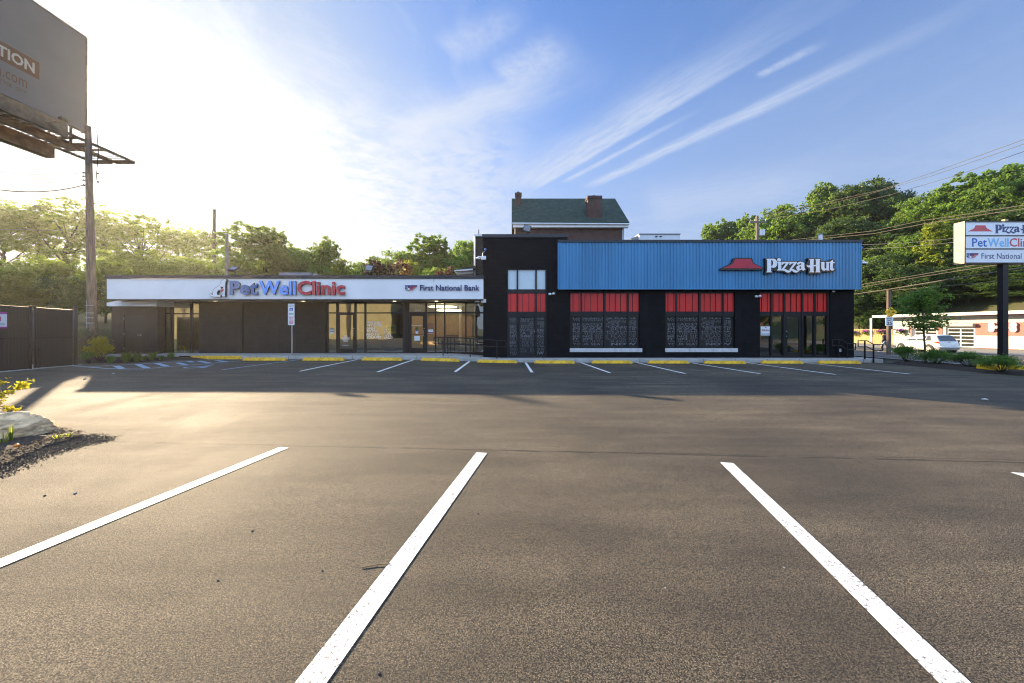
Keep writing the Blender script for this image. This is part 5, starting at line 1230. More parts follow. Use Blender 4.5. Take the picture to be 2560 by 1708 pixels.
# ================================================================== billboard
XB = -22.9
def by(v): return F * XB / (v - CX)
def bzz(v, w_): return PZ(w_, by(v))
YF = by(214); zt0, zb0 = bzz(214, 94.6), bzz(214, 330)
bb_ = thing('billboard', 'large steel billboard seen from below with pale vinyl face and an orange lettered band', 'billboard', (XB - 1, 9.0, 0.5))
L0 = YF - 16.0
m = MB(); m.box(XB - 0.25, XB, L0, YF, zb0, zt0); m.build('panel', 'board', bb_)
m = MB(); m.box(XB - 0.27, XB + .03, YF + .003, YF + .06, zb0 - .05, zt0 + .03); m.box(XB - .27, XB + .03, L0, YF, zt0 + .003, zt0 + .06); m.build('panel_edge', 'flare_steel', bb_)
s0, s1 = by(0), by(98)
zb_t, zb_b = bzz(98, 157), bzz(98, 200)
m = MB(); m.quad((XB + .006, L0 + 5, zb_b), (XB + .006, s1, zb_b), (XB + .006, s1, zb_t), (XB + .006, L0 + 5, zb_t)); band = m.build('orange_band', 'board_orange', bb_)
def bl_text(s, v0, v1, z0, z1, mat, name, bo, par):
    mb = MB(); put_text(mb, s, by(v0), by(v1), z0, z1, XB + .012, 0, bo, '+x'); return mb.build(name, mat, par)
zc0 = zb_b + .16; zc1 = zb_t - .16
y0_ = by(86); bl = MB(); put_text(bl, 'TION', y0_ - 1.26, y0_, zc0, zc1, XB + .012, 0, .03, '+x'); bl.build('band_lettering', 'board_pale', band)
bl = MB(); put_text(bl, 'n.com', by(67) - 1.02, by(67), bzz(67, 222), bzz(67, 203), XB + .012, 0, .0, '+x'); bl.build('web_lettering', 'board_orange', bb_)
bl = MB(); put_text(bl, 'ETTER  CITY', by(66) - .98, by(66), bzz(66, 238), bzz(66, 229), XB + .012, 0, .0, '+x'); bl.build('small_lettering', 'board_orange', bb_)
zy = zb0 + 0.0
# apron, beams, catwalk
m = MB(); m.box(XB - .1, XB + .05, L0, by(168), zb0 - .75, zb0 - .06); m.build('apron', 'flare_steel', bb_)
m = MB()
m.box(XB - 1.9, XB - 1.45, L0, by(205), zb0 - 1.5, zb0 - .9); m.box(XB - .75, XB - .55, L0, YF, zb0 - 1.05, zb0 - .8); m.build('main_beam', 'flare_steel', bb_)
YE = 21.7; zc_ = zb0 - 0.47
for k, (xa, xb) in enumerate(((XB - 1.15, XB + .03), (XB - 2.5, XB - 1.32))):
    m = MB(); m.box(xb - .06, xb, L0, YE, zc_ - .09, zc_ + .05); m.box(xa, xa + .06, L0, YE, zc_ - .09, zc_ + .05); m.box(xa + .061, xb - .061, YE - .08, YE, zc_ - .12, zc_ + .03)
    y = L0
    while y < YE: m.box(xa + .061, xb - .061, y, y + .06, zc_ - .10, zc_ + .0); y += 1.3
    fr_ = m.build('catwalk_frame', 'flare_steel', bb_)
    m = MB(); y = L0
    while y < YE - .1: m.box(xa + .062, xb - .062, y, y + .03, zc_ + .004, zc_ + .03); y += .22
    m.build('grating', 'grey_steel', fr_)
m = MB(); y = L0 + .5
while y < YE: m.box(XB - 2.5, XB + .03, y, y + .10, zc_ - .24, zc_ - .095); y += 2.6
m.build('outrigger', 'flare_steel', bb_)
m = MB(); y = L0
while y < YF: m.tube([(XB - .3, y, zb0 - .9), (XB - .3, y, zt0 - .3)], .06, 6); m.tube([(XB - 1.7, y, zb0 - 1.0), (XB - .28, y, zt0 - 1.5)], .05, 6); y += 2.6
m.build('brace', 'flare_steel', bb_)
m = MB(); m.box(XB - 2.45, XB - 2.2, L0, YF, zb0, zt0); m.build('rear_panel', 'grey_steel', bb_)
m = MB(); m.tube([(XB - 1.7, 8.5, -0.5), (XB - 1.7, 8.5, zb0 - 1.5)], 0.45, 20); m.build('column', 'flare_steel', bb_, smooth=True)
for y in (15.0, 17.5): m = MB(); m.tube([(XB + .03, y, zc_), (XB + .9, y, zc_ + .05), (XB + .95, y, zc_ + .1)], .03, 6); m.box(XB + .85, XB + 1.05, y - .16, y + .16, zc_ + .1, zc_ + .2); m.build('lamp_arm', 'flare_steel', bb_)

# ================================================================== poles and wires
def pole(name, label, cat, x, y, z0, z1, r0, r1, mat, n=14, lean=0.0):
    t_ = thing(name, label, cat, (x, y, z0))
    m = MB(); m.tube([(x + lean * k / 6, y, z0 + (z1 - z0) * k / 6) for k in range(7)], [r0 + (r1 - r0) * k / 6 for k in range(7)], n); m.build('post', mat, t_, smooth=False)
    return t_
yp1 = 18.6; xq = PX(231.5, yp1); ztop = PZ(316, yp1)
up1 = pole('utility_pole', 'tall leaning wooden utility pole in front of the billboard catwalk, left of the clinic', 'pole', xq, yp1, ground(xq, yp1) - .2, ztop, .19, .12, 'pole_wood', lean=PX(220, yp1) - xq)
m = MB()
for k, w_ in enumerate((432, 441, 451, 463)):
    z = PZ(w_, yp1); x = xq + (PX(220, yp1) - xq) * (z / ztop) - .16
    m.tube([(x + .06, yp1, z), (x - .10, yp1, z)], .022, 6); m.sphere((x - .12, yp1, z), .05, 8, 6)
for w_ in (434, 455): m.sphere((xq + .28, yp1, PZ(w_, yp1)), .05, 8, 6)
m.build('insulator', 'black_metal', up1)
m = MB(); x = xq - .19; m.tube([(x, yp1 - .08, 1.2), (x + .01, yp1 - .08, PZ(752, yp1))], .035, 6)
for w_ in (764, 783, 795, 808): z = PZ(w_, yp1); m.tube([(xq - .22, yp1 - .12, z), (xq, yp1 - .2, z), (xq + .2, yp1 - .12, z)], .018, 5)
m.build('conduit_strap', 'steel', up1)
m = MB(); m.tube([(xq + .22, yp1, PZ(330, yp1)), (xq + .30, yp1, PZ(380, yp1)), (xq + .18, yp1, PZ(450, yp1))], .018, 5); m.build('drop_cable', 'black_metal', up1)
for (v, wt, r, Yq, mt, lab) in ((535.5, 523, .145, 38.0, 'pole_wood', 'slim brown bare pole rising behind the low roof, left of the dog sign'), (567, 583, .130, 33.0, 'grey_wood', 'shorter grey bare pole rising behind the low roof beside the brown one')):
    x = PX(v, Yq); t_ = pole('utility_pole', lab, 'pole', x, Yq, ground(x, Yq) - .2, PZ(wt, Yq), r * 1.25, r, mt)
    m = MB(); m.box(x - r * 1.15, x + r * 1.15, Yq - r * 1.15, Yq + r * 1.15, PZ(wt, Yq) - .12, PZ(wt, Yq) - .06); m.build('band', 'steel', t_)
XW = 29.0; yu = F * XW / (1893 - CX)
up2 = pole('utility_pole', 'grey utility pole with crossarm and transformer behind the blue fascia', 'pole', XW, yu, zg(XW, yu) - .2, PZ(540, yu), .19, .14, 'grey_wood')
m = MB(); m.box(XW - 1.0, XW + 1.0, yu - .22, yu - .12, PZ(556, yu) - .1, PZ(556, yu) + .1); m.build('crossarm', 'grey_wood', up2)
m = MB(); m.tube([(XW + .42, yu - .2, PZ(590, yu)), (XW + .42, yu - .2, PZ(576, yu))], .30, 14); m.build('transformer', 'metal_roof_white', up2)
m = MB()
for s in (-.9, -.4, .4, .9): m.tube([(XW + s, yu - .17, PZ(556, yu) + .1), (XW + s, yu - .17, PZ(556, yu) + .3)], .04, 6)
m.build('insulator', 'grey_steel', up2)
# roadside pole carrying the two road signs
xs_, ysn = 27.5, 26.0; zs_ = zg(xs_, ysn) - .1
sp = pole('sign_pole', 'brown roadside pole carrying a yellow diamond and a speed limit plate', 'pole', PX(2222, ysn), ysn, zs_ - .2, PZ(726, ysn), .135, .11, 'pole_wood')
ysg = ysn - .16
t_ = thing('road_sign', 'yellow diamond share the road sign on the roadside pole', 'sign', (PX(2228, ysg), ysg, PZ(793, ysg)))
cx_, cz_, r = PX(2228, ysg), PZ(780.5, ysg), (PX(2243.5, ysg) - PX(2212.5, ysg)) / 2
m = MB(); m.prism([(cx_ - r, ysg, cz_), (cx_, ysg, cz_ - r * .86), (cx_ + r, ysg, cz_), (cx_, ysg, cz_ + r * .86)], (0, .012, 0)); a = m.build('plate', 'caution_yellow', t_)
m = MB()
put_text(m, 'SHARE', cx_ - r * .30, cx_ + r * .30, cz_ + r * .34, cz_ + r * .50, ysg - .004, 0, .02); put_text(m, 'THE', cx_ - r * .16, cx_ + r * .16, cz_ - r * .40, cz_ - r * .24, ysg - .004, 0, .02); put_text(m, 'ROAD', cx_ - r * .2, cx_ + r * .2, cz_ - r * .62, cz_ - r * .46, ysg - .004, 0, .02)
m.build('lettering', 'sign_black', a)
m = MB(); fxx = lambda v: cx_ + v * r * .8; fzz = lambda v: cz_ + v * r * .8
put_outline(m, [[(.08, -.02), (.16, .02), (.26, .02), (.36, .14), (.56, .14), (.62, .04), (.70, .02), (.70, -.12), (.60, -.16), (.10, -.10)]], fxx, fzz, ysg - .006, .004)
put_outline(m, [[(-.58, .02), (-.44, .12), (-.40, .2), (-.34, .16), (-.36, .06), (-.22, -.02), (-.26, -.12), (-.38, -.04), (-.5, -.1), (-.6, -.06)]], fxx, fzz, ysg - .006, .004); m.build('car_symbol', 'sign_black', a)
t_ = thing('road_sign', 'white speed limit 25 plate below the yellow diamond', 'sign', (PX(2223, ysg), ysg, PZ(815, ysg)))
x0, x1, z0, z1 = PX(2213, ysg), PX(2232.5, ysg), PZ(814.5, ysg), PZ(792.5, ysg)
m = MB(); m.box(x0, x1, ysg - .02, ysg - .008, z0, z1); a = m.build('plate', 'sign_white', t_)
m = MB(); w_ = x1 - x0; h_ = z1 - z0
put_text(m, 'SPEED', x0 + .14 * w_, x1 - .14 * w_, z0 + .76 * h_, z0 + .91 * h_, ysg - .024, 0, .02); put_text(m, 'LIMIT', x0 + .2 * w_, x1 - .2 * w_, z0 + .54 * h_, z0 + .69 * h_, ysg - .024, 0, .02); put_text(m, '25', x0 + .16 * w_, x1 - .16 * w_, z0 + .1 * h_, z0 + .46 * h_, ysg - .024, 0, .03)
m.build('lettering', 'sign_black', a)
def wire(label, pts, r, group, mat='wire', sag=0.0):
    m = MB(); P = []
    for a, b in zip(pts, pts[1:]):
        a, b = Vector(a), Vector(b); P += [a.lerp(b, k / 10) - Vector((0, 0, sag * 4 * (k / 10) * (1 - k / 10))) for k in range(10)]
    P.append(Vector(pts[-1])); m.tube(P, r, 5)
    o = m.build('overhead_wire', mat); recentre(o, P[0]); return tag(o, label, 'wire', group)
def wp(v, w_, X=XW): Y = F * X / (v - CX); return (X, Y, PZ(w_, Y))
g1 = 'overhead wires along the street'
def swire(label, ends, r=.018, X=XW, sag=.0, mat='wire'):
    pts = [wp(v, w_, X) for v, w_ in ends]; a, b = Vector(pts[-2]), Vector(pts[-1]); pts.append(tuple(b + (b - a).normalized() * 9)); return wire(label, pts, r, g1, mat, sag)
swire('topmost wire running from the transformer pole to the upper right', [(1890, 543), (2040, 511), (2199.5, 476), (2330, 432), (2474, 380), (2560, 349)], .016)
swire('second wire from the top running from the transformer pole', [(1892, 547), (2040, 518), (2168, 487), (2330, 440), (2501, 381), (2560, 360)], .015, XW + .5)
swire('third wire from the top leaving the transformer pole crossarm', [(1912, 550), (2080, 522), (2227, 487), (2400, 436), (2554, 381), (2562, 378)], .016, XW + .9)
swire('upper cable of the bundle passing behind the pylon sign top', [(1978, 600), (2183, 577.6), (2304, 552), (2430, 534), (2560, 513)], .02, XW)
swire('lower cable of the bundle passing behind the pylon sign top', [(1990, 603), (2187, 584), (2310, 560), (2430, 541), (2560, 522)], .024, XW)
swire('thin dark wire just above the blue knob of the fascia', [(2130, 613), (2260, 608), (2388, 596), (2480, 588)], .012, XW + 5, mat='grey_steel')
swire('thin dark wire level with the middle rows of the pylon sign', [(2130, 624), (2260, 618), (2388, 606), (2480, 598)], .012, XW + 5, mat='grey_steel')
swire('upper cable crossing below the pylon sign cabinet', [(2120, 717), (2300, 687), (2448, 661), (2560, 643)], .022, XW)
swire('second cable crossing below the pylon sign cabinet', [(2120, 724), (2300, 692.5), (2484, 664), (2560, 652)], .022, XW)
swire('thick cable passing over the top of the roadside sign pole', [(2100, 741), (2223, 723.5), (2390, 696), (2560, 669.5)], .036, 27.5)
swire('thin cable below the thick one, from the roadside sign pole', [(2223, 727), (2390, 713), (2560, 698)], .02, 27.5)
def lw(label, a, b, r=.012, Ya=yp1, Yb=16.0, sag=.1, X2=None):
    pa = (PX(a[0], Ya), Ya, PZ(a[1], Ya)); pb = (PX(b[0], Yb), Yb, PZ(b[1], Yb)); d = (Vector(pb) - Vector(pa)).normalized() * 6
    wire(label, [pa, pb, tuple(Vector(pb) + d)], r, 'wires on the left utility pole', 'grey_steel' if r < .02 else 'wire', sag)
lw('topmost thin wire leaving the left utility pole to the left', (214, 432), (0, 431))
lw('second thin wire leaving the left utility pole to the left', (214, 441), (0, 442))
lw('third thin wire leaving the left utility pole to the left', (214, 451), (0, 452))
lw('thick sagging cable leaving the left utility pole to the left', (210, 463), (0, 475), .026, sag=.2)
lw('thin wire sloping from the left utility pole down to the right', (229, 448), (330, 520), .010, yp1, 26, .1)
lw('thin cable crossing low in front of the left trees', (288, 592), (474, 642), .014, 22, 27, .1)
lw('low thin wire across the left tree crowns', (226, 573), (0, 573), .010, yp1, 17, .05)

# ================================================================== slatted chain link enclosure
fz_t = lambda y: PZ(763.9, 12.0) + (PZ(776.5, 14.2) - PZ(763.9, 12.0)) * (y - 12.0) / 2.2
XF = -17.36; y_end = 14.22
fe = thing('chain_link_fence', 'black chain link enclosure fence with privacy slats at the left edge', 'fence', (XF, y_end, 0.08))
def panel(y0, y1, nm):
    m = MB(); m.quad((XF, y0, .14), (XF, y1, .12), (XF, y1, fz_t(y1) - .02), (XF, y0, fz_t(y0) - .02)); m.build(nm, 'slats', fe)
    m = MB(); m.tube([(XF, y0, fz_t(y0)), (XF, y1, fz_t(y1))], .026, 8); m.tube([(XF, y0, 1.22), (XF, y1, 1.20)], .02, 6); m.tube([(XF, y0, .13), (XF, y1, .12)], .02, 6); m.build('gate_rail', 'black_metal', fe)
panel(13.02, y_end - .12, 'slat_panel'); panel(10.4, 12.86, 'slat_panel'); panel(7.6, 10.3, 'slat_panel')
for y, h_ in ((13.0, .05), (12.88, .05), (y_end, .12), (10.35, .05), (7.6, .05)):
    m = MB(); r = .055 if y == y_end else .034; zt_ = fz_t(y) + h_; m.tube([(XF, y, .0), (XF, y, zt_)], r, 10); p_ = m.build('post', 'black_metal', fe, smooth=True)
    m = MB(); m.sphere((XF, y, zt_), (r * 1.15, r * 1.15, r), 10, 6); m.build('post_cap', 'black_metal', p_, smooth=True)
for y in (12.86, 13.06):
    m = MB(); m.tube([(XF + .05, y, .03), (XF + .05, y, .78)], .018, 6); m.tube([(XF + .05, y, .78), (XF + .12, y + .03, .78)], .018, 6); m.build('drop_rod', 'black_metal', fe)
m = MB(); m.quad((XF - .0, y_end, .12), (-22.2, y_end, .12), (-22.2, y_end, fz_t(y_end)), (XF, y_end, fz_t(y_end))); m.tube([(XF, y_end, fz_t(y_end)), (-22.2, y_end, fz_t(y_end))], .026, 8); m.build('rear_panel', 'slats', fe)
t_ = thing('dumpster', 'grey waste container with a pale sloping lid inside the black fence', 'dumpster', (-19.6, 11.4, 0.06))
m = MB(); m.prism([(-20.6, 10.2, .2), (-18.4, 10.2, .2), (-18.2, 10.2, 1.5), (-20.8, 10.2, 1.5)], (0, 2.3, 0)); m.build('body', 'grey_steel', t_); m = MB(); m.prism([(-18.15, 10.15, 1.51), (-20.85, 10.15, 1.51), (-20.85, 10.15, 1.9)], (0, 2.4, 0)); m.build('lid', 'metal_roof_white', t_)
for x in (-20.3, -18.7):
    for y in (10.4, 12.3): m = MB(); m.disc((x, y, .13), .09, (0, 1, 0), .06, 10); m.build('caster', 'rubber', t_)
y0, y1 = F * XF / (0 - 14 - CX), F * XF / (15 - CX)
t_ = thing('fence_sign', 'white and purple no parking sign fixed to the black slatted fence', 'sign', (XF, y1, 1.3))
zA, zB = PZ(821, y1), PZ(781, y1)
m = MB(); m.box(XF + .03, XF + .036, y1 - .62, y1, zA, zB); a = m.build('plate', 'sign_white', t_)
m = MB(); h_ = zB - zA; m.quad((XF + .038, y1 - .62, zA), (XF + .038, y1, zA), (XF + .038, y1, zA + .1 * h_), (XF + .038, y1 - .62, zA + .1 * h_)); m.quad((XF + .038, y1 - .62, zB - .11 * h_), (XF + .038, y1, zB - .11 * h_), (XF + .038, y1, zB), (XF + .038, y1 - .62, zB)); m.build('purple_band', 'purple', a)
m = MB(); c0, c1, r = y1 - .31, zA + .58 * h_, .155
m.tube([(XF + .04, c0 + r * math.cos(k), c1 + r * math.sin(k)) for k in frange(0, 2 * PI, 24)], .014, 4, cap=False); m.tube([(XF + .042, c0 - r * .7, c1 + r * .7), (XF + .042, c0 + r * .7, c1 - r * .7)], .013, 4); m.build('ban_ring', 'clinic_red', a)
m = MB(); put_text(m, 'P', c0 - .06, c0 + .07, c1 - .09, c1 + .09, XF + .039, 0, .03, '+x'); put_text(m, 'NO PARKING', y1 - .55, y1 - .06, zA + .22 * h_, zA + .31 * h_, XF + .039, 0, .0, '+x'); m.build('lettering', 'sign_black', a)

# ================================================================== street side on the right: grooming shop, fence, baskets
XG = 48.8
def gy_(v): return F * XG / (v - CX)
def gz2(v, w_): return PZ(w_, gy_(v))
gb = thing('grooming_shop', 'low white and salmon pink shop with two glazed garage doors across the street', 'building', (XG, 37, -0.5))
Yn, Yf_ = 24.0, gy_(2232)
m = MB(); zr = 2.9; sill_ = -.55
d1 = (gy_(2342), gy_(2283)); d2 = (gy_(2436), gy_(2365)); zd = 1.55
def wallx(m, y0, y1, z0, z1, ops):
    ys = sorted({y0, y1} | {v for o in ops for v in o[:2]}); zs = sorted({z0, z1} | {v for o in ops for v in o[2:]})
    for a, b in zip(ys, ys[1:]):
        for c, d in zip(zs, zs[1:]):
            if any(o[0] < (a + b) / 2 < o[1] and o[2] < (c + d) / 2 < o[3] for o in ops): continue
            m.quad((XG, b, c), (XG, a, c), (XG, a, d), (XG, b, d))
    for o in ops: m.quad((XG, o[0], o[3]), (XG, o[1], o[3]), (XG + .2, o[1], o[3]), (XG + .2, o[0], o[3])); m.quad((XG, o[0], o[2]), (XG, o[0], o[3]), (XG + .2, o[0], o[3]), (XG + .2, o[0], o[2])); m.quad((XG, o[1], o[2]), (XG + .2, o[1], o[2]), (XG + .2, o[1], o[3]), (XG, o[1], o[3]))
split = gy_(2438)
wallx(m, split, Yf_, sill_, zr, [(d1[0], d1[1], sill_ + .02, zd), (d2[0], d2[1], sill_ + .02, zd)])
m.quad((XG, Yf_, sill_), (XG, Yf_, zr), (60, Yf_, zr), (60, Yf_, sill_)); m.build('wall', 'pale_wall', gb)
m = MB(); m.quad((XG, Yn, sill_), (60, Yn, sill_), (60, Yn, zr), (XG, Yn, zr)); m.build('side_wall', 'pale_wall', gb)
m = MB(); m.quad((XG, split, sill_), (XG, Yn, sill_), (XG, Yn, zr), (XG, split, zr)); m.build('end_wall', 'pink_wall', gb)
m = MB(); y = Yn
while y < split: m.box(XG - .03, XG - .002, y, min(y + .28, split), -.5, .78); y += .30
m.build('siding', 'shop_siding', gb)
m = MB(); m.box(XG - .025, XG - .002, Yn, split, 2.1, zr - .1); m.build('upper_siding', 'pale_wall', gb)
m = MB(); m.box(XG - .06, XG - .001, d1[1] + .1, d2[0] + .0 if False else d1[1] + .25, sill_, zd + .4); m.box(XG - .03, XG - .001, d1[0] - .55, d1[0] - .1, sill_, zd + .2); m.build('pink_pier', 'pink_wall', gb)
m = MB(); m.prism([(XG - 1.1, Yn - .3, zr), (60.3, Yn - .3, zr), (60.3, Yn - .3, zr + .32), (XG - 1.1, Yn - .3, zr + .32)], (0, gy_(2195) - Yn, 0)); m.build('roof', 'shop_siding', gb)
m = MB(); m.box(XG - 1.1, XG - 1.0, gy_(2200), gy_(2195), -.5, zr - .01); m.build('canopy_post', 'pale_wall', gb)
for (ya_, yb_2) in (d1, d2):
    f = MB(); n = 5; za, zb2 = sill_ + .05, zd - .02
    f.box(XG + .10, XG + .16, ya_ + .02, ya_ + .12, za, zb2); f.box(XG + .10, XG + .16, yb_2 - .12, yb_2 - .02, za, zb2); ym = (ya_ + yb_2) / 2; f.box(XG + .098, XG + .158, ym - .05, ym + .05, za, zb2)
    for k in range(n + 1): z = za + (zb2 - za - .08) * k / n; f.box(XG + .104, XG + .164, ya_ + .121, ym - .051, z, z + .08); f.box(XG + .104, XG + .164, ym + .051, yb_2 - .121, z, z + .08)
    dr_ = f.build('garage_door', 'white_paint', gb)
    g = MB(); g.quad((XG + .13, yb_2 - .1, za), (XG + .13, ya_ + .1, za), (XG + .13, ya_ + .1, zb2), (XG + .13, yb_2 - .1, zb2)); g.build('glass', 'garage_glass', dr_)
    g = MB(); g.tube([(XG - .22, ya_ - .15, zd + .32), (XG - .22, yb_2 + .15, zd + .32)], .19, 12); g.build('shutter_roll', 'pale_wall', dr_)
bn = thing('bone_sign', 'white bone shaped board with dark pink lettering on the salmon wall', 'sign', (XG - .1, gy_(2505), 1.2))
yc, w_, zc2 = (gy_(2474) + gy_(2545)) / 2, abs(gy_(2474) - gy_(2545)) / 2, PZ(819, gy_(2508))
BONE = []
def arc(cx, cz, r, a0, a1, n=8): return [(cx + r * math.cos(math.radians(a0 + (a1 - a0) * i / n)), cz + r * math.sin(math.radians(a0 + (a1 - a0) * i / n))) for i in range(n + 1)]
BONE = arc(.82, .28, .25, -30, 200) + arc(-.82, .28, .25, -20, 210) + arc(-.82, -.22, .25, 150, 380) + arc(.82, -.22, .25, 160, 390)
mb = MB(); put_outline(mb, [BONE], lambda v: -yc + v * w_ * .95, lambda v: zc2 + v * .95, XG - .16, .10, '-x'); a = mb.build('bone_board', 'sign_white', bn)
mb = MB(); put_text(mb, 'GOLDEN BONE', -yc - w_ * .70, -yc + w_ * .70, zc2 - .16, zc2 + .22, XG - .166, 0, .02, '-x'); mb.build('lettering', 'maroon', a)
# yellow timber fence with lattice top
fa, fb = gy_(2241), gy_(2110)
tf = thing('timber_fence', 'sunlit yellow timber fence with lattice top across the street', 'fence', (XG, (fa + fb) / 2, -.7))
m = MB(); y = fa; zt1 = .62
rnd = random.Random(3)
while y < fb: m.box(XG + .02, XG + .05, y + .004, y + .146, -.75, zt1 + rnd.uniform(-.0, .0)); y += .15
m.build('board_panel', 'cedar', tf)
m = MB(); m.box(XG, XG + .07, fa, fb, zt1 + .003, zt1 + .10); m.box(XG, XG + .07, fa, fb, 1.32, 1.40); m.build('rail', 'cedar', tf)
m = MB(); y = fa
while y < fb: m.box(XG + .02, XG + .04, y, y + .13, zt1 + .103, 1.318); y += .26
z = zt1 + .2
while z < 1.3: m.box(XG + .041, XG + .06, fa, fb, z, z + .09); z += .3
m.build('lattice', 'cedar', tf)
m = MB(); y = fa
while y <= fb + .1: m.box(XG + .071, XG + .17, y, y + .1, -.8, 1.42); y += 2.2
m.build('fence_post', 'cedar', tf)
m = MB(); x = XG + .071
while x < XG + 5: m.box(x, x + .146, fa - .05, fa - .02, -.75, 1.38); x += .15
m.build('return_panel', 'cedar', tf)
def basket(v, w_, col, label, first=[None]):
    y = gy_(v); z = PZ(w_, y); x = XG - .28
    t_ = thing('flower_basket', label, 'flower basket', (x, y, z), group='flower baskets on the timber fence')
    m = MB(); m.tube([(x, y, z - .28), (x, y, z)], [.14, .24], 10); m.build('pot', 'bark', t_)
    m = MB(); r_ = random.Random(int(v))
    for _ in range(150):
        a, b, q = r_.uniform(0, 2 * PI), r_.uniform(.0, .36), r_.uniform(-.18, .22); d = .06
        c = Vector((x + b * math.cos(a), y + b * math.sin(a) * 1.3, z + q * (1 - b))); u = Vector((r_.uniform(-1, 1), r_.uniform(-1, 1), r_.uniform(-1, 1))).normalized() * d; w2 = u.orthogonal().normalized() * d
        m.quad(c - u, c + w2, c + u, c - w2)
    m.build('flowers', col, t_)
    m = MB()
    for _ in range(120):
        a, b, q = r_.uniform(0, 2 * PI), r_.uniform(.0, .42), r_.uniform(-.45, .05); d = .08
        c = Vector((x + b * math.cos(a), y + b * math.sin(a) * 1.3, z + q)); u = Vector((r_.uniform(-1, 1), r_.uniform(-1, 1), r_.uniform(-1, 1))).normalized() * d; w2 = u.orthogonal().normalized() * d
        m.quad(c - u, c + w2, c + u, c - w2)
    m.build('leaves', 'leaf_green', t_)
    m = MB(); m.tube([(x, y, z - .1), (XG, y, z + .1)], .015, 5); m.build('hook', 'black_metal', t_)
basket(2137, 830, 'petal_purple', 'purple flower basket on the fence next to the black building')
basket(2168, 828, 'petal_pink', 'pink flower basket in the middle of the timber fence')
basket(2208, 827, 'petal_pink', 'pink flower basket on the fence beside the roadside sign pole')
basket(2258, 826, 'petal_purple', 'purple flower basket in the shaded corner beside the grooming shop')

# ================================================================== pylon sign
YC = 13.25; xc = 18.35
py_ = thing('pylon_sign', 'white three row cabinet sign on a black pole above the street bed', 'sign', (xc, 13.4, 0.0))
m = MB(); m.box(xc - .10, xc + .10, 13.28, 13.44, -.2, PZ(657, YC) - .003); m.build('pole', 'black_metal', py_)
cl, cr = PX(2410, YC), 2 * xc - PX(2410, YC) + .02; cb0, cb1 = PZ(659, YC), PZ(553.5, YC)
m = MB(); m.box(cl, cr, YC + .002, YC + .31, cb0, cb1); cab_ = m.build('cabinet', 'cabinet_side', py_)
m = MB(); f = .035
zs = [cb0, PZ(622.5, YC), PZ(589.5, YC), cb1]
for z in zs[1:3]: m.box(cl + f, cr - f, YC - .02, YC, z - .018, z + .018)
m.box(cl - .006, cl + f, YC - .022, YC, cb0, cb1); m.box(cr - f, cr + .006, YC - .022, YC, cb0, cb1); m.box(cl + f, cr - f, YC - .022, YC, cb0, cb0 + f); m.box(cl + f, cr - f, YC - .022, YC, cb1 - f, cb1)
m.build('face_frame', 'sign_black', py_)
faces = []
for a, b in zip(zs, zs[1:]):
    m = MB(); m.quad((cl + f, YC - .004, a + .018), (cr - f, YC - .004, a + .018), (cr - f, YC - .004, b - .018), (cl + f, YC - .004, b - .018)); faces.append(m.build('sign_face', 'sign_white', py_))
yt = YC - .009
k_ = 62.6 / (858 - 128)
tx_ = lambda v: PX(2420 + (v - 128) * k_, yt)
tz_ = lambda v: PZ(578.5 - (302 - v) * k_ * 1.02, yt)
m = MB(); put_outline(m, [RED_ROOF], tx_, tz_, yt, .004); m.build('roof_emblem', 'sign_red', faces[2])
m = MB()
for k, lp in LET.items(): put_outline(m, lp, tx_, lambda v: PZ(583.5 - (376 - v) * k_ * 1.02, yt), yt, .004)
m.build('black_lettering', 'sign_navy', faces[2])
for s, a, b, mt, nm in (('Pet', 2430.5, 2467.5, 'print_blue', 'blue_lettering'), ('Well', 2469.5, 2522, 'print_cyan', 'light_blue_lettering'), ('Clinic', 2524, 2590, 'sign_red', 'red_lettering')):
    m = MB(); put_text(m, s, PX(a, yt), PX(b, yt), PZ(617, yt), PZ(595.5, yt), yt, 0, .012); m.build(nm, mt, faces[1])
m = MB(); put_text(m, 'First National Bank', PX(2454, yt), PX(2597, yt), PZ(647, yt), PZ(633.5, yt), yt, 0, .0); m.build('bank_lettering', 'sign_navy', faces[0])
flag(faces[0], lambda v: PX(2417 + v * .30, yt), lambda v: PZ(633 + v * .31, yt), yt, th=.004)
m = MB(); m.box(PX(2503, 13.5) - .06, PX(2503, 13.5) + .06, YC + .1, YC + .2, cb1, cb1 + .12); m.build('photo_cell', 'cream_render', py_)
m = MB()
for s in (-1, 1): m.prism([(xc + s * .17, 13.1, -.1), (xc + s * .56, 13.1, -.1), (xc + s * .50, 13.1, .19), (xc + s * .17, 13.1, .19)], (0, .62, 0))
m.build('yellow_base', 'caution_yellow', py_)

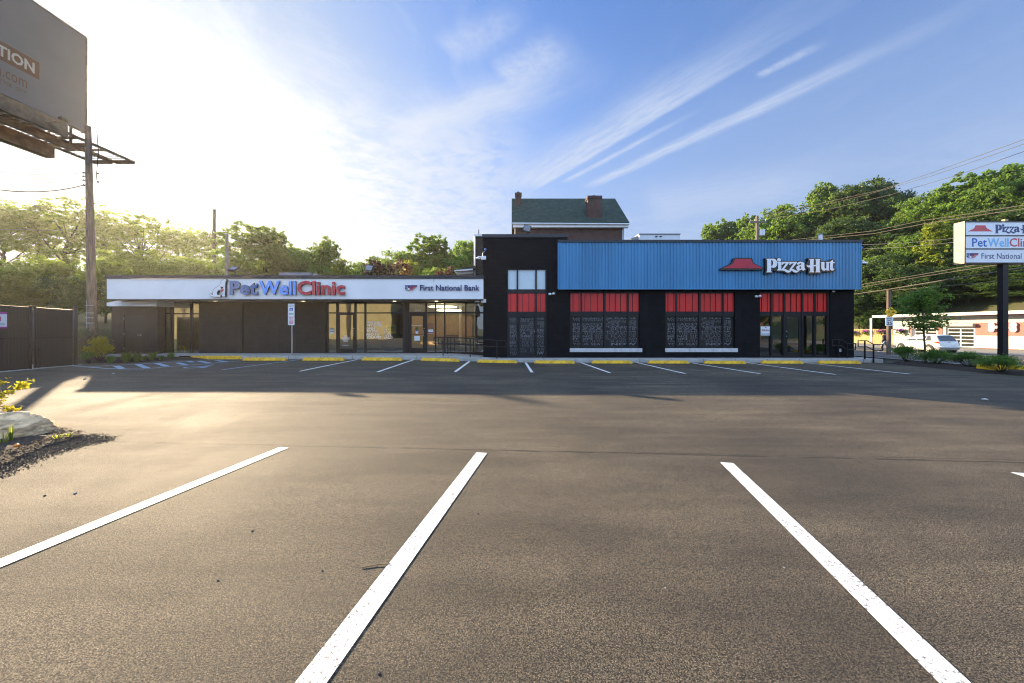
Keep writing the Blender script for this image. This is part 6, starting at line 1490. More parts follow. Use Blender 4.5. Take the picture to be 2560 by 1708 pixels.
# ================================================================== white car
def car():
    t_ = thing('parked_car', 'small white retro hatchback seen from behind at the far kerb', 'car', (37.2, 32.2, zg(37.2, 32.2) - .10), math.radians(90 - 9))
    # local: x forward (rear at 0 -> front 4.29 shifted), y left, z up
    Ln = 4.29
    TOP = [(0, .62), (.03, .80), (.10, .98), (.30, 1.28), (.48, 1.48), (.70, 1.57), (1.1, 1.60), (1.7, 1.59), (2.2, 1.53), (2.55, 1.42), (2.85, 1.18), (3.02, 1.05), (3.3, 1.0), (3.7, .95), (4.0, .87), (4.18, .74), (4.29, .58)]
    def top(x):
        for (a, b), (c, d) in zip(TOP, TOP[1:]):
            if a <= x <= c: return b + (d - b) * (x - a) / (c - a)
        return TOP[-1][1]
    def hw(x): return .845 * (1 - .16 * ss(.5, 0, x) - .34 * ss(3.5, 4.29, x) ** 1.3)
    def half(x, z):
        w = hw(x); t = top(x)
        if z > .92: w *= 1 - .30 * ((z - .92) / .68) ** 1.2
        if z < .45: w *= .95 + .05 * (z - .22) / .23
        e = (t - z) / .09
        if e < 1 and t < 1.2: w *= .90 + .10 * max(0, e)
        elif e < 1: w *= .86 + .14 * max(0, e)
        return w
    xs = [0, .03, .10, .2, .30, .48, .70, .9, 1.1, 1.4, 1.7, 2.0, 2.2, 2.4, 2.55, 2.7, 2.85, 3.02, 3.3, 3.5, 3.7, 3.85, 4.0, 4.1, 4.18, 4.24, 4.29]
    lv = [0, .12, .25, .4, .5, .6, .7, .8, .9, .96, 1.0]
    vs = []; fs = []; k = len(lv)
    for x in xs:
        t = top(x); b = .22 + .10 * ss(.3, 0, x) + .12 * ss(3.9, 4.29, x)
        ring = [(x - Ln / 2, half(x, b + (t - b) * q), b + (t - b) * q) for q in lv]
        vs += ring + [(p[0], -p[1], p[2]) for p in ring[::-1]]
    n = 2 * k
    for i in range(len(xs) - 1):
        for j in range(n): fs.append((i * n + j, i * n + (j + 1) % n, (i + 1) * n + (j + 1) % n, (i + 1) * n + j))
    fs += [tuple(range(n))[::-1], tuple(range((len(xs) - 1) * n, len(xs) * n))]
    m = MB(); m.add(vs, fs); body = m.build('body', 'car_white', t_, smooth=True, local=True)
    def glass(poly, nm, s):
        g = MB(); pts = [(x - Ln / 2, s * (half(x, z) + .012), z) for x, z in poly]; g.add(pts, [tuple(range(len(pts)))]); g.build(nm, 'car_glass', t_, local=True)
    for s in (1, -1):
        glass([(.62, 1.05), (1.12, 1.03), (1.12, 1.47), (.85, 1.46)], 'quarter_window', s); glass([(1.18, 1.03), (1.95, 1.02), (1.95, 1.49), (1.18, 1.48)], 'side_window', s); glass([(2.02, 1.02), (2.80, 1.01), (2.50, 1.36), (2.15, 1.46), (2.02, 1.48)], 'side_window', s)
    g = MB(); q = [(.125, 1.04), (.30, 1.30), (.46, 1.47)]
    for (xa, za), (xb, zb2) in zip(q, q[1:]): g.quad((xa - Ln / 2 - .02, .60, za), (xa - Ln / 2 - .02, -.60, za), (xb - Ln / 2 - .02, -.54 if zb2 > 1.4 else -.58, zb2), (xb - Ln / 2 - .02, .54 if zb2 > 1.4 else .58, zb2))
    g.build('rear_window', 'car_glass', t_, local=True)
    g = MB(); g.quad((2.60 - Ln / 2, .60, 1.40), (2.60 - Ln / 2, -.60, 1.40), (3.0 - Ln / 2, -.68, 1.08), (3.0 - Ln / 2, .68, 1.08)); g.build('windscreen', 'car_glass', t_, local=True)
    for x in (.78, 3.40):
        for s in (1, -1):
            a = MB(); a.disc((x - Ln / 2, s * .80, .35), .40, (0, 1, 0), .14, 26); a.build('wheel_arch', 'rubber', body, local=True)
            w = MB(); w.disc((x - Ln / 2, s * .79, .315), .315, (0, 1, 0), .20, 26); wo = w.build('wheel', 'rubber', t_, local=True)
            w = MB(); w.disc((x - Ln / 2, s * .885, .315), .215, (0, 1, 0), .03, 22); r_ = w.build('rim', 'alloy', wo, local=True)
            w = MB()
            for kk in range(6): an_ = kk * PI / 3; w.disc((x - Ln / 2 + .13 * math.cos(an_), s * .902, .315 + .13 * math.sin(an_)), .035, (0, 1, 0), .006, 10)
            w.build('rim_hole', 'rubber', wo, local=True)
    for s in (1, -1):
        l = MB(); l.prism([(.05 - Ln / 2, s * .735, .83), (.34 - Ln / 2, s * (half(.34, .9) + .014), .86), (.34 - Ln / 2, s * (half(.34, 1.0) + .014), 1.0), (.09 - Ln / 2, s * .71, .97)], (-.02, s * .012, 0)); l.build('tail_light', 'red_plastic', t_, local=True)
        l = MB(); l.prism([(.20 - Ln / 2, s * (half(.2, .9) + .03), .88), (.33 - Ln / 2, s * (half(.33, .9) + .028), .89), (.33 - Ln / 2, s * (half(.33, .95) + .028), .94), (.20 - Ln / 2, s * (half(.2, .95) + .03), .93)], (0, s * .008, 0)); l.build('indicator', 'amber', t_, local=True)
        l = MB(); l.sphere((2.72 - Ln / 2, s * .93, 1.06), (.06, .10, .07), 10, 6); l.build('mirror', 'car_white', t_, smooth=True, local=True)
        l = MB(); l.tube([(1.72 - Ln / 2, s * (half(1.7, .93) + .02), .92), (1.88 - Ln / 2, s * (half(1.8, .93) + .02), .92)], .014, 6); l.build('door_handle', 'alloy', t_, local=True)
        l = MB(); l.sphere((4.20 - Ln / 2, s * .50, .72), (.07, .12, .09), 10, 6); l.build('headlight', 'alloy', t_, smooth=True, local=True)
    b = MB(); P = [(.30, .80), (.05, .79), (-.06, .62), (-.08, 0), (-.06, -.62), (.05, -.79), (.30, -.80)]; b.tube([(x - Ln / 2, y, .52) for x, y in P], .085, 8); b.build('rear_bumper', 'car_white', t_, smooth=True, local=True)
    b = MB(); b.box(-Ln / 2 - .185, -Ln / 2 - .165, -.24, .24, .50, .62); b.build('number_plate', 'paper', t_, local=True)
    b = MB(); b.sphere((-Ln / 2 + .055, 0, .92), (.015, .10, .03), 10, 6); b.build('badge', 'alloy', t_, local=True)
car()

# ================================================================== walking person behind the sign pole
def person(x, y):
    z0 = zg(x, y) - .10
    t_ = thing('person', 'person in black top and pale shorts walking behind the roadside sign pole', 'person', (x, y, z0), math.radians(100))
    J = {'pel': (0, 0, .93, .13), 'sp': (.02, 0, 1.12, .13), 'ch': (.04, 0, 1.32, .155), 'nk': (.06, 0, 1.47, .06), 'hd': (.09, 0, 1.60, .10), 'ht': (.09, 0, 1.69, .085)}
    J.update({'shL': (.04, .17, 1.40, .065), 'elL': (-.10, .23, 1.15, .045), 'wrL': (.06, .24, .95, .033), 'haL': (.12, .23, .88, .035), 'shR': (.04, -.17, 1.40, .065), 'elR': (.10, -.23, 1.14, .045), 'wrR': (.28, -.2, 1.02, .033), 'haR': (.34, -.18, 1.0, .035)})
    J.update({'hiL': (0, .10, .88, .10), 'knL': (.20, .10, .50, .062), 'anL': (.26, .10, .10, .042), 'toL': (.42, .10, .05, .038), 'hiR': (0, -.10, .88, .10), 'knR': (-.08, -.10, .50, .062), 'anR': (-.36, -.10, .20, .042), 'toR': (-.30, -.10, .07, .036)})
    E = [('pel', 'sp'), ('sp', 'ch'), ('ch', 'nk'), ('nk', 'hd'), ('hd', 'ht'), ('ch', 'shL'), ('shL', 'elL'), ('elL', 'wrL'), ('wrL', 'haL'), ('ch', 'shR'), ('shR', 'elR'), ('elR', 'wrR'), ('wrR', 'haR'), ('pel', 'hiL'), ('hiL', 'knL'), ('knL', 'anL'), ('anL', 'toL'), ('pel', 'hiR'), ('hiR', 'knR'), ('knR', 'anR'), ('anR', 'toR')]
    # five fingers rooted in each palm
    for s, h_ in (('L', 'haL'), ('R', 'haR')):
        hx_2, hy_2, hz_2, _ = J[h_]
        for i in range(5):
            o = (i - 2) * .016; l = (.05, .075, .085, .078, .06)[i]
            J[f'f{s}{i}a'] = (hx_2 + .02, hy_2 + o, hz_2 - .02, .010); J[f'f{s}{i}b'] = (hx_2 + .02 + l * .6, hy_2 + o * 1.4, hz_2 - .03 - l * .5, .008)
            E += [(h_, f'f{s}{i}a'), (f'f{s}{i}a', f'f{s}{i}b')]
    def skin(keys, edges, name, mat, grow=1.0, add=0.0, parent=t_):
        keys = [k for k in J if k in keys]; me = bpy.data.meshes.new(name)
        me.from_pydata([J[k][:3] for k in keys], [(keys.index(a), keys.index(b)) for a, b in edges if a in keys and b in keys], []); me.materials.append(MAT[mat])
        o = bpy.data.objects.new(name, me); COL.objects.link(o); o.parent = parent; ORIGIN[o.name] = Vector((0, 0, 0))
        md = o.modifiers.new('skin', 'SKIN'); md.use_smooth_shade = True
        if not me.skin_vertices: 
            bpy.context.view_layer.objects.active = o
        for v, k in zip(me.skin_vertices[0].data, keys): v.radius = (J[k][3] * grow + add,) * 2
        me.skin_vertices[0].data[0].use_root = True
        o.modifiers.new('sub', 'SUBSURF').levels = 1; o.modifiers['sub'].render_levels = 2
        return o
    try:
        skin(list(J), E, 'body', 'skin')
        skin(['pel', 'sp', 'ch', 'shL', 'elL', 'shR', 'elR', 'wrL', 'wrR'], E, 'jacket', 'jacket', 1.05, .03)
        skin(['pel', 'hiL', 'knL', 'hiR', 'knR'], E, 'shorts', 'shorts', 1.0, .028)
        m = MB(); m.sphere((.075, 0, 1.645), (.118, .108, .115), 14, 10); m.build('hair', 'hair', t_, smooth=True, local=True)
        for s in (.10, -.10):
            tx, tz, a = ((.36, .05, 0) if s > 0 else (-.30, .10, .9)); m = MB(); m.sphere((tx, s, tz), (.14, .05, .055), 12, 8); m.build('shoe', 'sign_white', t_, smooth=True, local=True)
        m = MB(); m.sphere((.185, 0, 1.60), (.02, .016, .022), 8, 6); m.build('nose', 'skin', t_, smooth=True, local=True)
    except Exception as ex: print('person', ex)
_y = 30.5; person(PX(2213, _y), _y)
t_ = None
# red patch on the back of the jacket
# ================================================================== vegetation
rng = np.random.default_rng(11)
def leaf_mesh(name, C, size, mat, droop=0.3, aspect=0.55, up=0.35):
    """one rhombic leaf at every row of C"""
    n = len(C); C = np.asarray(C, float)
    d = rng.normal(size=(n, 3)); d[:, 2] -= droop; d /= np.linalg.norm(d, axis=1)[:, None]
    r = rng.normal(size=(n, 3)); r[:, 2] += up; w = np.cross(d, r); w /= np.linalg.norm(w, axis=1)[:, None] + 1e-9
    s = (np.asarray(size) * rng.uniform(.6, 1.35, n))[:, None]
    V = np.empty((n, 4, 3)); V[:, 0] = C - d * s * .5; V[:, 1] = C + w * s * aspect * .5 + d * s * .05; V[:, 2] = C + d * s * .5; V[:, 3] = C - w * s * aspect * .5 + d * s * .05
    me = bpy.data.meshes.new(name); me.vertices.add(4 * n); me.vertices.foreach_set('co', V.reshape(-1)); me.loops.add(4 * n); me.loops.foreach_set('vertex_index', np.arange(4 * n, dtype=np.int32))
    me.polygons.add(n); me.polygons.foreach_set('loop_start', np.arange(0, 4 * n, 4, dtype=np.int32)); me.polygons.foreach_set('loop_total', np.full(n, 4, dtype=np.int32)); me.update(calc_edges=True); me.validate(); me.materials.append(MAT[mat]); return me
def crown_points(seed, nl, rx, z0, z1, per, style):
    """lobes -> sprays -> leaves, inside an uneven crown of height z0..z1"""
    r = np.random.default_rng(seed); P = []; tips = []
    zc, rz = (z0 + z1) / 2, (z1 - z0) / 2
    lobes = []
    for i in range(nl):
        t = r.uniform(0, 2 * PI); h = r.uniform(-.85, .95); rad = math.sqrt(max(0.05, 1 - h * h)) * r.uniform(.35, .95)
        if style == 'bush': rad = r.uniform(.1, .95); h = r.uniform(-.9, .75)
        c = np.array((rx * rad * math.cos(t) * .8, rx * rad * math.sin(t) * .8, zc + rz * h * .86)); lobes.append((c, r.uniform(.26, .46) * min(rx, rz * 1.1)))
    lobes.append((np.array((0, 0, zc + rz * .55)), .42 * min(rx, rz))); lobes.append((np.array((0, 0, zc)), .55 * min(rx, rz)))
    for c, R in lobes:
        tips.append(c); ns = int(per * (R / (.36 * min(rx, rz))) ** 2)
        for _ in range(ns):
            q = r.normal(size=3); q /= np.linalg.norm(q); q *= R * (r.uniform(.25, 1.0) ** .5) * np.array((1.1, 1.1, .85)); p = c + q
            k = int(r.integers(16, 34)); sp = R * (.20 if style != 'airy' else .15); ax = r.normal(size=3); ax[2] *= .4; ax /= np.linalg.norm(ax)
            g = r.normal(size=(k, 3)) * sp * np.array((.5, .5, .35)) + ax * r.uniform(-1, 1, (k, 1)) * sp * (1.1 if style == 'airy' else .6)
            P.append(p + g)
    return np.concatenate(P), tips
PROTO = {}
def tree_proto(key, seed, mat, nl, rx, z0, per, style, leaf, r0=.20, H_=10.0):
    P, tips = crown_points(seed, nl, rx, z0, H_, per, style)
    me = leaf_mesh('crown', P, leaf, mat)
    m = MB(); rr = random.Random(seed); top = z0 + (H_ - z0) * .55
    tr = [(rr.uniform(-.12, .12) * k, rr.uniform(-.12, .12) * k, top * k / 5 - .6 * (k == 0)) for k in range(6)]
    m.tube(tr, [r0 * (1 - .15 * k) for k in range(6)], 9)
    for c in tips[:11]:
        s = Vector(tr[2 + rr.randrange(3)]); e = s.lerp(Vector(c), .8); md = s.lerp(e, .5) + Vector((0, 0, -.05 * (e - s).length)); m.tube([s, md, e], [r0 * .36, r0 * .2, r0 * .05], 6)
    root = bpy.data.objects.new('tree', None)
    tm = m.build('trunk', 'bark', None, smooth=True); ORIGIN[tm.name] = Vector((0, 0, 0))
    PROTO[key] = (me, tm.data, rx); bpy.data.objects.remove(tm); bpy.data.objects.remove(root)
tree_proto('warm', 1, 'leaf_warm', 15, 3.6, 2.2, 26, 'round', .20)
tree_proto('warm2', 2, 'leaf_warm', 13, 3.2, 2.6, 20, 'airy', .20)
tree_proto('warm3', 9, 'leaf_warm', 18, 4.0, 1.2, 26, 'airy', .20)
tree_proto('green', 3, 'leaf_green', 24, 3.8, 1.4, 42, 'round', .25)
tree_proto('green2', 4, 'leaf_green', 20, 3.4, 2.0, 36, 'airy', .27)
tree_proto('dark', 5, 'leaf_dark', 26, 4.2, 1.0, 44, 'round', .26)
tree_proto('bright', 6, 'leaf_bright', 14, 3.2, 2.6, 26, 'airy', .28)
tree_proto('red', 7, 'leaf_red', 14, 4.2, 3.0, 28, 'bush', .27)
tree_proto('bush', 8, 'leaf_warm', 16, 5.0, 0.5, 36, 'bush', .32)
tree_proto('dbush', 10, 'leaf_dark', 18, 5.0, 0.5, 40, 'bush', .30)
def tree(key, xs, top, wpx, Y, label, cat='tree', group=None, name=None, zoff=0.0, base=None):
    X = PX(xs, Y); z0 = ground(X, Y) + zoff if base is None else base
    h = PZ(top, Y) - z0; w = wpx / F * Y
    me, tm, rx = PROTO[key]
    t_ = thing(name or ('bush' if cat == 'bush' else 'tree'), label, cat, (X, Y, z0), group=group)
    rz = random.uniform(0, 6.28); sx = w / (2 * rx); sz = h / 10.0
    for nm, d in (('trunk', tm), ('crown', me)):
        o = bpy.data.objects.new(nm, d); COL.objects.link(o); o.parent = t_; ORIGIN[o.name] = Vector((0, 0, 0))
    t_.scale = (sx, sx, sz); t_.rotation_euler = (0, 0, rz)
    return t_
GL = 'trees behind the left fence'; GB_ = 'trees behind the low roof'; GR = 'trees on the hillside across the street'
D = 1.0894
L = [('warm', 0, 505, 250, 27, 'broad sunlit tree at the left edge above the black fence'), ('warm3', 100, 520, 210, 31, 'hazy green tree between the left edge and the wooden utility pole'),
     ('warm2', 168, 484, 215, 29, 'tall feathery tree whose top rises just left of the wooden utility pole'), ('warm2', 262, 515, 150, 33, 'thin crowned tree just right of the wooden utility pole'),
     ('warm2', 352, 528, 190, 30, 'tall open crowned golden tree above the left end of the white fascia'), ('warm3', 430, 555, 170, 34, 'golden tree in front of the slim brown pole, left of it'), ('warm', 505, 575, 120, 38, 'small hazy tree between the open golden tree and the slim brown pole')]
for k, xs, top, w, Y, lab in L: tree(k, xs, top, w, Y * 1.62, lab, group=GL)
for k, xs, top, w, Y, lab in [('bush', 20, 655, 170, 21, 'bushy undergrowth directly above the black fence at the left edge'), ('bush', 120, 640, 170, 23, 'bushy undergrowth above the double fence posts'), ('dbush', 190, 690, 120, 21.5, 'dark bush between the fence end and the wooden utility pole'), ('bush', 265, 640, 150, 24, 'bush between the wooden utility pole and the clinic roof'), ('bush', 330, 620, 170, 32, 'bush showing over the left end of the clinic roof'), ('bush', 470, 640, 220, 33, 'low bush along the clinic roof edge at the slim brown pole')]:
    tree(k, xs, top, w, Y, lab, 'bush', 'undergrowth behind the left fence')
for k, xs, top, w, Y, lab in [('green2', 655, 566, 210, 40, 'large hazy round tree behind the dog sign and light blue letters'), ('green', 735, 620, 190, 44, 'darker tree filling the gap right of the large round tree'), ('green2', 812, 596, 118, 37, 'spiky topped tree above the red letters'),
     ('bright', 850, 652, 90, 30, 'small bright yellow green tree just above the low roof'), ('red', 962, 650, 130, 29, 'low copper red tree behind the roof floodlight'), ('green', 905, 655, 150, 48, 'low green tree left of the copper red one'), ('green', 1045, 640, 170, 66, 'wide hazy tree filling in behind the hazy ones'), ('green', 700, 640, 220, 50, 'broad low tree behind the blue letters'), ('green2', 950, 640, 130, 62, 'hazy tree rising behind the copper red one'),
     ('green', 1000, 628, 190, 58, 'hazy green tree above the copper red one'), ('green2', 1082, 588, 150, 55, 'tallest hazy tree left of the black building'), ('green', 1158, 602, 165, 60, 'hazy round tree right of the tallest hazy one'), ('green2', 1200, 608, 150, 64, 'hazy tree touching the brick annex'),
     ('bright', 1030, 655, 90, 40, 'small light green tree in front of the hazy trees'), ('green', 1085, 668, 130, 42, 'low green tree directly above the bank lettering'), ('red', 1118, 672, 62, 27, 'little copper red bush beside the white porch roof'), ('green', 575, 640, 150, 46, 'low hazy tree behind the two bare poles'), ('green', 790, 668, 160, 46, 'low hazy tree behind the grey roof unit')]:
    tree(k, xs, top, w, Y, lab, group=GB_)
RR = [('green2', 1800, 552, 140, 104, 'leftmost light green tree on the hill skyline behind the blue fascia'), ('green2', 1870, 538, 120, 98, 'tree on the hill skyline just left of the transformer pole'), ('green', 1950, 512, 190, 90, 'bright rounded tree right of the transformer pole'),
      ('green2', 2070, 456, 150, 84, 'feathery topped tree forming the left summit of the hill skyline'), ('dark', 2140, 470, 190, 78, 'dark rounded tree forming the middle summit of the hill skyline'), ('dark', 2222, 485, 150, 74, 'dark tree sloping down to the dip of the hill skyline'),
      ('green', 2290, 492, 130, 66, 'tree in the dip of the hill skyline'), ('green', 2360, 470, 170, 62, 'light tree rising right of the dip of the hill skyline'), ('green2', 2440, 432, 180, 58, 'tall tree above the left end of the pylon sign'), ('green', 2520, 412, 210, 55, 'tallest tree at the right edge above the pylon sign'), ('green', 2640, 405, 220, 52, 'tree leaving the frame at the right edge above the pylon sign'),
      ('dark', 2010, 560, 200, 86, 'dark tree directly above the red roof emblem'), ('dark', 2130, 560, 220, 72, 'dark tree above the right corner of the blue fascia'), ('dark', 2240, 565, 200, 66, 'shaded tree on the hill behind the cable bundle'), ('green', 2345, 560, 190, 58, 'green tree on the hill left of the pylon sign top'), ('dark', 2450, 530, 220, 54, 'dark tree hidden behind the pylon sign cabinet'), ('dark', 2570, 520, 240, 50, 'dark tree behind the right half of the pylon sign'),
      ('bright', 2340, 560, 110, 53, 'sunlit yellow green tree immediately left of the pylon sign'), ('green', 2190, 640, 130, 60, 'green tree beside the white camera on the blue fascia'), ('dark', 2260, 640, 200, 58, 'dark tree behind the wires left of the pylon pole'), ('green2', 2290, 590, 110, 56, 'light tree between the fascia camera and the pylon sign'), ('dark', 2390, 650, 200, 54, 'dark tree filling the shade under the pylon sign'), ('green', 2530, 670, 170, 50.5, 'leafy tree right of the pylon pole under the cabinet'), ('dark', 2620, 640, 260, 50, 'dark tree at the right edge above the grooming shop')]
for k, xs, top, w, Y, lab in RR:
    X = PX(xs, Y)
    if X < 52: Y = Y * 52.5 / X
    tree(k, xs, top, w, Y, lab, group=GR)
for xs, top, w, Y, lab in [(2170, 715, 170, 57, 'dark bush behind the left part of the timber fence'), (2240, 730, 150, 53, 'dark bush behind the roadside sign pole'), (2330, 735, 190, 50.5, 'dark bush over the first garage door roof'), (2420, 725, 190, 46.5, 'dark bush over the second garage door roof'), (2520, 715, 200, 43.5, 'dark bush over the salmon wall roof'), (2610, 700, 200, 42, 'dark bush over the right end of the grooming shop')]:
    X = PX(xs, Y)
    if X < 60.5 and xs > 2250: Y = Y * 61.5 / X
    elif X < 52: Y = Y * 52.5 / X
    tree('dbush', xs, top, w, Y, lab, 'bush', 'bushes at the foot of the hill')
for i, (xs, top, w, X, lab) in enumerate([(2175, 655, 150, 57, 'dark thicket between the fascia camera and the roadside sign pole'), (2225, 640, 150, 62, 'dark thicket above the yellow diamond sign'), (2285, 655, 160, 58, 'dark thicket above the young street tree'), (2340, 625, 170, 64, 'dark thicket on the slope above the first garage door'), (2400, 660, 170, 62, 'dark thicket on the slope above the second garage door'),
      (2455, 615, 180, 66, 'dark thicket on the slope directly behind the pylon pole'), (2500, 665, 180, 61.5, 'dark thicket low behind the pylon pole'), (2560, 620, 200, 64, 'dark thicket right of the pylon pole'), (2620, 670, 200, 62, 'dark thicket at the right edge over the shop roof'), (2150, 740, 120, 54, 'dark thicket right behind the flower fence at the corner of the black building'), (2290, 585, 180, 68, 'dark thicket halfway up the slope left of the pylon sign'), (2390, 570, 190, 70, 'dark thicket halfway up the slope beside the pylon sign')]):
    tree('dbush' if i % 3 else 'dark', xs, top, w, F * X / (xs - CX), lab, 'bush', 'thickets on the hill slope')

# --- young street tree in the bed
def near_plant(name, label, cat, x, y, z, pts, size, mat, stems, group=None, smat='bark', sname='stem', cname='leaves'):
    t_ = thing(name, label, cat, (x, y, z), group=group)
    m = MB()
    for st in stems: m.tube([(p[0], p[1], p[2]) for p in st[0]], st[1], 6)
    o = m.build(sname, smat, t_, smooth=True, local=True)
    me = leaf_mesh(cname, pts, size, mat); o = bpy.data.objects.new(cname, me); COL.objects.link(o); o.parent = t_; ORIGIN[o.name] = Vector((0, 0, 0))
    return t_
def small_tree():
    Y = 15.8; x = PX(2315, Y); z = zg(x, Y); r = np.random.default_rng(5); P = []; stems = []
    tr = [(-.12 * k / 5 * 1.2, 0, 2.2 * k / 5) for k in range(6)]; stems.append((tr + [(-.22, 0, 3.2)], [.045, .042, .038, .034, .03, .026, .012]))
    for i in range(30):
        t = r.uniform(0, 2 * PI); h = r.uniform(1.75, 3.45); w = (1.0 - abs(h - 2.45) / 1.25) * 1.0 + .15; L = r.uniform(.45, 1.0) * w
        s = (-.14 - .06 * (h - 1.5), 0, max(1.5, h - .45)); e = (s[0] + .1 + L * math.cos(t) * .98, L * math.sin(t) * .98, h)
        stems.append(([s, ((s[0] + e[0]) / 2, e[1] / 2, (s[2] + h) / 2 + .06), e], [.014, .010, .004]))
        for q in np.linspace(.35, 1.05, 6): 
            c = np.array(s) * (1 - q) + np.array(e) * q; P.append(c + r.normal(size=(16, 3)) * np.array((.15, .15, .07)))
    near_plant('young_tree', 'slender young street tree in the bed in front of the white car', 'tree', x, Y, z, np.concatenate(P), .115, 'leaf_street', stems, sname='trunk', cname='crown')
small_tree()
# --- four shrubs of the street bed
def shrub_proto(seed, mat, size, n, leaf):
    r = np.random.default_rng(seed); P = []; stems = []
    for i in range(24):
        t = r.uniform(0, 2 * PI); a = r.uniform(.1, 1.0); e = np.array((.58 * a * math.cos(t), .58 * a * math.sin(t), .80 - .42 * a * a + r.uniform(-.10, .10)))
        stems.append(([(e[0] * .08, e[1] * .08, 0), (e[0] * .55, e[1] * .55, e[2] * .45), tuple(e * .95)], [.012, .008, .003]))
        P.append(e + r.normal(size=(n, 3)) * np.array((.12, .12, .075))); P.append(e * np.array((.75, .75, .85)) + r.normal(size=(n // 2, 3)) * .09)
    return np.concatenate(P), stems
for i, (v, w_, lab) in enumerate(((2265, 75, 'green shrub in the street bed left of the young tree'), (2341, 74, 'green shrub in the street bed right of the young tree'), (2424, 80, 'green shrub in the street bed left of the pylon pole'), (2504, 84, 'green shrub growing around the foot of the pylon pole'))):
    X = 18.3 if i < 3 else 18.2; Y = F * X / (v - CX) - (.55 if i == 3 else 0); X = PX(v, Y)
    P, st = shrub_proto(20 + i, 'leaf_shrub', 1, 105, .05); s = w_ / F * Y / 1.45
    t_ = near_plant('shrub', lab, 'shrub', X, Y, zg(X, Y) + .07, P, .062, 'leaf_shrub', st, 'green shrubs in the street bed'); t_.scale = (s, s, s * .79)
# --- plants in the bed in front of the service door
r = np.random.default_rng(3)
def tuft(v, w_, h, sp, n, label, group, mat='grass_blade', wd=.012, name='grass_tuft', at=None):
    X, Y = G(v, w_) if at is None else at; z = zg(X, Y) + .05
    m = MB()
    for _ in range(n):
        a = r.uniform(0, 2 * PI); b = r.uniform(0, .25) * sp; L = h * r.uniform(.6, 1.1); o = sp * r.uniform(.4, 1.0); p0 = Vector((b * math.cos(a), b * math.sin(a), -.03)); p1 = p0 + Vector((o * .45 * math.cos(a), o * .45 * math.sin(a), L * .75)); p2 = p0 + Vector((o * math.cos(a), o * math.sin(a), L * r.uniform(.7, 1.0)))
        s = Vector((-math.sin(a), math.cos(a), 0)) * wd
        m.quad(p0 - s, p0 + s, p1 + s * .8, p1 - s * .8); m.add([p1 - s * .8, p1 + s * .8, p2], [(0, 1, 2)])
    o = m.build(name, mat, None); o.location = (X, Y, z); tag(o, label, 'plant', group); return o
GT = 'grass tufts in the shop bed'
for v, w_, h, sp, n, lab in ((276, 909, .38, .30, 90, 'small grass tuft right of the yellow shrub in the shop bed'), (316, 907, .50, .38, 150, 'large grass tuft below the service door handle'), (342, 905.5, .45, .30, 120, 'grass tuft in the middle of the shop bed'), (358, 904, .32, .25, 80, 'low grass tuft right of the middle one in the shop bed'), (381, 903, .45, .32, 130, 'tall grass tuft towards the right end of the shop bed'), (403, 902, .28, .25, 70, 'low grass tuft near the tip of the shop bed'), (427, 900, .38, .28, 80, 'last grass tuft at the tip of the shop bed')):
    tuft(v, w_, h, sp, n, lab, GT)
X, Y = G(230, 908); P, st = shrub_proto(31, 'leaf_yellow', 1, 60, .06)
t_ = near_plant('shrub', 'yellow green shrub beside the end post of the black fence', 'shrub', X, Y + .3, zg(X, Y) + .06, P, .085, 'leaf_yellow', st); t_.scale = (.72, .72, 1.05)
X, Y = G(222, 911); P, st = shrub_proto(32, 'leaf_green', 1, 40, .05)
t_ = near_plant('shrub', 'low green plant in front of the yellow shrub at the fence end', 'shrub', X, Y, zg(X, Y) + .05, P, .07, 'leaf_green', st); t_.scale = (.42, .42, .5)
# dark brush on the slope beside the clinic
for v, Y, top, w_, lab in ((238, 17.6, 838, 60, 'dead brown brush on the slope at the foot of the wooden utility pole'), (266, 17.9, 856, 40, 'dead brown brush against the service wall')):
    X = PX(v, Y); P, st = shrub_proto(int(v), 'mulch', 1, 26, .05); z = ground(X, Y); s = w_ / F * Y / 1.3
    t_ = near_plant('dead_brush', lab, 'bush', X, Y, z, P, .07, 'bark', st); t_.scale = (s, s, max(.3, (PZ(top, Y) - z) / .75))
# ivy ground cover on the bank behind
# --- island at the left: boulder, grasses, leaning yellow shrub
bx0, by0 = G(58, 1112)
def boulder():
    m = MB(); rr = np.random.default_rng(8)
    V = []; n, k = 64, 32
    q = MB(); q.sphere((0, 0, 0), 1.0, n, k)
    cut = [(np.array(c) / np.linalg.norm(c), d) for c, d in (((.9, .1, .25), .80), ((.75, -.65, .05), .82), ((0, -1, .25), .62), ((-.2, .1, 1), .50), ((.35, -.3, 1), .60), ((-1, -.2, .3), .85), ((0, 1, .2), .7), ((.5, .6, .6), .78), ((-.5, -.5, .8), .66))]
    for v in q.v:
        p = np.array(v)
        for c, d in cut:
            e = p @ c - d
            if e > 0: p = p - c * e * .985
        p = p * (1 + .022 * math.sin(7 * v[0] + 3 * v[1]) + .018 * math.sin(17 * v[1] + 9 * v[2]) + .015 * math.sin(23 * v[0] - 19 * v[2]) + .012 * rr.normal())
        V.append((p[0] * .98, p[1] * .45, p[2] * .50))
    m.add(V, q.f); o = m.build('boulder', 'boulder', None, smooth=True)
    o.location = (PX(116, by0 + .2) - .98, by0 + .22, .09); o.rotation_euler = (0, .05, .10)
    tag(o, 'pale flat topped sandstone boulder on the mulch island at the left', 'boulder')
boulder()
for v, w_, h, sp, lab in ((10, 1118, .22, .16, 'grass tuft in front of the boulder at the left edge'), (28, 1114, .30, .05, 'single tall grass blade cluster in front of the boulder'), (142, 1103, .10, .14, 'small grass sprig right of the boulder'), (172, 1097, .08, .08, 'tiny grass sprig near the tip of the mulch island')):
    tuft(v, w_, h, sp, 14, lab, 'grass sprigs on the island', 'leaf_bright', .006, 'grass_sprig')
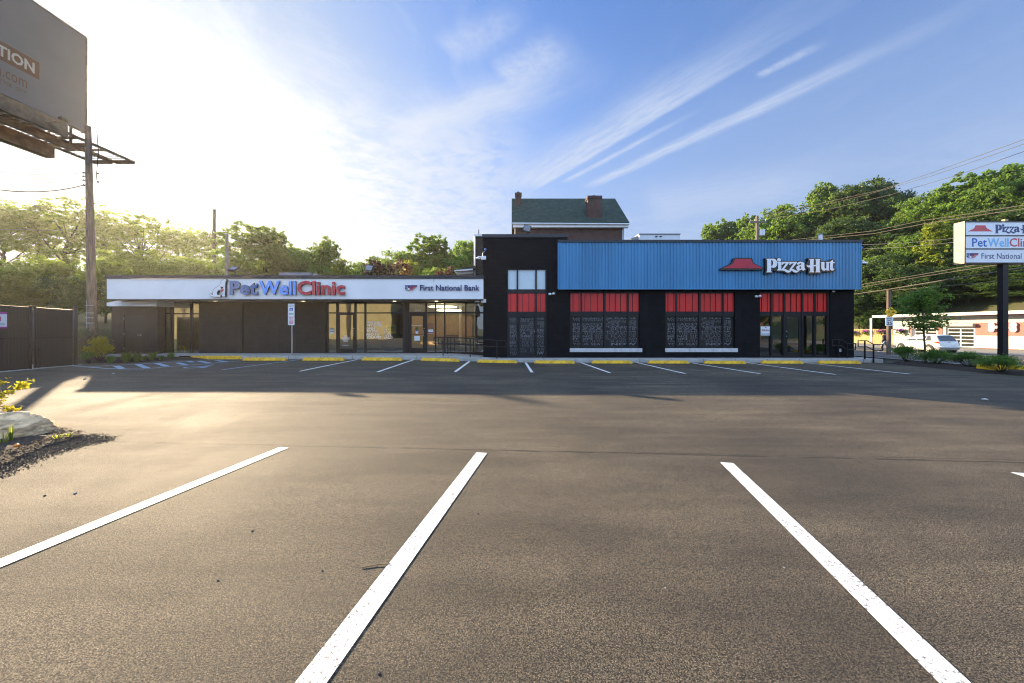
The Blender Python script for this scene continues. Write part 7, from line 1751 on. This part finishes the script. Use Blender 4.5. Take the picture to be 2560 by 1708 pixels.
m = MB(); q = MB(); q.sphere((0, 0, .02), (.035, .028, .022), 10, 6); X, Y = G(42, 1133); o = q.build('fallen_leaf', 'amber', None, smooth=True); o.location = (X, Y, zg(X, Y) + .075); tag(o, 'orange fallen leaf on the mulch in front of the boulder', 'leaf')
def leaning():
    Y = 5.6; x0 = PX(-150, Y); r = np.random.default_rng(9); P = []; st = []
    tgt = [(52, 958), (30, 980), (14, 1000), (18, 1025), (40, 968), (-10, 955), (-25, 990), (-60, 960), (-80, 1000), (-110, 980), (-40, 1030), (-130, 1020), (8, 1010)]
    for v, w_ in tgt:
        e = np.array((PX(v, Y) - x0, r.uniform(-.15, .15), PZ(w_, Y) - .05)); s = np.array((r.uniform(-.05, .05), 0, 0)); md = s * .35 + e * .65 + np.array((0, 0, .08))
        st.append(([tuple(s), tuple(md * .6), tuple(md), tuple(e)], [.012, .009, .006, .003]))
        for q in np.linspace(.55, 1.0, 7): P.append(md * (1 - q) + e * q + r.normal(size=(5, 3)) * .026)
    near_plant('shrub', 'yellow leaved shrub leaning in from the left edge behind the boulder', 'shrub', x0, Y, .05, np.concatenate(P), .065, 'leaf_yellow', st)
leaning()
# --- small litter on the asphalt
def stone(v, w_, s, mat, label, group='small stones on the asphalt'):
    X, Y = G(v, w_); s *= .7; m = MB(); m.sphere((0, 0, 0), (s, s * .8, s * .55), 9, 6); rr = random.Random(int(v))
    m.v = [(a * rr.uniform(.8, 1.15), b * rr.uniform(.8, 1.15), c * rr.uniform(.8, 1.1)) for a, b, c in m.v]
    o = m.build('stone', mat, None, smooth=False); o.location = (X, Y, zg(X, Y) + s * .4); o.rotation_euler = (0, 0, rr.uniform(0, 6)); tag(o, label, 'stone', group)
stone(188, 1234, .020, 'pebble', 'pale grey pebble right of the upper left stall line'); stone(112, 1240, .018, 'dark_pebble', 'dark pebble left of the pale grey pebble, near the left stall line')
stone(1195, 1285, .013, 'dark_pebble', 'dark pebble right of the middle stall line'); stone(948, 1684, .011, 'dark_pebble', 'dark bluish pebble at the bottom edge beside the middle stall line'); stone(1663, 1471, .008, 'pebble', 'white speck of stone between the middle and right stall lines')
stone(805, 1427, .011, 'dark_pebble', 'dark chip left of the middle stall line'); stone(631, 1328, .013, 'dark_pebble', 'dark chip midway between the left and middle stall lines'); stone(545, 1452, .010, 'dark_pebble', 'dark chip below the left stall line')
stone(1960, 1420, .010, 'pebble', 'pale chip left of the right stall line') ; stone(2462, 1001, .07, 'pebble', 'white scrap on the shaded asphalt at the right'); stone(212, 949, .06, 'pebble', 'white scrap on the shaded asphalt at the left'); stone(283, 935, .05, 'pebble', 'white scrap in front of the blue hatched area')
a, b = G(905, 1421), G(976, 1413); m = MB(); m.tube([(a[0], a[1], .006), ((a[0] + b[0]) / 2, (a[1] + b[1]) / 2 + .01, .008), (b[0], b[1], .010)], [.004, .0032, .003], 6); o = m.build('twig', 'twig'); recentre(o, (a[0], a[1], 0)); tag(o, 'thin dry twig touching the middle stall line', 'twig')

# ================================================================== what the shop windows mirror: a cream building on the far side of the lot
rf = thing('cream_building', 'long cream rendered building mirrored in the clinic windows', 'building', (-30, -14, 0))
m = MB(); m.box(-62, -17.5, -24, -14, -.3, 5.2); m.build('wall', 'cream_render', rf)
m = MB(); m.box(-62.2, -17.3, -24.2, -13.8, 5.203, 5.5); m.build('roof', 'cap_metal', rf)
m = MB()
for x in range(-60, -18, 6): m.box(x, x + .5, -13.995, -13.9, -.3, 5.0)
m.build('pier', 'brown_block', rf)
rf = thing('brown_house', 'low brown house mirrored in the bank windows', 'building', (-12, -16, 0))
m = MB(); m.box(-17, -6, -24, -16, -.3, 3.6); m.build('wall', 'red_brick', rf); m = MB(); m.prism([(-17.4, -15.5, 3.6), (-17.4, -24.5, 3.6), (-17.4, -20, 5.8)], (11.8, 0, 0)); m.build('roof', 'grey_shingle', rf)
for k, x, y, h, lab in (('green', 8, -20, 9, 'tree behind the camera mirrored in the entrance door'), ('green2', 24, -16, 10, 'tree behind the camera mirrored at the right of the entrance'), ('dark', 40, -22, 12, 'dark tree behind the camera mirrored in the end pane')):
    me, tm, rx = PROTO[k]; t_ = thing('tree', lab, 'tree', (x, y, ground(x, y)))
    for nm, d in (('trunk', tm), ('crown', me)):
        o = bpy.data.objects.new(nm, d); COL.objects.link(o); o.parent = t_
    t_.scale = (h / 10 * 1.3, h / 10 * 1.3, h / 10)

# --- loose chips and grit of the island
def scatter(name, mat, n, poly, size, seed, flat=.4, spread=.10, zl=.0):
    r = np.random.default_rng(seed); m = MB(); k = 0
    xs = [p[0] for p in poly]; ys = [p[1] for p in poly]
    def inside(x, y):
        c = False; j = len(poly) - 1
        for i in range(len(poly)):
            xi, yi = poly[i]; xj, yj = poly[j]
            if (yi > y) != (yj > y) and x < (xj - xi) * (y - yi) / (yj - yi) + xi: c = not c
            j = i
        return c
    while k < n:
        x, y = r.uniform(max(-8.5, min(xs)), max(xs)), r.uniform(min(ys), max(ys))
        if not inside(x, y): continue
        x += r.normal() * spread; y += r.normal() * spread; k += 1
        s = size * r.uniform(.4, 1.3); z = zg(x, y) + zl + r.uniform(0, .5) * s
        a = r.uniform(0, 6.28); u = np.array((math.cos(a), math.sin(a), r.uniform(-.4, .4))) * s; w = np.array((-math.sin(a), math.cos(a), r.uniform(-.4, .4))) * s * flat; h = np.array((0, 0, s * flat)); c = np.array((x, y, z))
        m.add([c - u - w, c + u - w * .7, c + u * .8 + w, c - u * .9 + w, c + h], [(0, 1, 4), (1, 2, 4), (2, 3, 4), (3, 0, 4)])
    o = m.build(name, mat); o['kind'] = 'stuff'
scatter('mulch_chips', 'chip', 3000, isl, .012, 41, .35, .0, .062)
scatter('mulch_crumbs', 'mulch', 3000, isl, .015, 42, .5, .03, .055)
scatter('grit', 'loose_dirt', 3800, grit, .009, 43, .6, .06, .002)

# ------------------------------------------------------------------ thin haze added over the whole place to stand in for lens flare
if HAZE > 0:
    m = MB(); m.box(-920, 920, -620, 1520, -2.0, 42.0)
    hm = bpy.data.materials.new('flare_haze'); hm.use_nodes = True; ht = hm.node_tree
    for nd in list(ht.nodes):
        if nd.type == 'BSDF_PRINCIPLED': ht.nodes.remove(nd)
    hv = ht.nodes.new('ShaderNodeVolumePrincipled'); hv.inputs['Color'].default_value = (1.0, 0.96, 0.90, 1); hv.inputs['Density'].default_value = HAZE; hv.inputs['Anisotropy'].default_value = HAZE_G
    ht.links.new(hv.outputs[0], ht.nodes['Material Output'].inputs['Volume'])
    MAT['haze'] = hm; o = m.build('haze', 'haze'); o['kind'] = 'stuff'
    S.cycles.volume_bounces = 0; S.cycles.volume_step_rate = 4
